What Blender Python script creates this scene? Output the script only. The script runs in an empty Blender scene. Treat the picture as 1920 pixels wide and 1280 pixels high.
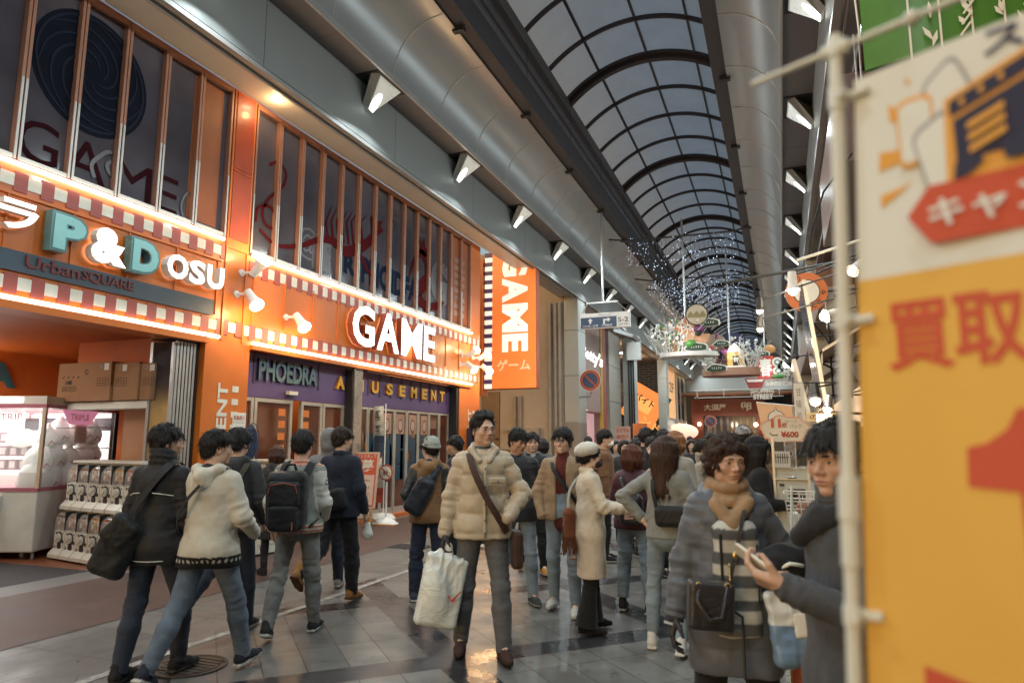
import bpy, bmesh, math, random
import numpy as np
from mathutils import Vector, Matrix
random.seed(7)
C = bpy.context.scene.collection
SC = bpy.context.scene
PI = math.pi
# ---------------------------------------------------------------- camera
PITCH = math.atan(190/1280); YAW = math.atan(506/math.hypot(1280, 190))
cam_d = bpy.data.cameras.new('camera'); cam = bpy.data.objects.new('camera', cam_d); C.objects.link(cam)
cam.location = (0, 0, 1.55)
cam.rotation_euler = (PI/2 + PITCH, 0, YAW)
cam_d.sensor_width = 36; cam_d.lens = 24.0; cam_d.clip_start = .02; cam_d.clip_end = 400
cam_d.dof.use_dof = True; cam_d.dof.focus_distance = 8.0; cam_d.dof.aperture_fstop = 2.5
SC.camera = cam
SC.render.resolution_x = 1024; SC.render.resolution_y = 682
# ---------------------------------------------------------------- world: dusk
w = bpy.data.worlds.new('World'); SC.world = w; w.use_nodes = True
nt = w.node_tree; bg = nt.nodes['Background']
sky = nt.nodes.new('ShaderNodeTexSky'); sky.sky_type = 'NISHITA'; sky.sun_disc = False
sky.sun_elevation = math.radians(9); sky.sun_rotation = math.radians(200); sky.air_density = 1.2
nt.links.new(sky.outputs[0], bg.inputs[0]); bg.inputs[1].default_value = .15
SC.view_settings.view_transform = 'Standard'; SC.view_settings.look = 'None'
SC.view_settings.exposure = 0.08; SC.view_settings.gamma = 1.0
try:
    SC.cycles.use_denoising = True; SC.cycles.denoiser = 'OPENIMAGEDENOISE'
    SC.cycles.max_bounces = 7; SC.cycles.diffuse_bounces = 4; SC.cycles.glossy_bounces = 3
    SC.cycles.transmission_bounces = 5; SC.cycles.transparent_max_bounces = 10
    SC.cycles.caustics_reflective = False; SC.cycles.caustics_refractive = False
    SC.cycles.sample_clamp_indirect = 6; SC.cycles.blur_glossy = .5
except Exception: pass
# lamp powers (W)
P_FLOOD = 92.0; P_FACADE = 34.0; E_NEON = 7.0
COOL = (.84, .97, 1.0); WARM = (1.0, .62, .28)

# ---------------------------------------------------------------- materials
MATS = {}
def mth(nt, op, a, b=None, c=None):
    n = nt.nodes.new('ShaderNodeMath'); n.operation = op
    for i, v in enumerate((a, b, c)):
        if v is None: continue
        if hasattr(v, 'links'): nt.links.new(v, n.inputs[i])
        else: n.inputs[i].default_value = v
    return n.outputs[0]
def mixc(nt, f, a, b):
    n = nt.nodes.new('ShaderNodeMix'); n.data_type = 'RGBA'
    for i, v in ((0, f), (6, a), (7, b)):
        if hasattr(v, 'links'): nt.links.new(v, n.inputs[i])
        else: n.inputs[i].default_value = v if i == 0 else (*v, 1)
    return n.outputs[2]
def noise(nt, scale, detail=4, vec=None, rough=.55, stretch=None):
    n = nt.nodes.new('ShaderNodeTexNoise'); n.inputs['Scale'].default_value = scale
    n.inputs['Detail'].default_value = detail; n.inputs['Roughness'].default_value = rough
    if vec is None:
        tc = nt.nodes.new('ShaderNodeTexCoord'); vec = tc.outputs['Object']
    if stretch:
        mp = nt.nodes.new('ShaderNodeMapping'); mp.inputs['Scale'].default_value = stretch
        nt.links.new(vec, mp.inputs[0]); vec = mp.outputs[0]
    nt.links.new(vec, n.inputs['Vector'])
    return n.outputs['Fac']
def ramp(nt, f, lo, hi):
    n = nt.nodes.new('ShaderNodeMapRange'); n.inputs[1].default_value = lo; n.inputs[2].default_value = hi
    nt.links.new(f, n.inputs[0]); return n.outputs[0]
def mat(name, col=(.5, .5, .5), rough=.6, metal=0.0, var=.12, scale=3.0, bump=0.0, bscale=60.0, emit=0.0,
        ecol=None, alpha=None, trans=0.0, attr=None, stretch=None, coat=0.0, sss=0.0, spec=.5, sheen=0.0, rvar=.1, crumple=0.0, cscale=8.5):
    if name in MATS: return MATS[name]
    m = bpy.data.materials.new(name); m.use_nodes = True; nt = m.node_tree
    b = nt.nodes['Principled BSDF']
    L = nt.links.new
    src = None
    if attr:
        a = nt.nodes.new('ShaderNodeAttribute'); a.attribute_name = attr; src = a.outputs['Color']
    f = noise(nt, scale, 5, stretch=stretch)
    hi = tuple(min(1, c*(1+var)) for c in col); lo = tuple(c*(1-var) for c in col)
    fr = ramp(nt, f, .3, .7)
    if src is None: cc = mixc(nt, fr, lo, hi)
    else:
        mm = nt.nodes.new('ShaderNodeMix'); mm.data_type = 'RGBA'; mm.blend_type = 'MULTIPLY'; mm.inputs[0].default_value = 1
        L(src, mm.inputs[6]); g = mixc(nt, fr, (1-var,)*3, (1,)*3); L(g, mm.inputs[7]); cc = mm.outputs[2]
    L(cc, b.inputs['Base Color'])
    if rvar: L(mth(nt, 'ADD', mth(nt, 'MULTIPLY', fr, rvar), max(.02, rough-rvar/2)), b.inputs['Roughness'])
    else: b.inputs['Roughness'].default_value = rough
    b.inputs['Metallic'].default_value = metal
    b.inputs['Specular IOR Level'].default_value = spec
    if coat: b.inputs['Coat Weight'].default_value = coat; b.inputs['Coat Roughness'].default_value = .08
    if trans: b.inputs['Transmission Weight'].default_value = trans; b.inputs['IOR'].default_value = 1.05
    if sheen: b.inputs['Sheen Weight'].default_value = sheen; b.inputs['Sheen Roughness'].default_value = .5
    if sss:
        b.inputs['Subsurface Weight'].default_value = sss; b.inputs['Subsurface Radius'].default_value = (.012, .005, .003)
        b.inputs['Subsurface Scale'].default_value = 1.0
    if alpha is not None: b.inputs['Alpha'].default_value = alpha
    if emit:
        b.inputs['Emission Color'].default_value = (*(ecol or col), 1); b.inputs['Emission Strength'].default_value = emit
    if bump:
        bn = nt.nodes.new('ShaderNodeBump'); bn.inputs['Strength'].default_value = bump; bn.inputs['Distance'].default_value = .01
        L(noise(nt, bscale, 3, stretch=stretch), bn.inputs['Height']); L(bn.outputs[0], b.inputs['Normal'])
        if crumple:
            # creases: folded noise, sharp along its ridges
            b2 = nt.nodes.new('ShaderNodeBump'); b2.inputs['Strength'].default_value = crumple; b2.inputs['Distance'].default_value = .03
            n2 = nt.nodes.new('ShaderNodeTexNoise'); n2.inputs['Scale'].default_value = cscale; n2.inputs['Detail'].default_value = 3; n2.inputs['Distortion'].default_value = 1.6
            tc = nt.nodes.new('ShaderNodeTexCoord'); L(tc.outputs['Object'], n2.inputs['Vector'])
            rg = mth(nt, 'ABSOLUTE', mth(nt, 'SUBTRACT', n2.outputs['Fac'], .5)); rg = mth(nt, 'POWER', rg, .7); L(rg, b2.inputs['Height']); L(b2.outputs[0], bn.inputs['Normal'])
    MATS[name] = m
    return m

# ---------------------------------------------------------------- mesh builder
class MB:
    def __init__(s): s.v = []; s.f = []; s.m = []
    def add(s, vs, fs, m=0):
        o = len(s.v); s.v += [tuple(p) for p in vs]; s.f += [tuple(i+o for i in f) for f in fs]
        s.m += [m]*len(fs) if isinstance(m, int) else list(m); return s
    def box(s, c, d, m=0, rz=0, R=None):
        x, y, z = d[0]/2, d[1]/2, d[2]/2
        P = [(-x,-y,-z),(x,-y,-z),(x,y,-z),(-x,y,-z),(-x,-y,z),(x,-y,z),(x,y,z),(-x,y,z)]
        if R is None and rz: R = Matrix.Rotation(rz, 3, 'Z')
        if R is not None: P = [R @ Vector(p) for p in P]
        P = [(p[0]+c[0], p[1]+c[1], p[2]+c[2]) for p in P]
        return s.add(P, [(0,3,2,1),(4,5,6,7),(0,1,5,4),(1,2,6,5),(2,3,7,6),(3,0,4,7)], m)
    def bx(s, x0, x1, y0, y1, z0, z1, m=0):
        return s.box(((x0+x1)/2,(y0+y1)/2,(z0+z1)/2), (abs(x1-x0),abs(y1-y0),abs(z1-z0)), m)
    def cyl(s, a, b, r0, r1=None, n=14, m=0, cap=True):
        r1 = r0 if r1 is None else r1
        a, b = Vector(a), Vector(b); d = (b-a).normalized()
        u = d.orthogonal().normalized(); w_ = d.cross(u)
        P = [a+(u*math.cos(t)+w_*math.sin(t))*r0 for t in [2*PI*i/n for i in range(n)]]
        P += [b+(u*math.cos(t)+w_*math.sin(t))*r1 for t in [2*PI*i/n for i in range(n)]]
        F = [(i,(i+1)%n,n+(i+1)%n,n+i) for i in range(n)]
        if cap: F += [tuple(range(n-1,-1,-1)), tuple(range(n,2*n))]
        return s.add(P, F, m)
    def tube(s, pts, r, n=8, m=0):
        P = [Vector(p) for p in pts]; rr = r if hasattr(r, '__len__') else [r]*len(P); V = []; u = None
        for i, p in enumerate(P):
            d = (P[min(i+1,len(P)-1)]-P[max(i-1,0)]).normalized()
            u = d.orthogonal().normalized() if u is None else (u-d*u.dot(d)).normalized()
            w_ = d.cross(u)
            V += [p+(u*math.cos(2*PI*k/n)+w_*math.sin(2*PI*k/n))*rr[i] for k in range(n)]
        F = [(i*n+k,i*n+(k+1)%n,(i+1)*n+(k+1)%n,(i+1)*n+k) for i in range(len(P)-1) for k in range(n)]
        F += [tuple(range(n-1,-1,-1)), tuple(range((len(P)-1)*n, len(P)*n))]
        return s.add(V, F, m)
    def sph(s, c, r, m=0, n=12, k=8, R=None):
        r = r if hasattr(r, '__len__') else (r,r,r); V = []
        for j in range(k+1):
            t = PI*j/k
            for i in range(n):
                p = Vector((r[0]*math.sin(t)*math.cos(2*PI*i/n), r[1]*math.sin(t)*math.sin(2*PI*i/n), r[2]*math.cos(t)))
                if R is not None: p = R @ p
                V.append(p+Vector(c))
        F = [(j*n+i,(j+1)*n+i,(j+1)*n+(i+1)%n,j*n+(i+1)%n) for j in range(k) for i in range(n)]
        return s.add(V, F, m)
    def lathe(s, prof, c=(0,0,0), n=20, m=0):
        V = [(c[0]+r*math.cos(2*PI*i/n), c[1]+r*math.sin(2*PI*i/n), c[2]+z) for r, z in prof for i in range(n)]
        F = [(j*n+i,j*n+(i+1)%n,(j+1)*n+(i+1)%n,(j+1)*n+i) for j in range(len(prof)-1) for i in range(n)]
        return s.add(V, F, m)
    def prism(s, pts, o, r, u, depth, m=0):
        """polygon pts (a,b) in plane (o, r, u) extruded by depth along r x u; front face at +depth"""
        o, r, u = Vector(o), Vector(r), Vector(u); nn = r.cross(u)*depth; k = len(pts)
        A = [o+r*a+u*b for a, b in pts]; V = A+[p+nn for p in A]
        F = [tuple(range(k-1,-1,-1)), tuple(range(k,2*k))]+[(i,(i+1)%k,k+(i+1)%k,k+i) for i in range(k)]
        return s.add(V, F, m)
    def ribbon(s, pts, wd, o, r, u, depth, m=0):
        if 4 <= len(pts) <= 13:          # round the corners
            W_ = list(wd) if hasattr(wd, '__len__') else [wd]*len(pts); P = [Vector((a,b,0)) for a,b in pts]; q = []; w2 = []
            for i in range(len(P)-1):
                p0, p1, p2, p3 = P[max(i-1,0)], P[i], P[i+1], P[min(i+2,len(P)-1)]
                for k in range(4):
                    t = k/4; q.append(.5*((2*p1)+(-p0+p2)*t+(2*p0-5*p1+4*p2-p3)*t*t+(-p0+3*p1-3*p2+p3)*t**3)); w2.append(W_[i]*(1-t)+W_[i+1]*t)
            q.append(P[-1]); w2.append(W_[-1]); pts = [(v.x,v.y) for v in q]; wd = w2
        n = len(pts); wd = wd if hasattr(wd, '__len__') else [wd]*n; Lp = []; Rp = []
        for i in range(n):
            a = pts[max(i-1,0)]; b = pts[min(i+1,n-1)]; dx, dy = b[0]-a[0], b[1]-a[1]; l = math.hypot(dx,dy) or 1
            Lp.append((pts[i][0]-dy/l*wd[i]/2, pts[i][1]+dx/l*wd[i]/2)); Rp.append((pts[i][0]+dy/l*wd[i]/2, pts[i][1]-dx/l*wd[i]/2))
        for i in range(n-1): s.prism([Rp[i], Rp[i+1], Lp[i+1], Lp[i]], o, r, u, depth, m)
        return s
    def build(s, name, mats, parent=None, smooth=False, bevel=0, world=False, auto=None):
        me = bpy.data.meshes.new(name)
        vs = s.v
        if world and parent is not None:
            l = parent.location; vs = [(a-l[0], b-l[1], c-l[2]) for a, b, c in vs]
        me.from_pydata(vs, [], s.f); me.polygons.foreach_set('material_index', s.m)
        for m_ in (mats if isinstance(mats, (list, tuple)) else [mats]): me.materials.append(m_)
        if bevel:
            bm = bmesh.new(); bm.from_mesh(me)
            bmesh.ops.bevel(bm, geom=[e for e in bm.edges if len(e.link_faces)==2 and e.calc_face_angle(0)>.6], offset=bevel, segments=2, affect='EDGES', profile=.5)
            bm.to_mesh(me); bm.free()
        if smooth: me.polygons.foreach_set('use_smooth', [True]*len(me.polygons)); 
        if smooth and auto:
            me.set_sharp_from_angle(angle=auto)
        me.update()
        ob = bpy.data.objects.new(name, me); C.objects.link(ob)
        if parent is not None: ob.parent = parent
        return ob
def tag(o, label, cat, group=None, kind=None):
    o['label'] = label; o['category'] = cat
    if group: o['group'] = group
    if kind: o['kind'] = kind
    return o
def thing(name, label, cat, loc=(0,0,0), rz=0, group=None):
    o = bpy.data.objects.new(name, None); C.objects.link(o); o.location = loc; o.rotation_euler = (0,0,rz); o.empty_display_size = .1
    return tag(o, label, cat, group)
def struct(o): o['kind'] = 'structure'; return o
def dup(root, loc, rz=None, label=None):
    r = root.copy(); C.objects.link(r); r.location = loc
    if rz is not None: r.rotation_euler = (0,0,rz)
    if label: r['label'] = label
    for ch in list(root.children):
        c = ch.copy(); C.objects.link(c); c.parent = r
        for g in list(ch.children):
            d = g.copy(); C.objects.link(d); d.parent = c
    return r
ORD = 'first second third fourth fifth sixth seventh eighth ninth tenth eleventh twelfth thirteenth fourteenth fifteenth sixteenth'.split()
_tc = {}
def text_vf(body, bold=0.0, depth=.02, res=3):
    k = (body, bold, depth, res)
    if k in _tc: return _tc[k]
    cu = bpy.data.curves.new('t', 'FONT'); cu.body = body; cu.size = 1; cu.offset = bold; cu.resolution_u = res
    o = bpy.data.objects.new('t', cu); C.objects.link(o)
    bpy.context.view_layer.update()
    me = bpy.data.meshes.new_from_object(o.evaluated_get(bpy.context.evaluated_depsgraph_get()))
    bm = bmesh.new(); bm.from_mesh(me); bmesh.ops.remove_doubles(bm, verts=bm.verts, dist=1e-5)
    V0 = [v.co.copy() for v in bm.verts]; F0 = [tuple(v.index for v in f.verts) for f in bm.faces]
    bd = [(e.link_loops[0].vert.index, e.link_loops[0].link_loop_next.vert.index) for e in bm.edges if len(e.link_faces)==1]
    bm.free(); bpy.data.objects.remove(o); bpy.data.curves.remove(cu); bpy.data.meshes.remove(me)
    xs = [v.x for v in V0]; ys = [v.y for v in V0]; x0, x1, y0, y1 = min(xs), max(xs), min(ys), max(ys)
    _tc[k] = (V0, F0, bd, x0, x1, y0, y1); return _tc[k]
def text(mb, body, o, r, u, wdt, hgt, depth=.02, bold=.0, m=0, mside=None, res=3):
    """text fitted into wdt x hgt, lower-left corner at o, along r / u, raised by depth along r x u"""
    V0, F0, bd, x0, x1, y0, y1 = text_vf(body, bold, 0, res)
    o, r, u = Vector(o), Vector(r), Vector(u); n = r.cross(u)
    if wdt is None: wdt = hgt*(x1-x0)/(y1-y0)
    P = [o+r*((v.x-x0)/(x1-x0)*wdt)+u*((v.y-y0)/(y1-y0)*hgt) for v in V0]
    k = len(P)
    if depth <= 0.0045:
        mb.add([p+n*depth for p in P], F0, m)
    else:
        mb.add([p+n*depth for p in P]+P, F0, m)
        off = len(mb.v)-2*k
        mb.f += [(off+b, off+a, off+k+a, off+k+b) for a, b in bd]; mb.m += [m if mside is None else mside]*len(bd)
    return wdt
X_, Y_, Z_ = Vector((1,0,0)), Vector((0,1,0)), Vector((0,0,1))
def area(name, loc, aim, size, power, col, parent=None, spread=PI, sy=None):
    l = bpy.data.lights.new(name, 'AREA'); l.energy = power; l.color = col; l.shape = 'RECTANGLE'; l.size = size; l.size_y = sy or size; l.spread = spread
    o = bpy.data.objects.new(name, l); C.objects.link(o)
    d = Vector(aim)
    o.rotation_euler = d.to_track_quat('-Z', 'Y').to_euler()
    o.location = loc
    if parent: o.parent = parent
    return o
def point(name, loc, power, col, r=.05, parent=None):
    l = bpy.data.lights.new(name, 'POINT'); l.energy = power; l.color = col; l.shadow_soft_size = r
    o = bpy.data.objects.new(name, l); C.objects.link(o); o.location = loc
    if parent: o.parent = parent
    return o
# ---------------------------------------------------------------- shared materials
M_ORANGE = mat('orange_paint', (.66,.17,.022), .42, var=.13, scale=1.1, coat=.15)
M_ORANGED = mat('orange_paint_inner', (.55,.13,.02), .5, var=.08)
M_RED = mat('faded_red', (.34,.055,.05), .55)
M_CREAM = mat('cream_white', (.72,.71,.62), .5)
M_WHITE = mat('white_paint', (.78,.78,.75), .45, var=.05)
M_NAVY = mat('slate_blue_panel', (.055,.085,.115), .5)
M_MAROON = mat('maroon_lettering', (.16,.03,.03), .5)
M_ALU = mat('aluminium', (.55,.54,.52), .38, .75, var=.06)
M_ALUW = mat('weathered_aluminium', (.5,.42,.37), .45, .5, var=.08)
M_STEEL = mat('stainless_steel', (.55,.52,.49), .28, .9, var=.06)
M_BLACK = mat('black_plastic', (.02,.02,.021), .5)
M_DARK = mat('dark_steel', (.03,.029,.033), .5, .3)
M_GREYP = mat('grey_metal_panel', (.275,.285,.275), .42, .25, var=.05, scale=.6)
M_SOFF = mat('grey_soffit', (.17,.165,.175), .55, var=.06)
M_PURPLE = mat('purple_band', (.12,.075,.19), .4, var=.08)
M_TEAL = mat('teal_acrylic', (.10,.25,.25), .25, coat=.5)
M_YELLOW = mat('yellow_lettering', (.72,.38,.03), .4)
M_DOORGLASS = mat('door_glass', (.12,.035,.016), .06, var=.3, scale=1.2, coat=.5)
M_NEON = mat('neon_tube', (1,.93,.84), .4, emit=E_NEON, ecol=(1,.86,.72), rvar=0)
M_LITW = mat('lit_white_letter', (.9,.88,.84), .4, emit=2.6, ecol=(1,.93,.84), rvar=0)
M_LITTEAL = mat('lit_teal_letter', (.2,.42,.40), .3, emit=.28, ecol=(.25,.6,.58), rvar=0)
M_SHADEW = mat('letter_side_white', (.75,.72,.66), .5)
M_CARD = mat('cardboard', (.33,.175,.085), .8, var=.07, scale=5)
M_INK = mat('print_ink', (.05,.035,.025), .7)
M_WOODL = mat('pale_wood', (.50,.28,.12), .6, var=.2, scale=8, stretch=(1,1,.2))
M_BULB = mat('lit_bulb', (1,.9,.75), .4, emit=22, ecol=(1,.78,.5), rvar=0)
M_BULBW = mat('lit_bulb_white', (1,.95,.88), .4, emit=16, ecol=(1,.93,.82), rvar=0)
M_LENS = mat('lit_floodlight_glass', (1,1,.96), .3, emit=6, ecol=(.95,1,.88), rvar=0)
M_REFL = mat('floodlight_reflector', (.6,.6,.57), .3, .3, emit=.22, ecol=(.95,1,.88))
M_SKYP = mat('skylight_panel', (.40,.41,.45), .5, var=.34, scale=1.1, spec=.3)
def _tl(m):
    nt = m.node_tree; b = nt.nodes['Principled BSDF']; o = nt.nodes['Material Output']; t = nt.nodes.new('ShaderNodeBsdfTranslucent'); t.inputs[0].default_value = (.7,.72,.78,1); x = nt.nodes.new('ShaderNodeMixShader'); x.inputs[0].default_value = .6
    nt.links.new(b.outputs[0], x.inputs[1]); nt.links.new(t.outputs[0], x.inputs[2]); nt.links.new(x.outputs[0], o.inputs[0])
_tl(M_SKYP)
M_RIB = mat('vault_rib_steel', (.055,.045,.048), .5, .2)
M_BEIGE = mat('beige_render', (.55,.43,.32), .8, var=.06, scale=1.5, bump=.1)
M_COLUMN = mat('column_cladding', (.42,.43,.40), .4, .2, var=.05, scale=.7)
M_GREEN = mat('leaf_green', (.05,.20,.03), .4)
M_PAPER = mat('paper', (.75,.73,.66), .7, var=.05)
M_PINK = mat('pink_panel', (.55,.16,.27), .4)
M_GREY = mat('mid_grey', (.25,.25,.25), .6)
M_BROWNW = mat('red_brown_wood', (.22,.05,.025), .5, var=.2)
M_GLASSD = mat('dark_window_glass', (.082,.074,.090), .09, var=.35, scale=.5, coat=.3)
M_CLEAR = mat('clear_glass', (.9,.95,.95), .03, alpha=.16, var=0, rvar=0)
# ================================================================ ground
def floor_mat():
    m = bpy.data.materials.new('stone_paving'); m.use_nodes = True; nt = m.node_tree; b = nt.nodes['Principled BSDF']; L = nt.links.new
    tc = nt.nodes.new('ShaderNodeTexCoord'); sp = nt.nodes.new('ShaderNodeSeparateXYZ'); L(tc.outputs['Object'], sp.inputs[0])
    x, y = sp.outputs[0], sp.outputs[1]; M = lambda *a: mth(nt, *a)
    u = M('MULTIPLY', M('ADD', x, y), .70711); v = M('MULTIPLY', M('SUBTRACT', x, y), .70711)
    T = 2.0/7
    u = M('SUBTRACT', u, 1.565); v = M('SUBTRACT', v, -5.09)         # lattice of dark bands, 2 m apart
    def band(c): return M('LESS_THAN', M('MODULO', M('ADD', c, 100.0), 2.0), T)
    dark = M('MAXIMUM', band(u), band(v))
    # the strip beside the white line is laid square
    side = M('LESS_THAN', x, -4.5)
    dark = M('MULTIPLY', dark, M('SUBTRACT', 1.0, side))
    def cell(c, t): return M('FLOOR', M('DIVIDE', M('ADD', c, 100.0), t))
    def edge(c, t):
        f = M('FRACT', M('DIVIDE', M('ADD', c, 100.0), t)); return M('MINIMUM', f, M('SUBTRACT', 1.0, f))
    def pick(a, b_): return M('ADD', M('MULTIPLY', a, M('SUBTRACT', 1.0, side)), M('MULTIPLY', b_, side))
    cu = pick(cell(u, T), cell(x, .52)); cv = pick(cell(v, T*2), cell(y, .6))
    cb = nt.nodes.new('ShaderNodeCombineXYZ'); L(cu, cb.inputs[0]); L(cv, cb.inputs[1])
    wn = nt.nodes.new('ShaderNodeTexWhiteNoise'); wn.noise_dimensions = '2D'; L(cb.outputs[0], wn.inputs['Vector'])
    e = pick(M('MINIMUM', M('MULTIPLY', edge(u, T), T), M('MULTIPLY', edge(v, T*2), T*2)), M('MINIMUM', M('MULTIPLY', edge(x, .52), .52), M('MULTIPLY', edge(y, .6), .6)))
    joint = M('LESS_THAN', e, .0045)
    n1 = noise(nt, 2.2, 6); n2 = noise(nt, 60, 3); n3 = noise(nt, .9, 3)
    base = mixc(nt, wn.outputs['Value'], (.125,.120,.110), (.190,.180,.162))
    base = mixc(nt, mth(nt, 'MULTIPLY', ramp(nt, n1, .42, .72), .5), base, (.07,.066,.06))
    dk = mixc(nt, wn.outputs['Value'], (.018,.018,.021), (.030,.029,.032))
    c = mixc(nt, dark, base, dk)
    c = mixc(nt, mth(nt, 'MULTIPLY', ramp(nt, n2, .35, .75), .22), c, (.06,.058,.055))
    spots = M('GREATER_THAN', noise(nt, 11, 1), .70)
    c = mixc(nt, M('MULTIPLY', spots, .6), c, (.05,.047,.045))
    c = mixc(nt, joint, c, (.035,.033,.03)); L(c, b.inputs['Base Color'])
    r = M('ADD', .20, M('MULTIPLY', ramp(nt, n1, .3, .75), .26)); r = M('ADD', r, M('MULTIPLY', M('SUBTRACT', 1.0, dark), .06))
    L(r, b.inputs['Roughness']); b.inputs['Specular IOR Level'].default_value = .55
    bn = nt.nodes.new('ShaderNodeBump'); bn.inputs['Strength'].default_value = .3; bn.inputs['Distance'].default_value = .004
    hh = M('SUBTRACT', M('MULTIPLY', n2, .25), M('MULTIPLY', M('LESS_THAN', e, .006), 1.0)); hh = M('ADD', hh, M('MULTIPLY', n3, .8))
    L(hh, bn.inputs['Height']); L(bn.outputs[0], b.inputs['Normal'])
    return m
def sheet(name, x0, x1, y0, y1, z, m, label=None):
    mb = MB(); mb.add([(x0,y0,z),(x1,y0,z),(x1,y1,z),(x0,y1,z)], [(0,1,2,3)]); o = mb.build(name, m); struct(o); return o
M_CARPET = mat('red_brown_asphalt', (.075,.040,.032), .5, var=.3, scale=5, bump=.3, bscale=150)
M_GRIT = mat('dark_mat', (.035,.03,.033), .7, var=.2, scale=4, bump=.4, bscale=200)
M_LIGHTP = mat('pale_granite', (.16,.145,.14), .45, var=.2, scale=6, bump=.15, bscale=80)
sheet('street', -60, 60, -30, 120, 0, floor_mat())
sheet('pavement', -7.45, -5.57, -10, 40, .004, M_CARPET)
sheet('kerb_strip', -7.95, -7.45, -10, 7.6, .004, M_LIGHTP)
sheet('entrance_mat', -9.6, -7.95, -10, 6.2, .004, M_GRIT)
sheet('shop_floor', -13, -7.95, 6.2, 7.6, .004, mat('orange_floor', (.22,.07,.03), .4))
M_LINE = mat('road_marking', (.30,.29,.26), .55, var=.45, scale=14)
sheet('road_marking', -4.39, -4.31, -10, 60, .004, M_LINE)
# manhole cover and drain grate
t = thing('manhole_cover', 'round iron manhole cover in the paving behind the man in the cream jacket', 'manhole', (-3.95,3.9,.004))
mb = MB(); mb.lathe([(0,.006),(.2,.006),(.2,.002),(.225,.002),(.225,.006),(.25,.006),(.25,0)], n=28)
for a in range(-3,4): mb.bx(-.17,.17,a*.05-.008,a*.05+.008,.005,.011)
mb.build('lid', mat('rust_iron', (.075,.055,.042), .55, .3), t)
t = thing('drain_grate', 'dark drain grate at the edge of the brown pavement', 'drain', (-5.3,9.35,.005))
mb = MB(); mb.bx(-.3,.3,-.2,.2,0,.004); [mb.bx(-.28+i*.05,-.26+i*.05,-.18,.18,.004,.008) for i in range(12)]; mb.build('grate', M_DARK, t)

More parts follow.
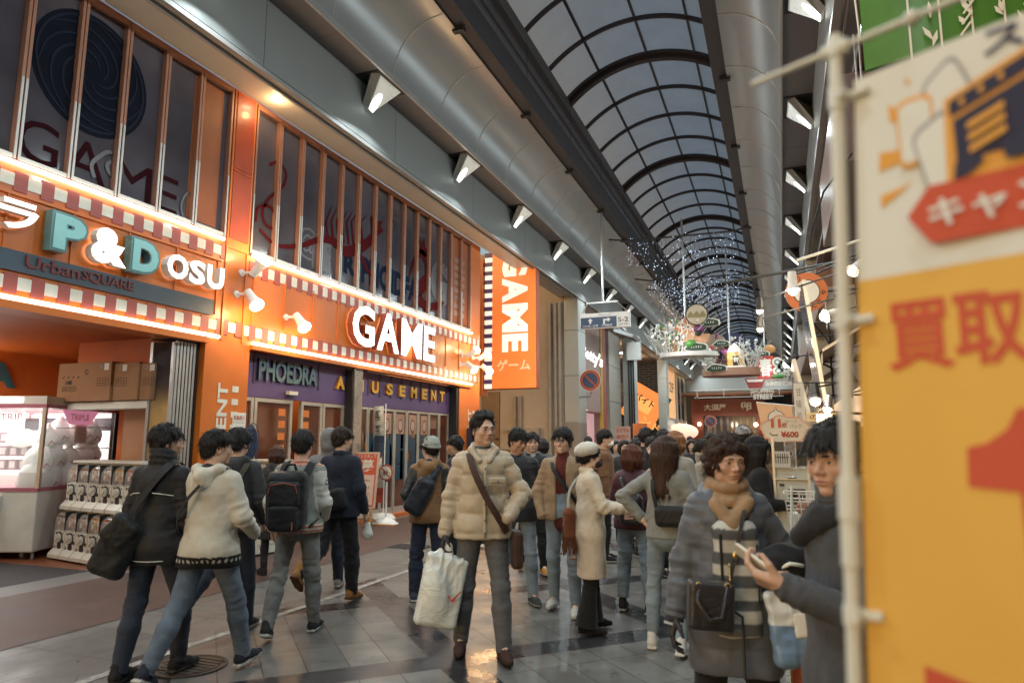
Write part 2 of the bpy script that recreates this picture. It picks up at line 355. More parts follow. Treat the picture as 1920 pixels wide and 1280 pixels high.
# ================================================================ arcade roof
Y0, Y1 = -7.4, 99.0
roof = thing('arcade_roof', 'long barrel vaulted arcade roof of dark ribs and milky panes with curved metal coves', 'arcade roof', (-2.95,0,7))
M_COVE = mat('curved_cove_metal', (.36,.37,.365), .34, .45, var=.05, scale=.5, rvar=.06)
M_BAND = mat('dark_beam', (.055,.05,.053), .6)
M_CLER = mat('clerestory_panel', (.21,.21,.225), .55, var=.12, scale=.8)
CX = -2.95
def sx(side, d): return CX + side*d           # side -1 left, +1 right; d from the arcade axis
for sd, nm in ((-1,'left'),(1,'right')):
    # fascia panels, each 3.66 m long
    k = 0; y = Y0
    while y < Y1-.1:
        mb = MB(); x = sx(sd,3.85)
        mb.bx(x, x+sd*.06, y+.008, y+3.69-.004, 7.02, 8.1); mb.build('fascia_panel', M_GREYP, roof, world=True)
        y += 3.69
    mb = MB(); x = sx(sd,3.85)
    mb.bx(x-sd*.01, x+sd*.09, Y0, Y1, 6.93, 7.0); mb.bx(x+sd*.14, x+sd*.17, Y0, Y1, 6.90, 6.99)
    mb.build('canopy_edge', mat('canopy_edge_metal',(.34,.33,.31),.45,.3,var=.04), roof, world=True)
    mb = MB(); mb.bx(x+sd*.08, sx(sd,4.64), Y0, Y1, 7.0, 7.04)
    mb.build('canopy_soffit', mat('pale_soffit', (.55,.52,.47), .38, var=.04), roof, world=True)
    # soffit strip carrying the floodlights
    mb = MB(); mb.bx(sx(sd,3.31), sx(sd,3.85), Y0, Y1, 8.1, 8.14)
    for q in np.arange(Y0+1.1, Y1, 3.69): mb.bx(sx(sd,3.32), sx(sd,3.85), q-.006, q+.006, 8.094, 8.1)
    mb.build('lamp_soffit', M_SOFF, roof, world=True)
    mb = MB(); mb.bx(sx(sd,3.27), sx(sd,3.31), Y0, Y1, 8.05, 8.16); mb.build('cove_trim', M_ALU, roof, world=True)
    # cove: quarter cylinder, in sheets with a pale seam between
    arc = [(3.29-1.01+1.01*math.cos(t_), 8.15+1.0*math.sin(t_)) for t_ in np.linspace(0, PI/2, 15)]
    y = -6.5
    while y < Y1-.1:
        mb = MB(); V = []; n = len(arc)
        for a, z in arc: V.append((sx(sd,a), y, z))
        for a, z in arc: V.append((sx(sd,a), y+1.835, z))
        F = [(i,i+1,n+i+1,n+i) if sd<0 else (i,n+i,n+i+1,i+1) for i in range(n-1)]
        mb.add(V, F); o = mb.build('cove_sheet', M_COVE, roof, smooth=True, world=True)
        y += 1.835
    mb = MB(); y = -6.5
    while y < Y1:
        mb.tube([(sx(sd,a-.006), y, z-.006) for a, z in arc], .008, 5); y += 1.835
    o = mb.build('cove_seam', mat('seam_strip', (.62,.62,.56), .4, .3), roof, world=True)
    # dark beam, clerestory wall, springing beam
    mb = MB(); mb.bx(sx(sd,2.0), sx(sd,2.30), Y0, Y1, 9.2, 9.75); mb.build('edge_beam', M_BAND, roof, world=True)
    y = Y0
    while y < Y1-.1:
        mb = MB(); mb.bx(sx(sd,2.36), sx(sd,2.42), y+.006, y+3.684, 9.3, 10.95); mb.build('clerestory_panel', M_CLER, roof, world=True); y += 3.69
    mb = MB(); mb.bx(sx(sd,2.22), sx(sd,2.4), Y0, Y1, 10.95, 11.28); mb.bx(sx(sd,2.29), sx(sd,2.4), Y0, Y1, 10.55, 10.66)
    mb.build('springing_beam', M_SOFF, roof, world=True)
    mb = MB(); mb.bx(sx(sd,3.32), sx(sd,2.28), Y0, Y1, 9.22, 9.26); mb.bx(sx(sd,3.9), sx(sd,5.2), Y0, Y1, 8.3, 8.4); mb.build('roof_deck', M_BAND, roof, world=True)
    # small cable brackets on the beam
    mb = MB()
    for q in np.arange(6.95, Y1, 3.6): mb.box((sx(sd,2.24), q, 9.15), (.22,.12,.10)); mb.cyl((sx(sd,2.2),q,9.15),(sx(sd,2.2),q,11.0),.006,n=5)
    mb.build('bracket', M_BLACK, roof, world=True)
# vault
R_ = 3.3; ZC = 12.25-3.3; th = math.asin(2.35/R_)
def vp(t_, r=R_): return (CX+r*math.sin(t_), ZC+r*math.cos(t_))
bay = 1.84; ys = [17.87+bay*k for k in range(-14, 45)]
NP = 4
for bi, y in enumerate(ys[:-1]):
    mb = MB(); tt = np.linspace(-th, th, 25)
    V = [(vp(a,R_+.03)[0], yy, vp(a,R_+.03)[1]) for yy in (y,y+bay) for a in tt]; n = len(tt)
    mb.add(V, [(i,n+i,n+i+1,i+1) for i in range(n-1)])
    mb.build('skylight', M_SKYP, roof, smooth=True, world=True)
for bi, y in enumerate(ys):
    main = (bi-14) % 4 == 0; mb = MB(); tt = np.linspace(-th, th, 33)
    hw, dp = (.085,.17) if main else (.036,.08)
    for i in range(32):
        a, b = tt[i], tt[i+1]
        q = [vp(a,R_-dp), vp(b,R_-dp), vp(b,R_+.02), vp(a,R_+.02)]
        V = [(p[0],y-hw,p[1]) for p in q]+[(p[0],y+hw,p[1]) for p in q]
        mb.add(V, [(0,3,2,1),(4,5,6,7),(0,1,5,4),(2,3,7,6)])
    if main:
        for a, b in zip(tt[:-1], tt[1:]):
            q = [vp(a,R_-.06), vp(b,R_-.06), vp(b,R_+.02), vp(a,R_+.02)]
            mb.add([(p[0],y-.2,p[1]) for p in q]+[(p[0],y+.2,p[1]) for p in q], [(0,3,2,1),(4,5,6,7),(0,1,5,4),(2,3,7,6)])
    mb.build('vault_rib', M_RIB, roof, world=True)
for a in (-th*.985, -th*.52, 0.01, th*.52, th*.985):
    p = vp(a, R_-.03); q = vp(a, R_+.01); mb = MB()
    mb.box(((p[0]+q[0])/2,(Y0+Y1)/2,(p[1]+q[1])/2), (.055,Y1-Y0,.08)); mb.build('purlin', M_RIB, roof, world=True)
# floodlights along both coves
def flood_meshes():
    t = thing('arcade_floodlight', 'x', 'floodlight', (0,0,0))
    mb = MB(); mb.bx(-.26,.24,-.36,.56,-.02,0); mb.build('mounting_plate', M_DARK, t)
    A_, B_, C1, C2 = (.17,-.20,-.02), (.19,.47,-.02), (-.22,.04,-.47), (-.22,.16,-.49)
    T0, T1, L0, L1 = (.05,-.33,-.02), (.18,-.27,-.02), (-.27,-.10,-.44), (-.26,.03,-.53)
    mb = MB(); mb.add([T0,T1,A_,C1,L0,L1,B_,C2], [(0,1,3,4),(1,2,3),(4,3,5),(3,7,5)]); mb.add([L0,(-.27,.2,-.02),T0,C2,L1,B_], [(0,1,2),(0,4,3,1),(1,3,5)]); mb.build('housing', mat('lamp_housing', (.20,.21,.20), .5, .3), t)
    mb = MB(); mb.add([A_,B_,C2,C1], [(0,1,2,3)]); mb.build('reflector', M_REFL, t)
    mb = MB(); n = Vector((.47,0,-.38)).normalized()*.008; g = lambda a, b: tuple((Vector(C1)*(1-a)+Vector(C2)*a)*(1-b)+(Vector(A_)*(1-a)+Vector(B_)*a)*b+n)
    mb.add([g(0,0),g(.05,.2),g(.16,.42),g(.30,.56),g(.45,.58),g(.58,.50),g(.70,.34),g(.85,.15),g(1,0)], [tuple(range(9))]); mb.build('lamp_glass', M_LENS, t)
    return t
fl0 = flood_meshes(); used = False
for sd in (-1,1):
    for k in range(16):
        y = 6.3+3.69*k
        if y > 58: continue
        nm = '%s wedge floodlight under the cove %s' % (ORD[k], 'above the orange arcade side, counted from the camera' if sd<0 else 'above the right-hand shops, counted from the camera')
        if not used: o = fl0; o.location = (sx(sd,3.58),y,8.1); used = True
        else: o = dup(fl0, (sx(sd,3.58),y,8.1))
        o.scale = (-sd,1,1)
        o['label'] = nm; o['group'] = 'floodlights under the arcade coves'
for sd in (-1,1):
    for k in range(-3, 15):
        y = 6.3+3.69*k+.1
        if k > 9 and k % 2: continue
        area('floodlight_beam', (sx(sd,3.50), y, 7.55), (-sd*.85,.0,-1), .3, P_FLOOD*(2.0 if k > 9 else 1.0), COOL, spread=math.radians(165))
# columns
def column(name, x, y, wx, wy, h, lab, base=True):
    t = thing(name, lab, 'column', (x,y,0), group='grey clad columns along the left shopfronts')
    mb = MB(); z = 0; 
    for z0, z1 in ((2.3,4.0),(4.01,5.7),(5.71,h)): mb.bx(-wx/2,wx/2,-wy/2,wy/2,z0,z1)
    mb.build('cladding', M_COLUMN, t, bevel=.01)
    mb = MB(); mb.bx(-wx/2-.01,wx/2+.01,-wy/2-.01,wy/2+.01,0,2.3); mb.build('base_cladding', mat('column_base', (.30,.25,.21), .45, var=.1), t, bevel=.01)
    return t
column('column', -7.1, 24.7, .55, 1.0, 8.1, 'grey clad column standing right after the orange GAME banner sign')
column('column', -7.1, 34.9, .55, 1.0, 8.1, 'grey clad column with a white cable box and dark conduits on it')
column('column', -7.1, 45.6, .55, 1.0, 8.1, 'grey clad column at the far end of the upstairs balcony shop')
# end of the arcade
t = thing('end_building', 'far building closing the arcade with a red timber shopfront under a grey lintel', 'building', (-2.95,61,0))
mb = MB(); mb.bx(-9,3,60.4,62,5.9,8.6); mb.build('lintel_wall', M_GREYP, t, world=True)
mb = MB(); mb.bx(-9,3,99,99.3,6,13); mb.bx(-9,3,66,66.3,0,6); mb.build('back_wall', M_DARK, t, world=True)
mb = MB(); mb.bx(-7.5,2,57.5,60.4,5.5,5.62); [mb.bx(-7.5,2,57.4+i*.9,57.5+i*.9,5.4,5.5,1) for i in range(3)]
mb.build('canopy', [mat('wood_soffit',(.42,.27,.18),.4), mat('copper_trim',(.35,.16,.09),.35,.3)], t, world=True)
mb = MB()
for i in range(6): mb.cyl((-6.5+i*1.5,58.5+(i%2),5.5),(-6.5+i*1.5,58.5+(i%2),5.47),.13,n=10)
mb.build('downlight', M_BULBW, t, world=True)
mb = MB(); mb.bx(-7.4,-1.2,63,63.3,3.9,5.4); mb.bx(-7.4,-6.4,63,63.3,0,3.9); mb.bx(-1.9,-1.2,63,63.3,0,3.9); mb.bx(-6.4,-1.9,63.5,63.6,0,3.9,1); [mb.bx(-6.1+i*.55,-5.9+i*.55,63.4,63.5,2.3,3.8,2) for i in range(8)]
mb.bx(-5.9,-2.2,63.1,63.3,1.95,2.35,3)
text(mb, '大須屋', (-6.3,62.99,4.4), X_, Z_, 1.9, .55, .01, .02, 4); text(mb, '卵', (-3.2,62.99,4.3), X_, Z_, .9, .8, .01, .02, 4)
text(mb, 'オープンカフェ', (-5.7,63.09,2.05), X_, Z_, 2.4, .22, .006, .01, 5)
mb.build('shopfront', [mat('vermilion_timber',(.19,.045,.028),.5), M_GLASSD, mat('noren_cloth',(.3,.22,.16),.8), M_WOODL, M_CREAM, M_INK], t, world=True)
mb = MB(); mb.sph((-2.0,62.5,3.1),.16); mb.sph((-6.7,62.5,3.2),.14); mb.build('lantern', M_BULB, t, world=True)
point('end_lamp', (-4,60,3.2), 120, (1,.75,.5), .3)
# ================================================================ left: the orange game arcade
FX = -7.6
bld = thing('game_arcade', 'bright orange amusement arcade building with striped neon trim and tall upstairs windows', 'building', (FX,8,0))
mb = MB()
mb.bx(FX-.3, FX, -10, 7.66, 3.05, 4.55); mb.bx(FX-.3, FX, 7.66, 17.0, 3.05, 4.45)            # sign band
mb.bx(FX-.3, FX-.02, -10, 17.0, 6.98, 7.0)
mb.bx(FX-.3, FX+.02, 7.66, 8.12, 4.45, 6.98)                                                   # pier between windows
mb.bx(FX-.3, FX, 16.38, 17.0, 4.45, 6.98)
mb.bx(FX-.35, FX+.0, 7.40, 8.28, 0, 3.05)                                                       # ground floor piers
mb.bx(FX-.35, FX, 15.75, 17.0, 0, 3.05)
mb.bx(FX-2.8, FX-.3, 16.8, 17.0, 0, 7.0)
mb.build('wall', M_ORANGE, bld, world=True)
mb = MB(); mb.bx(FX-.30, FX+.035, 7.7, 8.08, 5.66, 5.7); mb.bx(FX+.02, FX+.03, 7.70,8.08,5.72,6.95); mb.bx(FX+.02,FX+.03,7.70,8.08,4.6,5.64)
mb.build('pier_panel', mat('deep_orange_panel', (.45,.065,.012), .4, coat=.2), bld, world=True)
# raised battens on the sign band
mb = MB()
for y in np.arange(-9.5, 17, .74): mb.bx(FX, FX+.018, y, y+.022, 3.4, 4.22)
mb.bx(FX, FX+.03, -10, 7.6, 4.2, 4.23); mb.bx(FX, FX+.02, 7.66, 7.70, 3.05, 4.45); mb.bx(FX, FX+.02, 8.08, 8.12, 3.05, 4.45)
mb.bx(FX-.32, FX+.06, -10, 7.4, 2.96, 3.05); mb.bx(FX-.1, FX+.06, 8.28, 16.4, 2.98, 3.05)
mb.build('batten', M_ORANGE, bld, world=True)
# stripes red / white
def stripes(y0, y1, z0, z1, step, off=.012):
    mb = MB(); y = y0; i = 0
    while y < y1-.01:
        if i % 2: mb.bx(FX, FX+off, y, min(y+step,y1), z0+.05, z1-.03, 1)
        else: mb.bx(FX, FX+off, y, min(y+step,y1), z0, z1, 0)
        y += step; i += 1
    return mb.build('striped_trim', [mat('stripe_red',(.36,.085,.07),.5), M_CREAM], bld, world=True)
stripes(-2.2, 7.64, 4.25, 4.47, .148); stripes(8.16, 16.9, 4.12, 4.36, .142)
stripes(-2.2, 7.64, 3.13, 3.35, .148); stripes(7.66, 16.9, 3.13, 3.36, .142)
# neon tubes
for y0, y1, z in ((-9.8,7.60,4.54),(8.15,16.4,4.44),(-9.8,7.62,3.075),(8.25,16.42,3.075)):
    n = max(1, int((y1-y0)/4)); q = (y1-y0)/n
    for i in range(n):
        mb = MB(); mb.cyl((FX+.05, y0+i*q+.03, z), (FX+.05, y0+(i+1)*q-.03, z), .026, n=8)
        mb.build('neon_tube', M_NEON, bld, world=True)
# windows
M_FRAME = mat('pinkish_window_frame', (.42,.20,.13), .45, .2, var=.06)
M_FRAMEL = mat('window_frame_foot', (.55,.53,.49), .4, .3)
M_RIBB = mat('red_window_graphic', (.028,.005,.008), .8, spec=.05)
M_BLUEG = mat('blue_window_graphic', (.012,.02,.042), .8, spec=.05)
M_GREYG = mat('grey_window_graphic', (.10,.085,.09), .3)
def window(y0, y1, z0, z1):
    w_ = thing('w','','') ; 
    bpy.data.objects.remove(w_)
    mb = MB(); fr = .035
    mb.bx(FX-.12, FX+.015, y0, y0+fr, z0, z1); mb.bx(FX-.12, FX+.015, y1-fr, y1, z0, z1)
    mb.bx(FX-.11, FX+.01, y0+fr, y1-fr, z1-.07, z1)
    mb.bx(FX-.11, FX+.012, y0+fr, y1-fr, z0, z0+.05, 1)
    mb.bx(FX+.017, FX+.021, y0+.004, y0+fr-.004, z0, z0+.95, 1); mb.bx(FX+.017, FX+.021, y1-fr+.004, y1-.004, z0, z0+.95, 1)
    f = mb.build('window', [M_FRAME, M_FRAMEL], bld, world=True)
    mb = MB(); mb.bx(FX-.08, FX-.06, y0+fr, y1-fr, z0+.05, z1-.07)
    g = mb.build('pane', M_GLASSD, f); g.data.transform(Matrix.Translation((-FX,-8,0)))
    return f
for i in range(-6, 6): window(4.61+i*.607-.0, 4.61+(i+1)*.607-.012, 4.60, 6.96) if 4.61+(i+1)*.607 < 7.7 else None
for i in range(14): window(8.15+i*.588, 8.15+(i+1)*.588-.012, 4.50, 6.96)
GX = FX-.057
# round emblem, GAME lettering and dragons behind the glass
mb = MB()
circ = lambda cy, cz, r, n=40: [(cy+r*math.cos(2*PI*i/n), cz+r*math.sin(2*PI*i/n)) for i in range(n)]
mb.prism(circ(5.42,6.02,.76), (GX,0,0), Y_, Z_, .003, 0)
mb.build('emblem_disc', mat('emblem_blue', (.012,.014,.024), .8, spec=.05), bld, world=True)
mb = MB()
for k in range(7):
    a0 = k*.9; pts = [(5.42+(.12+.07*j)*math.cos(a0+j*.42), 6.02+(.12+.07*j)*math.sin(a0+j*.42)) for j in range(9)]
    mb.ribbon(pts, [.015+.02*math.sin(PI*j/8) for j in range(9)], (GX+.010,0,0), Y_, Z_, .002)
pts = [(5.42+.70*math.cos(t_), 6.02+.70*math.sin(t_)) for t_ in np.linspace(0,2*PI,50)]; mb.ribbon(pts, .03, (GX+.010,0,0), Y_, Z_, .002)
mb.build('emblem_swirl', mat('emblem_lines', (.022,.026,.042), .8, spec=.05), bld, world=True)
mb = MB(); y = 4.62
for ch, wd in (('G',.47),('A',.55),('M',.58),('E',.36)):
    text(mb, ch, (GX,y,4.66), Y_, Z_, wd, .5, .004, .0); y += wd+.07
mb.build('window_lettering', M_RIBB, bld, world=True)
mb = MB(); pts = [(5.55,4.75),(5.5,4.9),(5.6,5.05),(5.72,5.15),(5.86,5.1),(5.9,4.95),(5.8,4.85),(5.7,4.95),(5.75,5.05)]
mb.ribbon(pts, .05, (GX+.010,0,0), Y_, Z_, .002); mb.ribbon([(6.9,4.65),(6.85,4.85),(6.95,5.05),(7.1,5.0),(7.12,4.8)], .03, (GX+.010,0,0), Y_, Z_, .002)
mb.build('window_scroll', mat('pale_window_scroll',(.10,.085,.09),.3), bld, world=True)
mb = MB()
def sp(c, pts): return [(c[0]+a, c[1]+b) for a, b in pts]
curl = [(8.55,6.1),(8.75,6.22),(8.95,6.12),(8.92,5.9),(8.8,5.75),(8.6,5.55),(8.45,5.3),(8.5,5.1),(8.7,5.05),(8.75,5.25),(8.6,5.4),(8.35,5.3),(8.3,5.05)]
mb.ribbon(curl, .05, (GX+.010,0,0), Y_, Z_, .002)
mb.ribbon([(8.4,4.95),(8.8,4.8),(9.4,4.95),(9.9,5.2),(10.3,5.3),(10.7,5.2),(11.1,5.35),(11.5,5.6),(11.75,5.9)], [.04,.06,.09,.12,.16,.2,.24,.2,.12], (GX+.010,0,0), Y_, Z_, .002)
for a in range(8): mb.ribbon([(10.2+a*.16,5.25+.03*a),(10.1+a*.16,5.6+.05*a),(10.25+a*.17,5.95+.03*a)], [.07,.05,.01], (GX+.005,0,0), Y_, Z_, .002)
mb.prism(sp((11.75,5.95), [(-.15,-.1),(.05,-.15),(.3,.05),(.18,.12),(.25,.25),(.05,.2),(0,.4),(-.08,.2),(-.2,.25)]), (GX+.010,0,0), Y_, Z_, .002)
mb.ribbon([(11.2,5.3),(11.5,5.0),(11.9,4.85)], [.12,.08,.03], (GX+.010,0,0), Y_, Z_, .002)
mb.build('dragon_graphic', mat('red_dragon_graphic', (.10,.010,.012), .8, spec=.05), bld, world=True)
mb = MB()
mb.ribbon([(13.2,5.3),(13.4,5.7),(13.7,5.95),(14.0,5.8),(14.05,5.45),(13.8,5.2),(13.6,4.95),(13.9,4.75),(14.4,4.8),(14.9,5.0)], [.05,.12,.2,.26,.3,.34,.3,.24,.2,.08], (GX+.010,0,0), Y_, Z_, .002)
mb.prism(sp((13.75,6.0), [(-.2,-.05),(-.05,.1),(-.2,.3),(0,.2),(.1,.35),(.15,.15),(.3,.1),(.15,-.1)]), (GX+.010,0,0), Y_, Z_, .002)
mb.build('dragon_graphic', mat('red_dragon_graphic', (.10,.010,.012), .8, spec=.05), bld, world=True)
mb = MB(); text(mb, 'PHOIDFA', (GX,11.3,4.72), Y_, Z_, 2.3, .55, .003, .05); text(mb, 'R', (GX,10.7,4.78), Y_, Z_, .4, .4, .003, .05)
mb.build('window_lettering', M_BLUEG, bld, world=True)
mb = MB(); text(mb, '@', (GX,9.35,4.75), Y_, Z_, .55, .6, .003, .0); mb.build('window_graphic', M_GREYG, bld, world=True)
mb = MB(); text(mb, 'G', (GX+.002,14.2,4.9), Y_, Z_, .9, 1.1, .003, .06)
mb.build('window_graphic', M_GREYG, bld, world=True)
mb = MB(); mb.bx(GX-.002,GX+.001,9.75,10.3,4.65,5.3); mb.build('window_graphic', M_GREYG, bld, world=True)
mb = MB()
for a in range(8): mb.bx(GX,GX+.003,15.5,15.75,4.8+a*.2,4.92+a*.2,1); mb.bx(GX,GX+.003,15.85,16.1,4.8+a*.2,4.92+a*.2,1)
mb.build('window_graphic', [M_GREYG, mat('stripe_window',(.3,.2,.16),.3)], bld, world=True)
mb = MB(); mb.bx(GX-.004,GX-.001,6.95,7.5,4.7,6.85); mb.build('blind', mat('orange_blind',(.30,.085,.02),.5), bld, world=True)
mb = MB(); mb.bx(GX-.004,GX-.001,15.2,16.3,4.55,6.85); mb.build('blind', mat('orange_blind',(.30,.085,.02),.5), bld, world=True)

# ---- letter signs
sg = thing('neon_letter_sign', 'raised letters reading P&D OSU over a slate blue strip on the orange band', 'shop sign', (FX,5.5,3.8))
def letters(body, y0, y1, z0, z1, m, side, dep=.09, bold=.03, nm='letter'):
    mb = MB(); text(mb, body, (FX+.03,y0,z0), Y_, Z_, y1-y0, z1-z0, dep, bold, 0, 1)
    return mb.build(nm, [m, side], sg, world=True)
letters('ラ', 4.42, 4.84, 3.80, 4.12, M_LITW, M_SHADEW)
mb = MB(); text(mb, 'P', (FX+.02,4.97,3.68), Y_, Z_, .44, .46, .12, .085, 0, 0); mb.build('letter', M_TEAL, sg, world=True)
mb = MB(); text(mb, 'P', (FX+.142,5.0,3.71), Y_, Z_, .38, .40, .004, .05); mb.build('letter_face', M_LITTEAL, sg, world=True)
letters('&', 5.46, 5.93, 3.68, 4.12, M_LITW, M_SHADEW, .11, .06)
mb = MB(); text(mb, 'D', (FX+.02,5.98,3.67), Y_, Z_, .44, .46, .12, .085, 0, 0); mb.build('letter', M_TEAL, sg, world=True)
mb = MB(); text(mb, 'D', (FX+.142,6.01,3.70), Y_, Z_, .38, .40, .004, .05); mb.build('letter_face', M_LITTEAL, sg, world=True)
letters('O', 6.53, 6.87, 3.73, 4.06, M_LITW, M_SHADEW, .12, .035); letters('S', 6.90, 7.17, 3.73, 4.06, M_LITW, M_SHADEW, .12, .035); letters('U', 7.21, 7.52, 3.73, 4.06, M_LITW, M_SHADEW, .12, .035)
mb = MB(); mb.bx(FX+.018, FX+.03, -2, 7.47, 3.375, 3.60); mb.build('name_strip', M_NAVY, sg, world=True)
mb = MB(); text(mb, 'Urban', (FX+.03,4.80,3.44), Y_, Z_, .62, .135, .02, .015); text(mb, 'SQUARE', (FX+.03,5.45,3.43), Y_, Z_, .69, .135, .02, .02); mb.build('lettering', M_MAROON, sg, world=True)
gs = thing('game_letter_sign', 'large lit white letters GAME with brown sides on the orange wall above the doors', 'shop sign', (FX,12,3.4))
y = 10.77
for ch, wd in (('G',.76),('A',.86),('M',.90),('E',.54)):
    mb = MB(); text(mb, ch, (FX+.02,y,3.40), Y_, Z_, wd, .80, .13, .03, 0, 1)
    mb.build('letter', [mat('lit_game_letter',(.95,.93,.9),.4,emit=2.2,ecol=(1,.95,.9),rvar=0), mat('letter_side_brown',(.30,.07,.03),.5)], gs, world=True); y += wd+.09
# glossy lower panels carry pale ghost reflection lettering: left to the real gloss of the wall
# pier lettering AMUSEMENT (vertical)
for (yy, zt, lab) in ((7.66,2.42,'left'),(16.25,2.42,'far')):
    mb = MB(); s_ = 'AMUSEMENT' if lab == 'left' else 'AMUSEMENT'
    text(mb, s_, (FX+.003,yy+.22,zt-2.1), Z_, -Y_, 2.1, .20, .004, .03)
    for q in range(12): mb.bx(FX+.002, FX+.006, yy+.30, yy+.43, zt-.12-q*.19, zt-.03-q*.19)
    mb.build('pier_lettering', M_CREAM, bld, world=True)
# ---- entrance: gate level
mb = MB(); mb.bx(FX-.28, FX-.22, 8.28, 11.15, 2.28, 2.98); mb.bx(FX-.28, FX-.22, 11.42, 15.62, 2.28, 2.98)
[mb.bx(FX-.225, FX-.205, y, y+.05, 2.5, 2.98, 1) for y in np.arange(11.9,15.6,.44)]; [mb.bx(FX-.225, FX-.205, y, y+.04, 2.5, 2.98, 1) for y in (8.62,10.28)]
mb.build('purple_fascia', [M_PURPLE, mat('purple_mullion',(.075,.05,.10),.4)], bld, world=True)
mb = MB(); text(mb, 'PHOEDRA', (FX-.22,8.70,2.55), Y_, Z_, 1.5, .36, .05, .035, 0, 1); mb.build('fascia_lettering', [mat('blue_green_letter',(.10,.17,.19),.5), mat('letter_edge_dark',(.03,.03,.06),.5)], bld, world=True)
ys_ = [10.78,11.43,11.99,12.55,13.08,13.60,14.10,14.55,15.0]
for ch, y in zip('AMUSEMENT', ys_): mb = MB(); text(mb, ch, (FX-.22,y,2.56), Y_, Z_, .26, .25, .05, .05, 0, 1); mb.build('fascia_letter', [M_YELLOW, mat('yellow_side',(.45,.16,.02),.5)], bld, world=True)
mb = MB(); mb.bx(FX-.2, FX-.12, 9.4, 9.62, 2.36, 2.42); mb.build('door_sensor', M_CREAM, bld, world=True)
mb = MB(); mb.bx(FX-.3, FX-.02, 15.62, 15.75, 0, 3.0, 1); mb.build('steel_post', [M_STEEL, M_DARK], bld, world=True)
mb = MB(); mb.bx(FX-.24, FX-.02, 11.15, 11.42, 0, 2.98); mb.bx(FX-.26,FX-.05,11.12,11.15,0,2.98,1)
mb.build('steel_post', [M_STEEL, M_DARK], bld, world=True)
def glass_door(y0, y1, z1, deco=None, fr=.06):
    mb = MB(); x0, x1 = FX-.28, FX-.22
    mb.bx(x0,x1,y0,y0+fr,.06,z1); mb.bx(x0,x1,y1-fr,y1,.06,z1); mb.bx(x0+.002,x1-.002,y0+fr,y1-fr,z1-fr,z1); mb.bx(x0+.002,x1-.002,y0+fr,y1-fr,.06,.2)
    f = mb.build('door', mat('door_frame',(.60,.55,.47),.35,.5), bld, world=True)
    mb = MB(); mb.bx(x0+.02, x0+.03, y0+fr, y1-fr, .2, z1-fr); g = mb.build('pane', M_DOORGLASS, f); g.data.transform(Matrix.Translation((-FX,-8,0)))
    if deco:
        mb = MB(); [mb.bx(x0+.032, x0+.034, deco, deco+.17, .4+i*.2, .52+i*.2) for i in range(9)]
        g = mb.build('door_stripe', mat('orange_sticker',(.75,.22,.05),.4), f); g.data.transform(Matrix.Translation((-FX,-8,0)))
glass_door(8.30, 8.68, 2.27); glass_door(8.70, 9.62, 2.27, 9.3); glass_door(9.85, 10.45, 2.27, 9.93); glass_door(10.47, 11.12, 2.27)
for i in range(8): glass_door(11.44+i*.522, 11.44+(i+1)*.522-.012, 2.27, None, .045)
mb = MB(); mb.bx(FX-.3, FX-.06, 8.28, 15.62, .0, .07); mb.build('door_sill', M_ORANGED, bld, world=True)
mb = MB(); text(mb, 'PHOEDRA', (FX-.242,11.0,.75), Y_, Z_, 4.3, 1.0, .003, .12)
mb.build('door_lettering', mat('door_blue_letter',(.018,.06,.095),.3), bld, world=True)
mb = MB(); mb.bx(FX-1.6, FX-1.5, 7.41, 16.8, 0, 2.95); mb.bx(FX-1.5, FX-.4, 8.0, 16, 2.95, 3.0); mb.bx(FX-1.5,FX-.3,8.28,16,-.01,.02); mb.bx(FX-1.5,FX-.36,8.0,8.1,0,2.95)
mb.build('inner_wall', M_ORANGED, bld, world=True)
# seen through the doors: two round orange lamps and a poster row
for y, z in ((8.35,1.75),(9.0,1.75)): pass
mb = MB(); 
for i in range(4): mb.bx(FX-.246, FX-.243, 12.55+i*.55, 12.9+i*.55, 1.75, 2.18, 0); mb.sph((FX-.243,12.72+i*.55,1.93),(.002,.09,.12),1,10,8); mb.sph((FX-.244,12.72+i*.55,1.92),(.002,.13,.19),2,10,8)
mb.build('poster_strip', [mat('poster_peach',(.55,.30,.20),.5), mat('poster_skin',(.62,.40,.30),.5), mat('poster_hair',(.16,.05,.03),.5)], bld, world=True)
# ---- open game shop on the left (recess)
mb = MB(); D = FX-4.4
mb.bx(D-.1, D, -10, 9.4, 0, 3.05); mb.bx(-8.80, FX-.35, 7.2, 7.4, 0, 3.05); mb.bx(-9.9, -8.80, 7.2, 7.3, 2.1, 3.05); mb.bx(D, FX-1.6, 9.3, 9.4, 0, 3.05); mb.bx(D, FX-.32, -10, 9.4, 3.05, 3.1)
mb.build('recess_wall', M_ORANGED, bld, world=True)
mb = MB()
for i in range(14): mb.bx(D, D+.012, 1+i*.45, 1.22+i*.45, 2.02, 2.2, 1 if i % 2 else 0); 
mb.build('inner_stripe', [M_CREAM, mat('stripe_red2',(.32,.06,.06),.5)], bld, world=True)
mb = MB(); text(mb, 'PHOEDRA', (D+.01,4.9,2.45), Y_, Z_, 2.75, .42, .03, .06); mb.build('inner_lettering', mat('teal_letter',(.04,.12,.15),.4), bld, world=True)
mb = MB(); mb.bx(D+.02, D+.25, -2, 7.1, 1.95, 2.0); mb.bx(D+.02,D+.4,4,7.1,2.0,2.12); mb.build('inner_ledge', M_CREAM, bld, world=True)
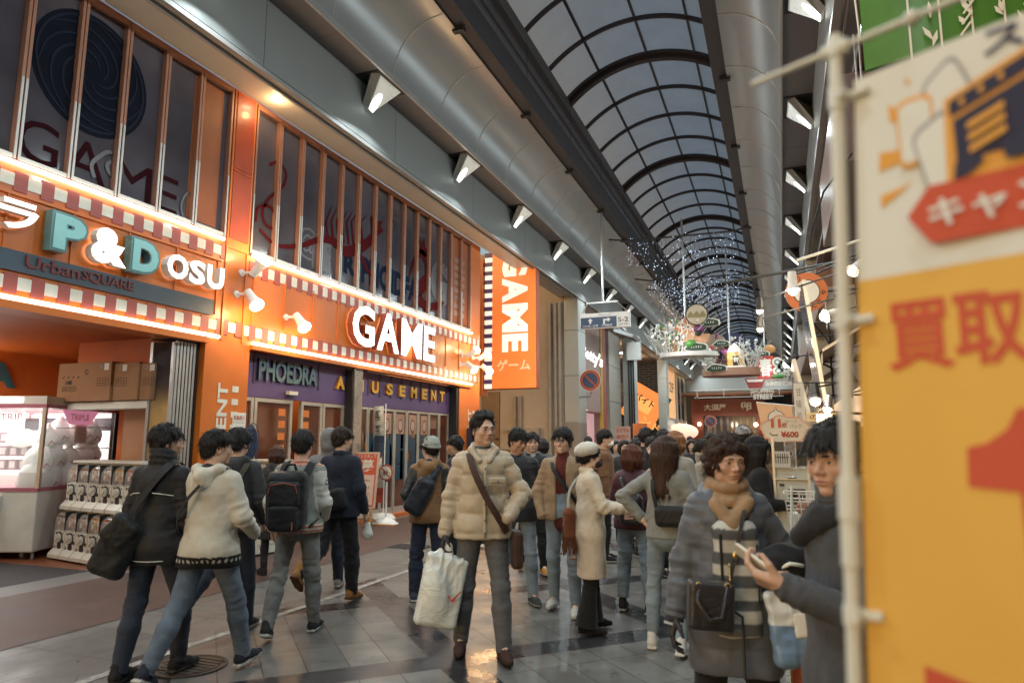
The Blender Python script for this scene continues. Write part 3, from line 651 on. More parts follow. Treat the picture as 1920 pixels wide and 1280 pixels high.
# folding shutter doors
t = thing('folding_door', 'stack of folded aluminium glass doors beside the cardboard boxes', 'folding door', (FX-.5,6.9,0))
for i in range(6):
    mb = MB(); y = 6.99+i*.058; mb.bx(FX-.35, FX-.11, y+.008, y+.03, .02, 2.92); mb.bx(FX-.12, FX-.08, y, y+.038, .02, 2.94, 1); mb.build('leaf', [mat('shutter_glass',(.045,.045,.06),.12), M_ALU], t, world=True)
R = Matrix.Rotation(math.atan2(.10,.31),3,'Z')
mb = MB(); mb.box((-7.85,6.93,1.47),(.31,.02,2.9),0,R=R); mb.build('leaf', mat('shutter_glass',(.045,.045,.06),.12), t, world=True)
mb = MB(); mb.box((-8.0,6.885,1.47),(.05,.05,2.9)); mb.build('post', M_ALU, t, world=True); mb = MB(); mb.box((-7.71,6.965,1.47),(.04,.04,2.9)); mb.build('post', M_ALU, t, world=True); mb = MB(); mb.bx(FX-.4, FX-.05, 6.85, 7.36, 2.95, 2.99, 1); mb.bx(FX-.3,FX-.1,7.355,7.39,0,2.95,1)
mb.build('frame', [M_ALU, M_BLACK], t, world=True)
# ---- facade floodlamps
def flood_lamp(y, z, aimz, label, first=False, power=P_FACADE, dy=.22, bulb=M_BULB):
    """white weatherproof lamp on a short arm; bulb points up (aimz>0) or down"""
    t = thing('wall_floodlamp', label, 'lamp', (FX,y,z), group='white floodlamps on the orange facade')
    mb = MB(); mb.cyl((0,0,0),(.03,0,0),.055); mb.cyl((.02,0,0),(.2,dy*.3,0),.022,n=8); mb.build('bracket', M_WHITE, t, smooth=True, auto=.6)
    s = Vector((.55,dy*.6,aimz)).normalized(); p = Vector((.2,dy*.3,0))-s*.06
    mb = MB(); mb.cyl(p, p+s*.16, .06, .075); mb.cyl(p+s*.16, p+s*.27, .075, .11); mb.build('lamp_housing', M_WHITE, t, smooth=True, auto=.6)
    mb = MB(); q = p+s*.28; R = s.to_track_quat('Z','Y').to_matrix(); mb.sph(q, (.112,.112,.075), 0, 14, 8, R); mb.build('bulb', bulb, t, smooth=True)
    c = (FX+q[0]+.13*s[0], y+q[1]+.13*s[1], z+q[2]+.13*s[2])
    point('floodlamp_light', c, power, WARM, .09)
    return t
flood_lamp(8.0, 4.13, .75, 'white floodlamp on the orange pier by the U of OSU, turned up')
flood_lamp(7.92, 3.78, -.75, 'white floodlamp on the orange pier, turned down, below its twin')
flood_lamp(9.05, 3.62, -.75, 'white floodlamp turned down on the orange wall left of the GAME letters')
flood_lamp(15.85, 3.80, .4, 'upper left one of the four glaring lamps by the vertical banner')
flood_lamp(16.55, 3.80, .3, 'upper right one of the four glaring lamps by the vertical banner')
flood_lamp(15.75, 3.55, -.5, 'lower left one of the four glaring lamps by the vertical banner')
flood_lamp(16.75, 3.58, -.5, 'lower right one of the four glaring lamps by the vertical banner')
# warm downlight in the canopy
t = thing('canopy_downlight', 'small warm recessed downlight in the canopy above the orange pier', 'lamp', (-7.25,8.2,6.995)); mb = MB(); mb.cyl((0,0,0),(0,0,-.015),.07); mb.build('lens', M_BULB, t); point('downlight_beam', (-7.25,8.2,6.85), 9, WARM, .06)
for y in (1.5,5,12,15.2): point('canopy_wash', (-7.2,y,6.2), 0.0, WARM, .1) if False else None
# inner spotlights
for i, (y, z, dn) in enumerate(((5.05,2.62,'by the blue letters'),(6.15,2.72,'in the middle of the recess wall'),(6.55,2.68,'over the large cardboard box'))):
    t = thing('spotlight', 'small chrome spotlight on the inner orange wall %s' % dn, 'spotlight', (D+.0,y,z))
    mb = MB(); mb.cyl((0,0,0),(.03,0,0),.05); mb.cyl((.03,0,0),(.14,.05,.02),.02,n=8); mb.cyl((.10,.03,.05),(.24,.10,-.12),.035,.06); mb.build('lamp_body', M_STEEL, t, smooth=True, auto=.6)
    mb = MB(); mb.sph((.25,.105,-.13),.05); mb.build('bulb', M_BULBW, t); point('spot_light', (D+.36,y+.14,z-.24), 8, (1,.9,.75), .05)
area('recess_ceiling_light', (FX-1.9, 5.0, 2.98), (0,.1,-1), 1.6, 38, (1,.95,.88))
area('entrance_ceiling_light', (FX-.95, 11.5, 2.9), (.2,0,-1), .8, 60, (1,.80,.52), sy=5)
# ================================================================ figures: implicit surfaces -> one mesh per body / garment
def vnoise(P, scale=1.0, seed=0):
    P = np.asarray(P, np.float64)*scale+seed*17.31; I = np.floor(P).astype(np.int64); f = P-I; f = f*f*(3-2*f)
    def h(i, j, k):
        n = (i*374761393+j*668265263+k*2147483647+seed*974711) & 0x7fffffff
        n = ((n ^ (n >> 13))*1274126177) & 0x7fffffff
        return ((n ^ (n >> 16)) & 0xffff)/65535.0
    r = 0
    for a in (0,1):
        for b in (0,1):
            for c in (0,1):
                w_ = (f[:,0] if a else 1-f[:,0])*(f[:,1] if b else 1-f[:,1])*(f[:,2] if c else 1-f[:,2])
                r = r+w_*h(I[:,0]+a, I[:,1]+b, I[:,2]+c)
    return r*2-1
def A(*p): return np.array(p, float)
def nrm(v): v = np.asarray(v, float); return v/np.linalg.norm(v)
class SDF:
    def __init__(s): s.ops = []; s.fine = []
    def _add(s, fn, lo, hi, k, sub): s.ops.append((fn, np.minimum(lo,hi), np.maximum(lo,hi), k, sub)); return s
    def cone(s, a, b, ra, rb=None, k=.02, sub=False, flat=None):
        a = np.asarray(a,float); b = np.asarray(b,float); rb = ra if rb is None else rb
        ab = b-a; L2 = max(ab@ab, 1e-9)
        def fn(X, Y, Z):
            x, y, z = X-a[0], Y-a[1], Z-a[2]
            t = np.clip((x*ab[0]+y*ab[1]+z*ab[2])/L2, 0, 1)
            x = x-t*ab[0]; y = y-t*ab[1]; z = z-t*ab[2]
            if flat is not None:
                n, f = flat; q = (x*n[0]+y*n[1]+z*n[2])*(f-1); x = x+q*n[0]; y = y+q*n[1]; z = z+q*n[2]
            return np.sqrt(x*x+y*y+z*z)-(ra+t*(rb-ra))
        m = max(ra, rb)
        return s._add(fn, np.minimum(a,b)-m, np.maximum(a,b)+m, k, sub)
    def ell(s, c, r, R=None, k=.02, sub=False):
        c = np.asarray(c,float); r = np.asarray(r,float); R = np.eye(3) if R is None else R
        def fn(X, Y, Z):
            x, y, z = X-c[0], Y-c[1], Z-c[2]
            q = [(x*R[0,i]+y*R[1,i]+z*R[2,i])/r[i] for i in range(3)]
            k0 = np.sqrt(q[0]**2+q[1]**2+q[2]**2)+1e-9
            k1 = np.sqrt((q[0]/r[0])**2+(q[1]/r[1])**2+(q[2]/r[2])**2)+1e-9
            return k0*(k0-1)/k1
        e = np.abs(R)@r
        return s._add(fn, c-e, c+e, k, sub)
    def box(s, c, h, rad=.01, R=None, k=.01, sub=False):
        c = np.asarray(c,float); h = np.asarray(h,float)-rad; R = np.eye(3) if R is None else R
        def fn(X, Y, Z):
            x, y, z = X-c[0], Y-c[1], Z-c[2]
            q = [np.abs(x*R[0,i]+y*R[1,i]+z*R[2,i])-h[i] for i in range(3)]
            o = np.sqrt(sum(np.maximum(v,0)**2 for v in q)); return o+np.minimum(np.maximum(np.maximum(q[0],q[1]),q[2]),0)-rad
        e = np.abs(R)@(h+rad)
        return s._add(fn, c-e, c+e, k, sub)
    def cut(s, p, n, k=.006):
        """remove the side the normal n points to"""
        p = np.asarray(p,float); n = nrm(n)
        def fn(X, Y, Z): return -((X-p[0])*n[0]+(Y-p[1])*n[1]+(Z-p[2])*n[2])
        return s._add(fn, A(-9,-9,-9), A(9,9,9), k, True)
    def mesh(s, h):
        add = [o for o in s.ops if not o[4]]
        lo = np.min([o[1] for o in add], 0)-2.5*h; hi = np.max([o[2] for o in add], 0)+2.5*h
        ax = []
        for d in range(3):
            iv = sorted([(f[0][d]-f[2], f[1][d]+f[2], f[2]) for f in s.fine]); x = lo[d]; out = [x]
            while x < hi[d]:
                st = h
                for a, b, q in iv:
                    if a <= x < b: st = min(st, q)
                    elif x < a < x+st: st = max(min(st, a-x), q)
                x += st; out.append(x)
            ax.append(np.array(out))
        D = np.full([len(a) for a in ax], 9., np.float32)
        for fn, l, u, k, sub in s.ops:
            ix = []
            for d in range(3):
                m = k+.03+2*h; ix.append(slice(max(0,np.searchsorted(ax[d], l[d]-m)-1), np.searchsorted(ax[d], u[d]+m)+1))
            ix = tuple(ix); g = D[ix]
            if g.size == 0: continue
            d_ = fn(ax[0][ix[0]][:,None,None], ax[1][ix[1]][None,:,None], ax[2][ix[2]][None,None,:]).astype(np.float32)
            if sub:
                hh = np.maximum(k-np.abs(-g-d_),0)/k; D[ix] = -(np.minimum(-g, d_)-hh*hh*k*.25)
            else:
                hh = np.maximum(k-np.abs(g-d_),0)/k; D[ix] = np.minimum(g, d_)-hh*hh*k*.25
        return nets(D, ax)
def nets(D, ax):
    S = D < 0; n = S.shape
    cnt = sum(S[a:n[0]-1+a, b:n[1]-1+b, c:n[2]-1+c].astype(np.int8) for a in (0,1) for b in (0,1) for c in (0,1))
    act = (cnt > 0) & (cnt < 8); I = np.argwhere(act)
    idx = np.full(act.shape, -1, np.int32); idx[act] = np.arange(len(I))
    cor = {(a,b,c): D[I[:,0]+a, I[:,1]+b, I[:,2]+c] for a in (0,1) for b in (0,1) for c in (0,1)}
    P = np.zeros((len(I),3)); W = np.zeros(len(I))
    x0 = np.stack([ax[d][I[:,d]] for d in range(3)],1); dx = np.stack([ax[d][I[:,d]+1]-ax[d][I[:,d]] for d in range(3)],1)
    for d in range(3):
        o = [q for q in range(3) if q != d]
        for a in (0,1):
            for b in (0,1):
                k0 = [0,0,0]; k0[o[0]] = a; k0[o[1]] = b; k1 = list(k0); k1[d] = 1
                v0, v1 = cor[tuple(k0)], cor[tuple(k1)]; m = (v0 < 0) != (v1 < 0)
                den = np.where(np.abs(v0-v1) < 1e-9, 1, v0-v1); t = np.where(m, np.clip(v0/den,0,1), 0)
                t = np.where(m & (np.abs(v0) > 5), .8, t); t = np.where(m & (np.abs(v1) > 5), .2, t)
                q = np.tile(np.array(k0,float), (len(I),1)); q[:,d] = t
                P[m] += q[m]; W[m] += 1
    V = x0+P/np.maximum(W,1)[:,None]*dx; F = []
    for d in range(3):
        u, v = [(1,2),(2,0),(0,1)][d]
        s0 = [slice(None)]*3; s1 = [slice(None)]*3; s0[d] = slice(0,-1); s1[d] = slice(1,None)
        ch = S[tuple(s0)] != S[tuple(s1)]; E_ = np.argwhere(ch)
        ok = (E_[:,u] > 0) & (E_[:,v] > 0) & (E_[:,u] < n[u]-1) & (E_[:,v] < n[v]-1); E_ = E_[ok]
        def g(du, dv):
            q = E_.copy(); q[:,u] -= du; q[:,v] -= dv; return idx[q[:,0],q[:,1],q[:,2]]
        Q = np.stack([g(1,1), g(0,1), g(0,0), g(1,0)], 1)
        ins = S[E_[:,0],E_[:,1],E_[:,2]]; Q[~ins] = Q[~ins][:,::-1]; F.append(Q)
    F = np.concatenate(F); return V, F[(F >= 0).all(1)]
def vnormals(V, F):
    n = np.cross(V[F[:,2]]-V[F[:,0]], V[F[:,3]]-V[F[:,1]]); N = np.zeros_like(V)
    for i in range(4): np.add.at(N, F[:,i], n)
    return N/(np.linalg.norm(N,axis=1,keepdims=True)+1e-12)
def npmesh(name, V, F, mats, parent, col=None, mi=None):
    me = bpy.data.meshes.new(name); me.vertices.add(len(V)); me.vertices.foreach_set('co', np.ascontiguousarray(V,np.float32).ravel())
    me.loops.add(F.size); me.loops.foreach_set('vertex_index', np.ascontiguousarray(F,np.int32).ravel()); me.polygons.add(len(F))
    me.polygons.foreach_set('loop_start', np.arange(0,F.size,4,dtype=np.int32))
    me.polygons.foreach_set('use_smooth', np.ones(len(F),bool))
    for m in (mats if isinstance(mats,(list,tuple)) else [mats]): me.materials.append(m)
    if mi is not None: me.polygons.foreach_set('material_index', mi.astype(np.int32))
    me.update(calc_edges=True)
    if col is not None:
        a = me.attributes.new('Col','FLOAT_COLOR','POINT'); c = np.ones((len(V),4),np.float32); c[:,:3] = col; a.data.foreach_set('color', c.ravel())
    o = bpy.data.objects.new(name, me); C.objects.link(o)
    if parent is not None: o.parent = parent
    return o
def folds(V, N, joints, amp=.004, sc=9., seed=0):
    d = amp*vnoise(V, sc, seed)+amp*.5*vnoise(V, sc*2.3, seed+1)+amp*.9*(.35-np.abs(vnoise(V*np.array([1,1,.75]), sc*2.1, seed+4)))
    for p, axis, reach, wl, a in joints:
        q = V-p; s = q@nrm(axis); r2 = (q*q).sum(1)
        ax_ = nrm(axis); Q = V*9.+np.outer(s*(1.15/wl-9.), ax_)
        d = d+a*1.5*(.5-2.0*np.abs(vnoise(Q, 1.0, seed+2)))*np.exp(-r2/reach**2)
    return V+N*d[:,None]
def eul(rx=0, ry=0, rz=0):
    return np.array(Matrix.Rotation(math.radians(rz),3,'Z') @ Matrix.Rotation(math.radians(rx),3,'X') @ Matrix.Rotation(math.radians(ry),3,'Y'))
SKIN = mat('skin', rough=.5, attr='Col', var=.06, scale=25, bump=.08, bscale=400, sss=.12, spec=.35)
EYEW = mat('eye_white', (.62,.58,.54), .25, var=0); IRIS = mat('iris_brown', (.018,.01,.008), .15, var=0)
BROW = mat('brow_hair', (.02,.014,.012), .7)
def hairmat(name, c): return mat(name, c, .5, var=.5, scale=60, stretch=(1,1,.1), bump=.7, bscale=220, spec=.35)
H_BLACK = hairmat('black_hair', (.012,.010,.010)); H_DKBR = hairmat('dark_brown_hair', (.030,.016,.011)); H_RED = hairmat('auburn_hair', (.12,.036,.018))
H_ORNG = hairmat('ginger_hair', (.28,.12,.05)); H_OMBRE = hairmat('ombre_brown_hair', (.055,.026,.016))
def cloth(name, c, rough=.85, bump=.05, bscale=240, var=.16, scale=7, sheen=.1, spec=.25, metal=0, crumple=.20): return mat(name, c, rough, metal, var=var, scale=scale, bump=bump, bscale=bscale, sheen=sheen, spec=spec, crumple=crumple)
VC = mat('coloured_fabric', rough=.8, attr='Col', var=.15, scale=8, bump=.05, bscale=240, spec=.25, crumple=.12)

class Fig:
    """joint positions in the figure's own frame (+y ahead, +x its right hand, z up)"""
    def __init__(s, label, x, y, rel, H=1.7, legs=((0,4,3,0),(0,4,3,0)), lean=0, arms=None, head=(0,0), female=False, res=1.0, name='person', z=0, roll=0):
        s.k = k = H/1.7; s.res = res; s.fem = female; s.seed = int(abs(x*131+y*517)) % 97
        sight = math.degrees(math.atan2(-x, y)); s.th = math.radians(sight+rel)
        s.root = thing(name, label, 'person', (x,y,.006+z), s.th)
        s.wm = Matrix.Translation((x,y,.006+z)) @ Matrix.Rotation(s.th,4,'Z')
        an = []
        hw = .088*k
        leg = []
        for i, sd in ((0,-1),(1,1)):
            a, b, c, p = [math.radians(v) for v in legs[i]]
            d1 = A(sd*math.sin(c), math.sin(a)*math.cos(c), -math.cos(a)*math.cos(c)); d2 = A(sd*math.sin(c)*.6, math.sin(a-b), -math.cos(a-b))
            hip = A(sd*hw,0,0); kn = hip+nrm(d1)*.415*k; ank = kn+nrm(d2)*.40*k
            ff = A(sd*.12, math.cos(p), -math.sin(p)); ff = nrm(ff); up = nrm(A(0, math.sin(p), math.cos(p)))
            toe = ank+ff*.19*k-up*.075*k; heel = ank-ff*.06*k-up*.085*k; low = min(toe[2]-.012*k, heel[2])
            leg.append([hip, kn, ank, ff, up, low])
        low = min(l[5] for l in leg); sh = A(0,0,-low)
        s.leg = [[l[0]+sh, l[1]+sh, l[2]+sh, l[3], l[4]] for l in leg]
        s.pel = sh.copy(); P = lambda x_, y_, z_: A(x_,y_,z_)
        RL = eul(-lean, roll, 0); s.RL = RL
        up = lambda x_, y_, z_: s.pel+RL@(A(x_,y_,z_)*k)
        s.up = up
        sw = .136 if female else .158; s.sw = sw
        s.neck = up(0,-.012,.525); s.shl = [up(-sw,-.015,.478), up(sw,-.015,.478)]
        s.Rh = s.RL*0+eul(-head[1], head[2] if len(head) > 2 else 0, head[0]); s.hc = s.neck+RL@(A(0,.024,.168)*k)
        s.arm = []
        arms = arms or (None,None)
        for i, sd in ((0,-1),(1,1)):
            t = arms[i] if arms[i] is not None else (sd*.255,.02,-.045)
            pole = None
            if len(t) > 3: pole = A(*t[3:6])
            w_ = up(t[0],t[1],t[2]); S = s.shl[i]; L1, L2 = .285*k, .25*k; d = w_-S; dl = np.linalg.norm(d)
            if dl > (L1+L2)*.995: w_ = S+d/dl*(L1+L2)*.995; d = w_-S; dl = np.linalg.norm(d)
            pole = RL@(A(sd*.5,-1,-.15) if pole is None else pole); dn = d/dl; pole = nrm(pole-dn*(pole@dn))
            a_ = (L1*L1-L2*L2+dl*dl)/(2*dl); hh = math.sqrt(max(L1*L1-a_*a_,0)); e = S+dn*a_+pole*hh
            s.arm.append((S, e, w_))
    def head_pt(s, x, y, z): return s.hc+s.Rh@(A(x,y,z)*s.k*1.0)
    # ---- skin
    def body(s, skin=(.50,.30,.205), hands=(.35,.35), palm=None, mouth='neutral', brow=H_BLACK, face=True, old=0.0, bare_arm=False, glove=None):
        k = s.k; S = SDF(); R = s.Rh; hp = s.head_pt; f = .92 if s.fem else 1.0
        e = lambda c, r, kk=.02, sub=False, RR=None: S.ell(hp(*c), A(*r)*k, R if RR is None else R@RR, kk*k, sub)
        # trunk and limbs lie under the clothes
        S.cone(s.pel+A(0,0,.02), s.up(0,0,.36), .10*k, .105*k, .05, flat=(s.RL@A(0,1,0),1.4)); S.cone(s.shl[0], s.shl[1], .045*k, None, .04)
        for hip, kn, an, ff, u in s.leg: S.cone(hip, kn, .07*k, .046*k, .03); S.cone(kn, an, .046*k, .032*k, .02); S.cone(an, an+ff*.12*k-u*.05*k, .03*k, .025*k, .02)
        for a, b, c in s.arm: S.cone(a, b, .04*k, .034*k, .02); S.cone(b, c, .036*k, .025*k, .02)
        nr = .052*f
        S.cone(s.up(0,-.02,.47), hp(0,-.022,-.03), (nr+.012)*k, nr*k, .03)
        e((0,-.014,.03),(.0745*f,.092,.084)); e((0,.020,-.036),(.0565*f,.066,.071),.05)
        e((0,.064,-.099),(.020*f,.019,.015),.035)
        for sd in (-1,1):
            e((sd*.041*f,.056,-.028),(.021,.021,.02),.03); e((sd*.044*f,.016,-.066),(.014,.03,.022),.03)
        if face:
            S.cone(hp(-.036,.083,.013), hp(.036,.083,.013), .0085*k, None, .022*k)
            for sd in (-1,1):
                e((sd*.032,.097,-.006),(.019,.010,.0105),.014,True)
                e((sd*.0325,.0755,-.0065),(.0165,.0115,.0095),.006)
                e((sd*.032,.0875,-.0066),(.0140,.0045,.0024),.003,True)
            S.cone(hp(0,.084,.004), hp(0,.106,-.032), .0065*k, .0105*k, .016*k)
            for sd in (-1,1): e((sd*.0125,.095,-.0375),(.0075,.0095,.0065),.009); e((sd*.006,.108,-.0445),(.0035,.005,.0025),.003,True)
            e((0,.077,-.064),(.026,.013,.020),.02)
            sm = .004 if mouth == 'smile' else 0
            e((0,.0885,-.0625),(.0215,.0068,.0042),.006); e((0,.0880,-.0722),(.0175,.0068,.0050),.006)
            if mouth == 'smile':
                e((0,.098,-.069),(.021,.010,.0062),.004,True)
            else: S.cone(hp(-.021,.0935,-.0676), hp(.021,.0935,-.0676), .0026*k, None, .003*k, True)
            e((0,.092,-.085),(.02,.008,.004),.01,True)
        for sd in (-1,1):
            RE = eul(0, 0, sd*-22)@eul(8,0,0)
            e((sd*.0765*f,-.012,-.012),(.0065,.018,.030),.006,False,RE); e((sd*.081*f,-.008,-.010),(.005,.010,.019),.005,True,RE)
        s.fh = hp
        pts = []
        for i, sd in ((0,-1),(1,1)):
            if hands[i] is None: continue
            a, el, wr = s.arm[i]; d = nrm(wr-el)
            pm = palm[i] if palm and palm[i] is not None else (-sd,0,0)
            n = s.RL@A(*pm); n = nrm(n-d*(n@d)); t = np.cross(n, d)*1.0
            t = t if sd < 0 else -t
            if palm is None or palm[i] is None:
                if t@(s.RL@A(0,1,0)) < 0: t = -t
            S.hand = True
            S.cone(wr-d*.01*k, wr+d*.02*k, .026*k, .028*k, .015)
            M = np.stack([t, d, n],1); S.box(wr+d*.052*k, A(.041,.05,.0145)*k, .012*k, M, .012)
            S.ell(wr+d*.035*k+t*.028*k+n*.006*k, A(.018,.032,.016)*k, M, .012)
            for j in range(4):
                b = wr+d*(.096-.004*abs(j-1.2))*k+t*(.030-.0205*j)*k; ln = (.96,1.06,1.0,.8)[j]*k; ang = 0; dd = d+t*(.09-.06*j)
                for q, (l, r0, r1) in enumerate(((.043,.0092,.0086),(.027,.0086,.0078),(.022,.0078,.0064))):
                    ang += hands[i]*(55,70,45)[q]*(.9+.1*j)
                    dv = nrm(dd)*math.cos(math.radians(ang))+n*math.sin(math.radians(ang)); c = b+dv*l*ln; S.cone(b, c, r0*k, r1*k, .004); b = c
                pts.append(b)
            b = wr+d*.028*k+t*.034*k+n*.008*k; d1 = nrm(d*.75+t*.75+n*(.25+.5*hands[i])); c = b+d1*.046*k; S.cone(b, c, .0125*k, .0105*k, .01)
            d2 = nrm(d*1.0+t*.25+n*(.3+.6*hands[i])); S.cone(c, c+d2*.034*k, .0105*k, .0078*k, .004); pts += [wr-d*.03*k, c]
        fr = .0037*s.res*k
        S.fine.append((s.hc-.125*k, s.hc+.125*k, fr))
        if pts:
            for grp in np.array_split(np.array(pts), sum(h is not None for h in hands)):
                S.fine.append((grp.min(0)-.03, grp.max(0)+.03, .0048*s.res))
        V, F = S.mesh(.02*max(1,s.res**.5))
        # complexion, with shade painted into the eye sockets, mouth line and age creases
        q = (V-s.hc)@R/k; col = np.tile(np.array(skin), (len(V),1)); rose = np.array([.95,.62,.55])
        def blend(m, c): 
            m = np.clip(m,0,1)[:,None]; col[:] = col*(1-m)+col*np.array(c)*m
        g = lambda c, r: np.exp(-(((q-A(*c))/A(*r))**2).sum(1))
        if face:
            blend(.9*g((0,.095,-.067),(.020,.03,.008)), (.80,.46,.44)); blend(.85*g((0,.095,-.0675),(.023,.03,.0024)), (.25,.10,.09)) if mouth != 'smile' else (blend(1.2*g((0,.095,-.069),(.021,.03,.0050)), (1.7,2.5,3.2)))
            for sd in (-1,1):
                blend(.5*g((sd*.04,.07,-.035),(.022,.04,.02)), (1.0,.80,.74)); blend(.45*g((sd*.032,.09,.002),(.02,.03,.013)), (.72,.62,.58))
                blend(.25*g((sd*.078,0,-.01),(.02,.03,.035)), (1,.72,.66))
                if old: blend(old*g((sd*.030,.085,-.05),(.006,.03,.018)), (.7,.6,.56)); blend(old*g((sd*.032,.09,-.022),(.016,.03,.006)), (.7,.62,.6))
            blend(.3*g((0,.11,-.035),(.016,.02,.014)), (1,.74,.68))
        if glove:
            for i in (0,1):
                if glove[i] is None: continue
                a_, el, wr = s.arm[i]; dd = nrm(wr-el); m_ = (((V-wr)@dd) > -.06) & (np.linalg.norm(V-wr,axis=1) < .25); col[m_] = glove[i]
        o = npmesh('body', V, F, SKIN, s.root, col)
        if face:
            mb = MB(); Rm = Matrix(R.tolist())
            for sd in (-1,1):
                # eye: white, iris, lash line as slim lens shapes set in the socket
                mb.sph(hp(sd*.0322,.0768,-.0066), (.0148*k,.0100*k,.0050*k), 0, 14, 8, Rm)
                mb.sph(hp(sd*.0322+s.gaze*.004,.0832,-.0063), (.0066*k,.0046*k,.0050*k), 1, 10, 8, Rm)
                pts_ = [hp(sd*(.0322+a*.0155), .0866-.0080*a*a, -.0022-.0042*a*a) for a in (-1,-.5,0,.5,1)]
                mb.tube([Vector(p) for p in pts_], [.0006*k,.0013*k,.0016*k,.0014*k,.0008*k], 5, 1)
            mb.build('eyes', [EYEW, IRIS], s.root, smooth=True)
            mb = MB()
            for sd in (-1,1):
                pts_ = [hp(sd*(.014+a*.036), .0978-.018*a*a-.001*a, .0150+.008*a-.011*a*a) for a in (0,.25,.5,.75,1)]
                w_ = (.0032,.0040,.0038,.0028,.001) if not s.fem else (.002,.0026,.0024,.0018,.0006)
                mb.tube([Vector(p) for p in pts_], [v*k for v in w_], 6, 0)
            mb.build('eyebrows', brow, s.root, smooth=True)
        return s
    gaze = 0
    # ---- hair and hats
    def hair(s, style='short', m=None, seed=0):
        m = m or H_BLACK; k = s.k; S = SDF(); R = s.Rh; hp = s.head_pt; rnd = random.Random(seed+s.seed); fr = .0052*s.res
        e = lambda c, r, kk=.012, sub=False, RR=None: S.ell(hp(*c), A(*r)*k, R if RR is None else R@RR, kk*k, sub)
        cn = lambda a, b, r0, r1, kk=.012: S.cone(hp(*a), hp(*b), r0*k, r1*k, kk*k)
        def tuft(az, el, ln, r0=.014, r1=.004, flow=None, lift=.012):
            a, b = math.radians(az), math.radians(el)
            p = A(math.sin(a)*math.cos(b)*.084, -.012+math.cos(a)*math.cos(b)*.100, .036+math.sin(b)*.092)
            d = A(math.sin(a)*.35, math.cos(a)*.35, -1.0) if flow is None else A(*flow)
            n = nrm(p-A(0,-.012,.036)); d = d-n*(d@n)*.85; d = nrm(d); c = p+d*ln+n*lift
            S.cone(hp(*p), hp(*c), r0*k, r1*k, .010*k)
        if style in ('short','fringe','neat','crop'):
            e((0,-.016,.037),(.0835,.103,.092)); e((0,-.055,-.02),(.070,.055,.055))
            hl = .035 if style == 'neat' else 0.0
            e((0,.105,-.045+hl*.6),(.068,.062,.105+hl*.6),.014,True)
            for sd in (-1,1): e((sd*.092,.012,-.035),(.026,.026,.042),.01,True)
            S.cut(hp(0,-.05,-.068), R@A(0,.5,-1), .02)
            if style == 'neat':
                for j in range(14): tuft(-62+j*9.5, 38+5*math.sin(j), .05, .016, .010, (rnd.uniform(-.3,.1)-.3,-1,.35), .004)
                for j in range(14): tuft(rnd.uniform(70,290), rnd.uniform(-10,60), .035, .012, .007, None, -.002)
            else:
                n = 13
                for j in range(n):
                    az = -75+150*j/(n-1); tuft(az+rnd.uniform(-6,6), 34+rnd.uniform(-8,8), .060+rnd.uniform(-.012,.018)+(.014 if style == 'fringe' else 0), .0145, .0035, (rnd.uniform(-.5,.5),.35,-1), .006)
                for j in range(34): tuft(rnd.uniform(70,290), rnd.uniform(-25,75), rnd.uniform(.025,.05), .012, .003, (rnd.uniform(-.5,.5),rnd.uniform(-.5,.3),-1), rnd.uniform(.0,.010))
                for j in range(16): tuft(rnd.uniform(0,360), rnd.uniform(45,88), rnd.uniform(.03,.05), .012, .004, (rnd.uniform(-1,1),rnd.uniform(-1,1),.0), rnd.uniform(.0,.008))
        elif style == 'curly':
            e((0,-.022,.028),(.092,.105,.095)); e((0,-.05,-.035),(.088,.065,.065))
            e((0,.105,-.058),(.060,.068,.098),.012,True); S.cut(hp(0,-.05,-.098), R@A(0,.25,-1), .02)
            for j in range(120):
                a, b = rnd.uniform(-180,180), rnd.uniform(-45,85); a_, b_ = math.radians(a), math.radians(b)
                if abs(a) < 40 and b < 28: continue
                p = A(math.sin(a_)*math.cos(b_)*.094, -.022+math.cos(a_)*math.cos(b_)*.105, .022+math.sin(b_)*.1)
                r = rnd.uniform(.012,.021); e(tuple(p), (r,r,r*.9), .008)
            for j in range(9): e((-.06+.015*j, .078-abs(j-4)*.004, .062+rnd.uniform(-.008,.012)), (.017,.015,.016), .008)
        elif style in ('bob','long','tied'):
            e((0,-.018,.036),(.086,.106,.094)); e((0,.110,-.045),(.060,.068,.105),.014,True)
            if style == 'tied':
                e((0,-.05,-.015),(.072,.058,.06)); e((0,-.11,-.02),(.035,.035,.035)); S.cut(hp(0,-.05,-.07), R@A(0,.5,-1), .02)
                for sd in (-1,1): e((sd*.09,.012,-.04),(.024,.026,.045),.01,True)
            else:
                ln = -.12 if style == 'bob' else -.36; n = 26
                for j in range(n):
                    az = 62+236*j/(n-1); a_ = math.radians(az); x_, y_ = math.sin(a_)*.080, -.015+math.cos(a_)*.09
                    z1 = ln+rnd.uniform(-.03,.03)+(0 if style=='bob' else .12*abs(math.cos(a_/2)) * 0); sp_ = 1.08 if style == 'bob' else 1.0
                    b = (x_*1.12, y_*1.04-.012, -.05); cn((x_,y_,.04), b, .03, .026); cn(b, (x_*sp_*(.9+rnd.uniform(-.12,.12)), y_*.95-(.02 if style=='long' else 0), z1), .026, .012)
                for j in range(10): tuft(-70+15.5*j+rnd.uniform(-4,4), 36, .055+rnd.uniform(0,.02), .014, .004, (rnd.uniform(-.4,.4),.35,-1), .004)
        S.fine.append((s.hc-.14*k, s.hc+.14*k, fr))
        V, F = S.mesh(.009*max(1,s.res)); N = vnormals(V, F); q = (V-s.hc)@R/k
        az = np.arctan2(q[:,0], q[:,1]+.02); rad = np.sqrt(q[:,0]**2+(q[:,1]+.02)**2)
        pp = np.stack([az*9, q[:,2]*9, rad*20],1)
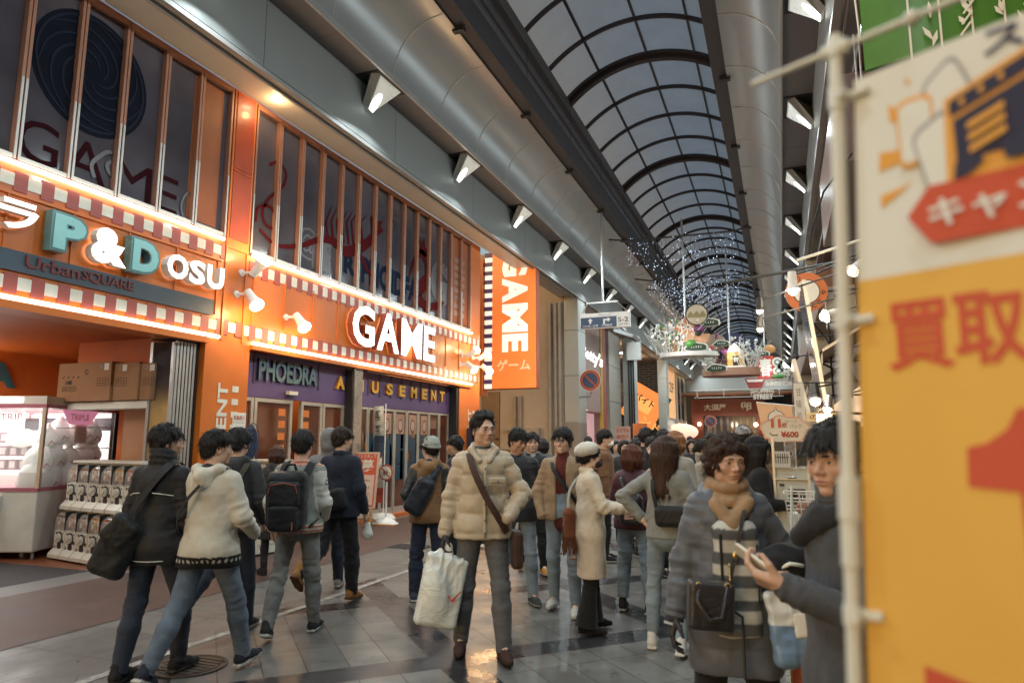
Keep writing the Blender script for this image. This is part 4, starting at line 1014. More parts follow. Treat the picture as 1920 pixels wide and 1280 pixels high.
        V = V+N*((.0040 if style != 'curly' else .006)*k*(vnoise(pp, 1.7, 3)+.8*vnoise(pp*A(1.6,.5,1), 3.0, 5)))[:,None]
        # loose strands combed over the mass
        ns = int((2600 if s.res < 1.3 else (900 if s.res < 1.8 else 0))); rg = np.random.default_rng(seed+s.seed)
        if ns:
            N = vnormals(V, F); hid = rg.integers(0, len(V), ns); q = (V-s.hc)@R/k
            P = V[hid]; n_ = N[hid]; L_ = rg.uniform(.018,.05,ns)*k*(1.8 if style in ('long',) else (1.3 if style == 'bob' else 1.0))
            ql = q[hid]; fl = np.stack([ql[:,0]*4+rg.normal(0,.35,ns), (ql[:,1]+.02)*4+rg.normal(0,.35,ns), -1.0+1.2*(ql[:,2] > .10)*rg.random(ns)],1)
            if style == 'neat': fl[:,1] -= 1.6*(ql[:,1] > -.02); fl[:,2] += .7*(ql[:,1] > 0)
            if style == 'curly': fl += rg.normal(0,.9,(ns,3))
            d = fl@R.T; d = d-n_*(d*n_).sum(1,keepdims=True)*.92; d /= np.linalg.norm(d,axis=1,keepdims=True)+1e-9
            sdv = np.cross(d, n_); sdv /= np.linalg.norm(sdv,axis=1,keepdims=True)+1e-9
            lift = rg.uniform(-.10,.16,ns)*(2.2 if style == 'curly' else 1); SV = []; wv = rg.normal(0,.25 if style != 'curly' else .8,ns)
            for j, t_ in enumerate((0,.35,.7,1.0)):
                p = P-n_*.0012+d*(L_*t_)[:,None]+n_*(L_*lift*t_*t_+.0015)[:,None]+sdv*(L_*wv*t_*t_)[:,None]
                w_ = (.0011,.0010,.0008,.0002)[j]*k*(1 if s.res < .9 else 1.25); SV += [p-sdv*w_, p+sdv*w_]
            SV = np.stack(SV,1).reshape(-1,3); b0 = len(V)+np.arange(ns)[:,None]*8
            SF = np.concatenate([b0+np.array([[2*j,2*j+1,2*j+3,2*j+2]]) for j in range(3)])
            V = np.concatenate([V,SV]); F = np.concatenate([F,SF])
        return npmesh('hair', V, F, m, s.root)
    def hat(s, style, m, rim=None):
        k = s.k; S = SDF(); R = s.Rh; hp = s.head_pt
        e = lambda c, r, kk=.012, sub=False, RR=None: S.ell(hp(*c), A(*r)*k, R if RR is None else R@RR, kk*k, sub)
        if style == 'beanie':
            e((0,-.024,.046),(.092,.112,.098)); S.cut(hp(0,0,.030), R@A(0,.28,-1), .01)
            n = 22
            for j in range(n):
                a, b = 2*PI*j/n, 2*PI*(j+1)/n
                S.cone(hp(math.sin(a)*.088,-.02+math.cos(a)*.107,.036+.028*math.cos(a)), hp(math.sin(b)*.088,-.02+math.cos(b)*.107,.036+.028*math.cos(b)), .0135*k, None, .006)
        elif style == 'beret':
            e((0,-.045,.062),(.112,.122,.078),.02,False,eul(14,0,0)); e((0,-.02,.038),(.09,.108,.06),.02); S.cut(hp(0,0,.016), R@A(0,.30,-1), .012)
        elif style == 'cap':
            e((0,-.018,.045),(.09,.11,.094)); S.cut(hp(0,0,.035), R@A(0,.1,-1), .006); S.cone(hp(-.03,.11,.035), hp(.03,.11,.035), .05*k, None, .01, flat=(R@A(0,.15,1),6))
        V, F = S.mesh(.006*s.res); N = vnormals(V, F); V = V+N*(.0022*vnoise(V, 30., 2)+.002*vnoise(V, 70., 3))[:,None]
        return npmesh('hat', V, F, m, s.root)
    def mask(s, m):
        k = s.k; S = SDF(); R = s.Rh; hp = s.head_pt
        S.ell(hp(0,.045,-.066), A(.0625,.072,.047)*k, R, .01); S.cut(hp(0,.032,0), R@A(0,-1,0), .006)
        S.ell(hp(0,.10,-.03), A(.014,.016,.02)*k, R, .015)
        V, F = S.mesh(.006*s.res); o = npmesh('face_mask', V, F, m, s.root)
        mb = MB()
        for sd in (-1,1): mb.tube([Vector(hp(sd*.058,.045,-.05)), Vector(hp(sd*.074,.01,-.01)), Vector(hp(sd*.08,-.02,.0))], .0015, 5)
        mb.build('mask_loop', m, o); return o
    # ---- garments
    def trousers(s, m, slim=1.0, z_cut=.028, flare=0.0, crease=.005, name='trousers'):
        k = s.k; S = SDF(); J = []
        S.cone(s.pel+A(-.055,0,.045)*k, s.pel+A(.055,0,.045)*k, .108*k, None, .05, flat=(A(0,1,0),1.02)); S.cone(s.pel+A(0,-.04,-.0)*k, s.pel+A(0,-.01,.16)*k, .12*k, .125*k, .05, flat=(A(1,0,0),.85))
        for hip, kn, an, ff, u in s.leg:
            S.cone(hip, kn, .092*k*(.5+.5*slim), .068*k*slim, .03); S.cone(kn+(an-kn)*.0, kn+(an-kn)*.35, .067*k*slim, .069*k*slim, .03); e = an-u*.025*k+(an-kn)*.02
            S.cone(kn+(an-kn)*.35, e, .069*k*slim, (.052+flare)*k*slim, .02)
            J += [(kn, an-kn, .13, .055, crease*1.1), (an, an-kn, .10, .034, crease*.9), (hip+A(0,.05,-.02), A(0,.3,1), .13, .06, crease*.8)]
            S.cut(an-u*.045*k if z_cut is None else an-nrm(an-kn)*(z_cut-.10), an-kn, .004) if False else None
        V, F = S.mesh(.0105*s.res); N = vnormals(V, F); V = folds(V, N, J, crease*.6, 11., s.seed)
        # hem: flatten what falls below each ankle
        for hip, kn, an, ff, u in s.leg:
            d = nrm(an-kn); pz = an-u*.0+d*((.055 if z_cut is None else .055-z_cut)*k); q = (V-pz)@d
            near = np.linalg.norm(V-(pz-d*((V-pz)@d*0)[:,None]), axis=1) < .14
            m_ = near & (q > 0); V[m_] -= d*(q[m_])[:,None]
        return npmesh(name, V, F, m, s.root)
    def shoes(s, up=(.02,.02,.022), sole=(.5,.48,.45), boot=False, name='shoe', chunky=1.0):
        k = s.k
        for hip, kn, an, ff, u in s.leg:
            S = SDF(); f, r = ff, np.cross(ff,u)
            g = lambda a, b, c: an+r*a*k+f*b*k+u*c*k
            S.cone(g(0,-.035,-.045), g(0,.09,-.052), .039*k, .040*k, .02); S.cone(g(0,.09,-.055), g(0,.165,-.062), .040*k, .030*k, .025, flat=(u,1.25))
            S.cone(g(0,-.03,-.04), g(0,-.012,.015 if not boot else .075), .036*k, .040*k if not boot else .048*k, .02); S.cone(g(0,.03,-.02), g(0,.10,-.048), .03*k, .026*k, .02)
            S.cut(g(0,0,-.0835), -u, .003)
            sl = SDF()
            S.box(g(0,-.02,-.078), A(.036*chunky,.055,.0105*chunky)*k, .009*k, np.stack([r,f,u],1), .003); S.box(g(0,.06,-.078), A(.038*chunky,.07,.010*chunky)*k, .009*k, np.stack([r,f,u],1), .006); S.cone(g(0,.12,-.078), g(0,.165,-.075), .036*k*chunky, .028*k*chunky, .006, flat=(u,3.2))
            V, F = S.mesh(.0062*s.res); q = ((V-an)@u)/k; y = ((V-an)@f)/k; x = ((V-an)@r)/k
            col = np.tile(np.array(up), (len(V),1)); col[q < -.063] = sole
            lace = (np.abs(x) < .016) & (y > .03) & (y < .115) & (np.sin((y)*2*PI/.017) > .2) & (q > -.045); col[lace] = np.array(sole)*.5+np.array(up)*.5
            if boot: pass
            npmesh(name, V, F, VC, s.root, col)
    def jacket(s, m, hem=-.10, size=1.0, belly=1.0, collar='stand', hood=False, hood_m=None, puff=0.0, lam=.092, sleeves=None, crease=.005, name='jacket', split=0.0, split_z=-.9, hem_r=None, cuff=True, length_m=None, colf=None, arm_r=1.0, ring=.062):
        """torso and sleeves as one garment; hem below / above the hip line; sleeves: other material index"""
        k = s.k; S = SDF(); sz = size; RL = s.RL; fw = RL@A(0,1,0); up = s.up; f = .93 if s.fem else 1.0
        hr = (hem_r or .168)*sz*f
        fl = (fw, 1.42)
        S.cone(up(0,.0,.20), up(0,-.008,.38), .160*k*sz*f*belly, .172*k*sz*f, .06, flat=fl)
        S.cone(up(0,.004,hem-.03), up(0,.0,.20), hr*k, .160*k*sz*f*belly, .06, flat=fl)
        S.cone(s.shl[0]+RL@A(.02,0,-.022)*k, s.shl[1]+RL@A(-.02,0,-.022)*k, .062*k*sz, None, .06)
        S.cone(s.pel+A(0,-.03,-.01)*k, s.up(0,-.01,.16), .135*k*sz, .12*k*sz, .05, flat=(A(1,0,0),.80))
        if hem < -.02:
            for hip, kn, an, ff, u in s.leg:
                t_ = min(1., (-hem+.06)/.40); S.cone(hip, hip+(kn-hip)*t_, .118*k, (.118-.026*t_)*k, .05)
        S.cone(up(0,-.02,.42), up(0,-.016,.512), .098*k, .058*k, .06)
        J = []
        for i, (a, b, c) in enumerate(s.arm):
            S.cone(a-RL@A(0,0,.012)*k, b, .060*k*sz*f*arm_r, .056*k*sz*f*arm_r, .035); e = c-nrm(c-b)*.005
            S.cone(b, e, .059*k*sz*f*arm_r, .044*k*sz*f*arm_r, .02)
            J += [(b, c-a, .13, .05, crease*1.3), (c, c-b, .08, .032, crease), (a+RL@A(0,.03,-.08), A(0,.2,1), .1, .06, crease*.8)]
        if collar == 'stand': 
            n = 14
            for j in range(n):
                a, b = 2*PI*j/n, 2*PI*(j+1)/n
                if math.cos(a) > .80 and split: continue
                S.cone(up(math.sin(a)*ring,-.012+math.cos(a)*ring,.528-.018*math.cos(a)), up(math.sin(b)*ring,-.012+math.cos(b)*ring,.528-.018*math.cos(b)), .018*k, None, .012, flat=(RL@A(0,0,1),.62))
        elif collar == 'high':
            n = 14
            for zz, rr in ((.545,.072),(.585,.074),(.62,.07)):
                for j in range(n):
                    a, b = 2*PI*j/n, 2*PI*(j+1)/n
                    S.cone(up(math.sin(a)*rr,-.008+math.cos(a)*rr,zz-.02*math.cos(a)), up(math.sin(b)*rr,-.008+math.cos(b)*rr,zz-.02*math.cos(b)), .02*k, None, .012)
        elif collar == 'fold':
            for sd in (-1,1):
                S.cone(up(sd*.045,.055,.50), up(sd*.075,.0,.555), .020*k, .024*k, .012); S.cone(up(sd*.075,.0,.555), up(sd*.03,-.075,.565), .024*k, .024*k, .012); S.cone(up(sd*.05,.085,.42), up(sd*.045,.055,.51), .012*k, .02*k, .012)
            S.cone(up(-.03,-.075,.565), up(.03,-.075,.565), .024*k, None, .012)
        if hood and hood_m is None: s._hood(S)
        if split:
            n_ = fw; S.box(up(0,.16,(.60+split_z)/2), A(split,.13,(.60-split_z)/2)*k, .004, np.stack([RL@A(1,0,0),fw,RL@A(0,0,1)],1), .006, True)
        if True:
            S.cone(s.neck+RL@A(0,0,.0), s.neck+RL@A(0,.02,.2)*k, .052*k, .055*k, .008, True)
        S.cut(up(0,0,hem), RL@A(0,0,-1), .008)
        V, F = S.mesh(.0105*s.res); N = vnormals(V, F)
        # which part of the garment a vertex belongs to
        def seg(a, b):
            ab = b-a; t = np.clip(((V-a)@ab)/(ab@ab),0,1); return np.linalg.norm(V-a-t[:,None]*ab,axis=1), t*np.linalg.norm(ab)
        q = (V-s.pel)@RL/k
        arm = np.zeros(len(V),bool); sl = np.zeros(len(V)); dist = np.full(len(V), 9.)
        for a, b, c in s.arm:
            d1, t1 = seg(a,b); d2, t2 = seg(b,c); l1 = np.linalg.norm(b-a)
            for d_, t_ in ((d1,t1),(d2,t2+l1)):
                mm = d_ < dist; dist[mm] = d_[mm]; sl[mm] = t_[mm]
        tor = np.sqrt((q[:,0]/.155)**2+(q[:,1]/.115)**2)
        arm = (dist < .085*sz*k) & ((np.abs(q[:,0]) > s.sw*.86) | (tor > 1.28*sz) ) & (sl > .015)
        V = folds(V, N, J, crease*.75, 8., s.seed)
        if puff:
            ph = np.where(arm, sl/(lam*.95)+.5, q[:,2]/lam+.25)
            b_ = np.abs(np.sin(PI*ph))**.55; V = V+N*((b_-.62)*puff+puff*.25*vnoise(V*np.array([1,1,.5]), 22., s.seed))[:,None]
        s.garm = (V, F, arm, sl, q)
        mats = m if isinstance(m,(list,tuple)) else [m]; mi = None; col = None
        if sleeves is not None:
            mi = (arm[F].sum(1) >= 2).astype(int)
            mats = [mats[0], sleeves]
        if colf is not None: col = colf(q, arm, sl)
        o = npmesh(name, V, F, list(mats), s.root, col, mi)
        if hood and hood_m is not None:
            S2 = SDF(); s._hood(S2); V, F = S2.mesh(.0105*s.res); N = vnormals(V,F); V = folds(V,N,[],.006,12.,s.seed); npmesh('hood', V, F, hood_m, o)
        return o
    def _hood(s, S):
        k = s.k; up = s.up
        for sd in (-1,1):
            S.cone(up(sd*.075,.02,.535), up(sd*.085,-.07,.545), .030*k, .036*k, .03); S.cone(up(sd*.085,-.07,.545), up(0,-.135,.50), .036*k, .05*k, .03)
        S.ell(up(0,-.12,.46), A(.085,.045,.075)*k, s.RL, .03)
    def hood_up(s, m):
        k = s.k; S = SDF(); R = s.Rh; S.ell(s.head_pt(0,-.02,.03), A(.104,.122,.112)*k, R, .02); S.ell(s.head_pt(0,-.035,-.06), A(.098,.095,.10)*k, R, .03)
        S.ell(s.head_pt(0,.13,-.02), A(.07,.09,.105)*k, R, .015, True); V, F = S.mesh(.009*s.res); N = vnormals(V,F); V = folds(V,N,[],.004,14.,1); return npmesh('hood', V, F, m, s.root)
    def blob(s, name, m, ops, h=.0085, amp=.003, parent='root', sc=14., col=None, cuts=()):
        """a soft shape in the figure's frame, e.g. scarf or bag body; ops: ('c',a,b,ra,rb,k) / ('e',c,r,R) / ('b',c,half,rad,R)"""
        S = SDF(); up = s.up; RL = s.RL
        for o in ops:
            if o[0] == 'c': S.cone(up(*o[1]), up(*o[2]), o[3]*s.k, o[4]*s.k, o[5] if len(o) > 5 else .015, flat=(RL@A(*o[6]), o[7]) if len(o) > 6 else None)
            elif o[0] == 'e': S.ell(up(*o[1]), A(*o[2])*s.k, RL@(o[3] if len(o) > 3 and o[3] is not None else np.eye(3)), o[4] if len(o) > 4 else .015)
            elif o[0] == 'b': S.box(up(*o[1]), A(*o[2])*s.k, o[3], RL@(o[4] if len(o) > 4 and o[4] is not None else np.eye(3)), o[5] if len(o) > 5 else .012)
            elif o[0] == 'x': S.box(up(*o[1]), A(*o[2])*s.k, o[3], RL@(o[4] if len(o) > 4 and o[4] is not None else np.eye(3)), o[5] if len(o) > 5 else .006, True)
        for p, n in cuts: S.cut(up(*p), RL@A(*n))
        V, F = S.mesh(h*max(1,s.res)); N = vnormals(V,F); V = folds(V,N,[],amp,sc,s.seed+3)
        par = s.root if parent == 'root' else parent
        return npmesh(name, V, F, m, par, col((V-s.pel)@RL/s.k) if col else None)
    def bag(s, name, label, cat='bag', group=None):
        """a carried thing of its own, sharing the figure's frame"""
        x, y, z = s.root.location
        t = thing(name, label, cat, (x,y,z), s.th, group); return t
    def strap(s, parent, m, pts, w_=.02, th=.004, name='strap'):
        """flat band along points given in the figure's frame"""
        P = [s.up(*p) for p in pts]; Q = []
        for i in range(len(P)-1):
            p0, p1, p2, p3 = P[max(i-1,0)], P[i], P[i+1], P[min(i+2,len(P)-1)]
            for t in np.linspace(0,1,6)[:-1]: Q.append(.5*((2*p1)+(-p0+p2)*t+(2*p0-5*p1+4*p2-p3)*t*t+(-p0+3*p1-3*p2+p3)*t**3))
        Q.append(P[-1]); c0 = s.up(0,0,.25); mb = MB(); V = []
        for i, p in enumerate(Q):
            d = nrm(Q[min(i+1,len(Q)-1)]-Q[max(i-1,0)]); o = p-c0; o = o-d*(o@d); o = nrm(o); sd = np.cross(d,o)
            V += [p+sd*w_/2+o*th/2, p-sd*w_/2+o*th/2, p-sd*w_/2-o*th/2, p+sd*w_/2-o*th/2]
        F = [(i*4+j, i*4+(j+1)%4, (i+1)*4+(j+1)%4, (i+1)*4+j) for i in range(len(Q)-1) for j in range(4)]+[(0,1,2,3), tuple(len(V)-4+j for j in (3,2,1,0))]
        mb.add(V, F); return mb.build(name, m, parent, smooth=False)
# ================================================================ the people in the street
J_BLACK = cloth('black_nylon', (.018,.018,.020), .6); J_CREAM = cloth('cream_cotton', (.56,.52,.43), .9); J_DGREY = cloth('charcoal_cloth', (.040,.040,.042))
T_INDIGO = cloth('indigo_denim', (.030,.037,.055), .8, var=.3, scale=5); T_BLUE = cloth('washed_blue_denim', (.10,.125,.16), .8, var=.45, scale=4); T_GREY = cloth('grey_washed_denim', (.15,.15,.145), .8, var=.4, scale=4)
T_LIGHT = cloth('light_blue_denim', (.20,.25,.29), .8, var=.35, scale=4); T_BLACK = cloth('black_cloth', (.014,.014,.015)); T_NAVY = cloth('navy_cloth', (.022,.028,.05)); T_SLATE = cloth('slate_trouser_cloth', (.105,.107,.112), .75, var=.1)
J_BEIGE = cloth('beige_puffer_nylon', (.47,.39,.285), .42, var=.05, crumple=.12); J_NAVYC = cloth('dark_navy_wool', (.020,.024,.038)); J_GREYV = cloth('sage_grey_wool', (.235,.25,.225)); J_WHITEL = cloth('white_leather_sleeve', (.60,.59,.54), .5)
J_BROWN = cloth('tan_brown_wool', (.25,.135,.065)); J_BLEATH = cloth('black_leather', (.022,.024,.026), .38, spec=.5); J_TAN = cloth('tan_bomber_nylon', (.30,.205,.12), .55); J_MAROON = cloth('maroon_nylon', (.075,.022,.032), .55)
J_CAMEL = cloth('cream_wool_coat', (.62,.53,.41), .9); J_CARD = cloth('grey_knit', (.24,.25,.235), .95, bump=.3); J_BLUEG = cloth('blue_grey_puffer_nylon', (.105,.115,.135), .45, var=.07, crumple=.14); J_KNIT = cloth('charcoal_knit', (.07,.072,.078), .95, bump=.4, bscale=260)
M_SCARF = cloth('tan_scarf_wool', (.33,.215,.125), .95, bump=.3); M_BAGBLK = cloth('black_bag_nylon', (.012,.012,.013), .55, bump=.2); M_BAGLEA = cloth('black_bag_leather', (.022,.020,.022), .35, spec=.5); M_STRAPBR = cloth('dark_brown_strap', (.055,.028,.022), .6)
M_PLBAG = mat('white_plastic_bag', (.66,.68,.63), .3, var=.04, scale=6, bump=.05, bscale=60, spec=.5, crumple=.35, cscale=7.); M_RUST = cloth('rust_suede', (.17,.055,.022), .95); M_MASK = cloth('white_mask_paper', (.72,.72,.66), .8, var=.04)
M_ORST = cloth('orange_stripe_knit', (.55,.12,.05)); M_GLD = mat('brass_metal', (.55,.40,.18), .3, .9); SK = (.60,.38,.27); SKP = (.66,.45,.34); SKT = (.50,.30,.20)

# --- left group walking away
p = Fig('young man in a black jacket with a black sling bag, leftmost of the walkers', -4.02, 3.62, -38, 1.665, legs=((-6,8,3,0),(20,22,3,0)), head=(-42,-2), arms=(None,(.25,.06,-.04)), res=1.0)
p.body(SKT, (.4,.4)); p.hair('short', seed=3); p.trousers(T_INDIGO, 1.0); p.shoes((.02,.018,.018),(.05,.045,.04)); p.jacket(J_BLACK, hem=-.14, size=1.05, collar='high', crease=.007)
mb = MB()
for z0, z1, sd in ((.33,.345,-1),(.33,.345,1)): mb.tube([p.up(sd*.17,-.10,z0), p.up(sd*.11,-.152,z1), p.up(sd*.05,-.162,z1+.005)], .0028, 5); mb.build('reflective_piping', M_CREAM, p.root); mb = MB()
mb.tube([p.up(.17*math.sin(a), -.158*math.cos(a)+.0, -.105) for a in np.linspace(-1.0,1.0,9)], .0028, 5); mb.build('reflective_piping', M_CREAM, p.root)
b = p.bag('sling_bag', 'black sling bag low on the back of the man in the black jacket')
p.blob('bag_body', M_BAGBLK, [('b',(-.17,-.20,-.02),(.12,.07,.19),.06,eul(0,22,20)),('b',(-.12,-.225,.10),(.10,.055,.10),.04,eul(0,40,20))], parent=b, amp=.005)
p.strap(b, M_BAGBLK, [(-.10,-.20,.18),(0,-.178,.34),(.10,-.13,.50),(.12,-.02,.565),(.11,.10,.50)], .055)
p = Fig('young man in a cream hooded jacket with a black patterned hem, walking away', -3.66, 3.72, -36, 1.635, legs=((-22,14,3,28),(24,8,3,-6)), head=(-38,0), arms=((-.27,.06,-.02),(.20,.22,.08)))
p.body(SK, (.4,None)); p.hair('short', seed=9); p.trousers(T_BLUE, .98); p.shoes((.02,.022,.03),(.5,.48,.44))
def hemcol(q, arm, sl):
    c = np.tile(np.array([.56,.52,.43]), (len(q),1)); lo = (q[:,2] < -.045) & ~arm; c[lo] = (.012,.012,.013); az = np.arctan2(q[:,0], q[:,1])
    mk = lo & (np.abs(q[:,2]+.072) < .010) & (np.sin(az*30) > .1) ; c[mk] = (.5,.48,.42); return c
p.jacket(VC, hem=-.125, size=1.09, hood=True, hood_m=J_CREAM, collar='none', colf=hemcol, crease=.007, hem_r=.158)
p.blob('scarf', J_BLACK, [('c',(-.075,.03,.535),(.075,.03,.535),.035,.035,.03),('c',(-.085,-.03,.53),(.085,-.03,.53),.04,.04,.03),('c',(0,-.08,.535),(0,.07,.53),.05,.05,.03)], amp=.006)
b = p.bag('crossbody_strap_bag', 'thin black strap bag worn across the cream hooded jacket')
p.strap(b, M_BAGBLK, [(.03,-.195,.44),(-.06,-.200,.34),(-.15,-.168,.20),(-.195,-.07,.08)], .03); p.blob('pouch', M_BAGBLK, [('b',(-.23,.02,.04),(.03,.08,.09),.02)], parent=b)
p = Fig('young man in a charcoal hooded jacket with an olive backpack, behind the cream jacket', -4.36, 4.68, -22, 1.655, legs=((-28,34,3,48),(12,10,3,0)), head=(-12,0), arms=(None,(.22,.12,.02)))
p.body(SK, (.5,.6)); p.hair('short', seed=4); p.trousers(T_INDIGO, .95); p.shoes((.025,.022,.022),(.35,.32,.29)); p.jacket(J_DGREY, hem=-.06, size=1.07, hood=True, crease=.006)
b = p.bag('backpack', 'small olive backpack worn by the man in the charcoal hooded jacket', 'backpack')
p.blob('bag_body', cloth('olive_canvas',(.06,.055,.04)), [('b',(-.03,-.21,.23),(.13,.05,.16),.04)], parent=b); p.strap(b, cloth('olive_canvas',(.06,.055,.04)), [(.07,-.175,.36),(.12,-.13,.48),(.12,-.03,.535),(.115,.09,.46),(.13,.12,.3)], .045)
p = Fig('woman with reddish brown hair in a dark grey hooded coat at the capsule toy machines', -5.78, 6.87, 15, 1.50, female=True, head=(-25,12), arms=((-.16,.24,.12),(.15,.25,.14)), res=1.4)
p.body(SKP); p.hair('bob', hairmat('dark_auburn_hair',(.06,.02,.012))); p.jacket(cloth('dark_grey_coat',(.045,.044,.046)), hem=-.28, size=1.12, hood=True); p.trousers(T_BLACK, .8); p.shoes((.015,.014,.014),(.02,.02,.02), boot=True)
p.blob('skirt', T_BLACK, [('c',(0,0,-.15),(0,0,-.42),.17,.21,.02)], cuts=[((0,0,-.44),(0,0,-1))])
p = Fig('young man in a grey and white varsity jacket with a large black backpack', -3.80, 4.82, -16, 1.635, legs=((-16,12,4,18),(10,4,4,0)), head=(-2,2), arms=((-.24,.05,-.02),(.17,.17,.05)))
p.body(SK, (.5,None)); p.hair('short', seed=12); p.trousers(T_GREY, .98, crease=.008); p.shoes((.02,.02,.022),(.42,.42,.40))
def vcol(q, arm, sl):
    c = np.tile(np.array([.235,.25,.225]), (len(q),1)); c[arm] = (.60,.59,.54); m_ = (~arm) & (q[:,2] < .03); s_ = np.mod(q[:,2], .03); c[m_ & (s_ < .012)] = (.55,.11,.05); c[m_ & (np.abs(s_-.02) < .004)] = (.6,.58,.5)
    t = q[:,2] > .515; c[t] = (.5,.12,.06); c[t & (np.mod(q[:,2],.016) < .007)] = (.55,.53,.46); wr = arm & (sl > .50); c[wr & (np.mod(sl,.024) < .01)] = (.5,.12,.06); return c
p.jacket(VC, hem=-.055, size=1.05, colf=vcol, crease=.007, hem_r=.150)
mb = MB(); text(mb, 'DTC', p.up(.235,-.10,.36), Vector(p.RL@A(.25,.9,-.3)), Vector(p.RL@A(.1,.25,1)), .16, .045, .004, .02); mb.build('sleeve_letter', J_BLACK, p.root)
b = p.bag('backpack', 'large black backpack with red piping on the grey and white varsity jacket', 'backpack')
p.blob('bag_body', M_BAGBLK, [('b',(-.04,-.235,.235),(.165,.10,.245),.07),('b',(-.04,-.32,.10),(.125,.05,.11),.04)], parent=b, amp=.005)
p.blob('front_pocket', cloth('black_ripstop',(.017,.017,.018),.5), [('b',(-.04,-.325,.29),(.13,.035,.11),.035)], parent=b, amp=.004)
for sd in (-1,1): p.strap(b, M_BAGBLK, [(-.02+sd*.10,-.16,.43),(sd*.115,-.08,.535),(sd*.115,.03,.53),(sd*.12,.11,.42),(sd*.14,.11,.25),(sd*.17,.0,.08),(sd*.14,-.15,.02)], .06, .014)
mb = MB(); mb.tube([p.up(-.16,-.362,.30), p.up(-.14,-.364,.365), p.up(-.04,-.366,.385), p.up(.06,-.364,.365), p.up(.08,-.362,.30)], .004, 6); mb.build('piping', mat('red_piping',(.30,.05,.02),.6), b)
mb = MB(); mb.tube([p.up(-.09,-.20,.475), p.up(-.06,-.2,.53), p.up(0,-.2,.53), p.up(.02,-.2,.475)], .012, 8); mb.box(p.up(.05,-.372,.04), (.006,.004,.06), 1); mb.build('handle', [M_BAGBLK, mat('orange_tab',(.6,.15,.04),.5)], b)
p = Fig('tall figure with a grey hood up, walking behind the navy peacoat', -4.60, 6.30, -8, 1.68, legs=((-12,10,3,10),(14,6,3,0)), head=(0,6), res=1.5)
p.body(SK, (.4,.4)); p.hood_up(cloth('grey_marl_hood',(.17,.17,.17))); p.trousers(T_NAVY); p.shoes((.3,.28,.25),(.5,.48,.45)); p.jacket(cloth('grey_marl_hood',(.17,.17,.17)), hem=-.1, size=1.08, collar='high')
p = Fig('man in a navy peacoat, black trousers and tan boots, walking away', -4.16, 5.90, -28, 1.665, legs=((-26,38,2,42),(10,8,3,6)), head=(-26,2), arms=(None,(.24,.08,-.02)), res=1.15)
p.body(SK, (.5,.5)); p.hair('short', H_DKBR, seed=7); p.trousers(T_BLACK, 1.12, crease=.008); p.shoes((.30,.145,.045),(.10,.05,.025), boot=True, chunky=1.1); p.jacket(J_NAVYC, hem=-.08, size=1.04, collar='fold', crease=.005)
b = p.bag('waist_bag', 'black sling bag on the back of the navy peacoat')
p.blob('bag_body', M_BAGBLK, [('b',(.02,-.20,.10),(.15,.06,.10),.04,eul(0,-14,0))], parent=b, amp=.004); p.strap(b, M_BAGBLK, [(-.12,-.18,.2),(-.14,-.11,.42),(-.12,-.02,.53),(-.06,.10,.45)], .04)
mb = MB(); text(mb, 'EX', p.up(-.02,-.263,.12), Vector(p.RL@A(1,0,0)), Z_, .05, .03, .003, .01); mb.build('badge', M_CREAM, b)
b = p.bag('plastic_bag', 'small white plastic bag in the hand of the man in the navy peacoat'); p.blob('bag', M_PLBAG, [('c',(.26,.12,-.17),(.26,.12,-.26),.03,.06,.02,(0,1,0),1.6)], parent=b)
p = Fig('man in a grey beanie and brown jacket with black leather sleeves', -3.35, 6.27, -4, 1.585, legs=((3,4,5,0),(-4,5,3,0)), head=(38,2), arms=((-.20,.10,.04),(.245,.0,-.03)), res=1.15)
p.body(SK, (.5,.6)); p.hair('crop', seed=2); p.hat('beanie', cloth('pale_grey_knit',(.36,.38,.35),.95,bump=.3)); p.trousers(T_NAVY, 1.08, crease=.008); p.shoes((.035,.05,.075),(.4,.39,.36)); p.jacket([J_BROWN], hem=-.09, size=1.06, collar='none', sleeves=J_BLEATH, hood=True, crease=.005)
p.blob('scarf', J_DGREY, [('c',(-.08,-.02,.545),(.08,-.02,.545),.032,.032,.02),('c',(0,-.085,.55),(0,.05,.545),.04,.04,.03)], amp=.006)
b = p.bag('sling_bag', 'dark navy sling bag slanting across the brown jacket with leather sleeves')
p.blob('bag_body', cloth('dark_navy_nylon',(.018,.021,.030),.45), [('b',(-.09,-.215,.20),(.105,.065,.20),.06,eul(0,28,0)),('c',(.02,-.19,.36),(.12,-.12,.50),.055,.025,.03)], parent=b, amp=.004); p.strap(b, M_BAGBLK, [(.11,-.13,.50),(.12,-.03,.54),(.05,.11,.42)], .045)
p = Fig('man in a dark blue collared jacket seen in profile behind the grey beanie', -3.80, 7.78, 72, 1.61, head=(8,2), res=1.4)
p.body(SKT, (.4,.4)); p.hair('short', seed=5); p.trousers(T_BLACK); p.shoes(); p.jacket(cloth('ink_blue_jacket',(.022,.026,.042)), hem=-.1, size=1.06, collar='fold')

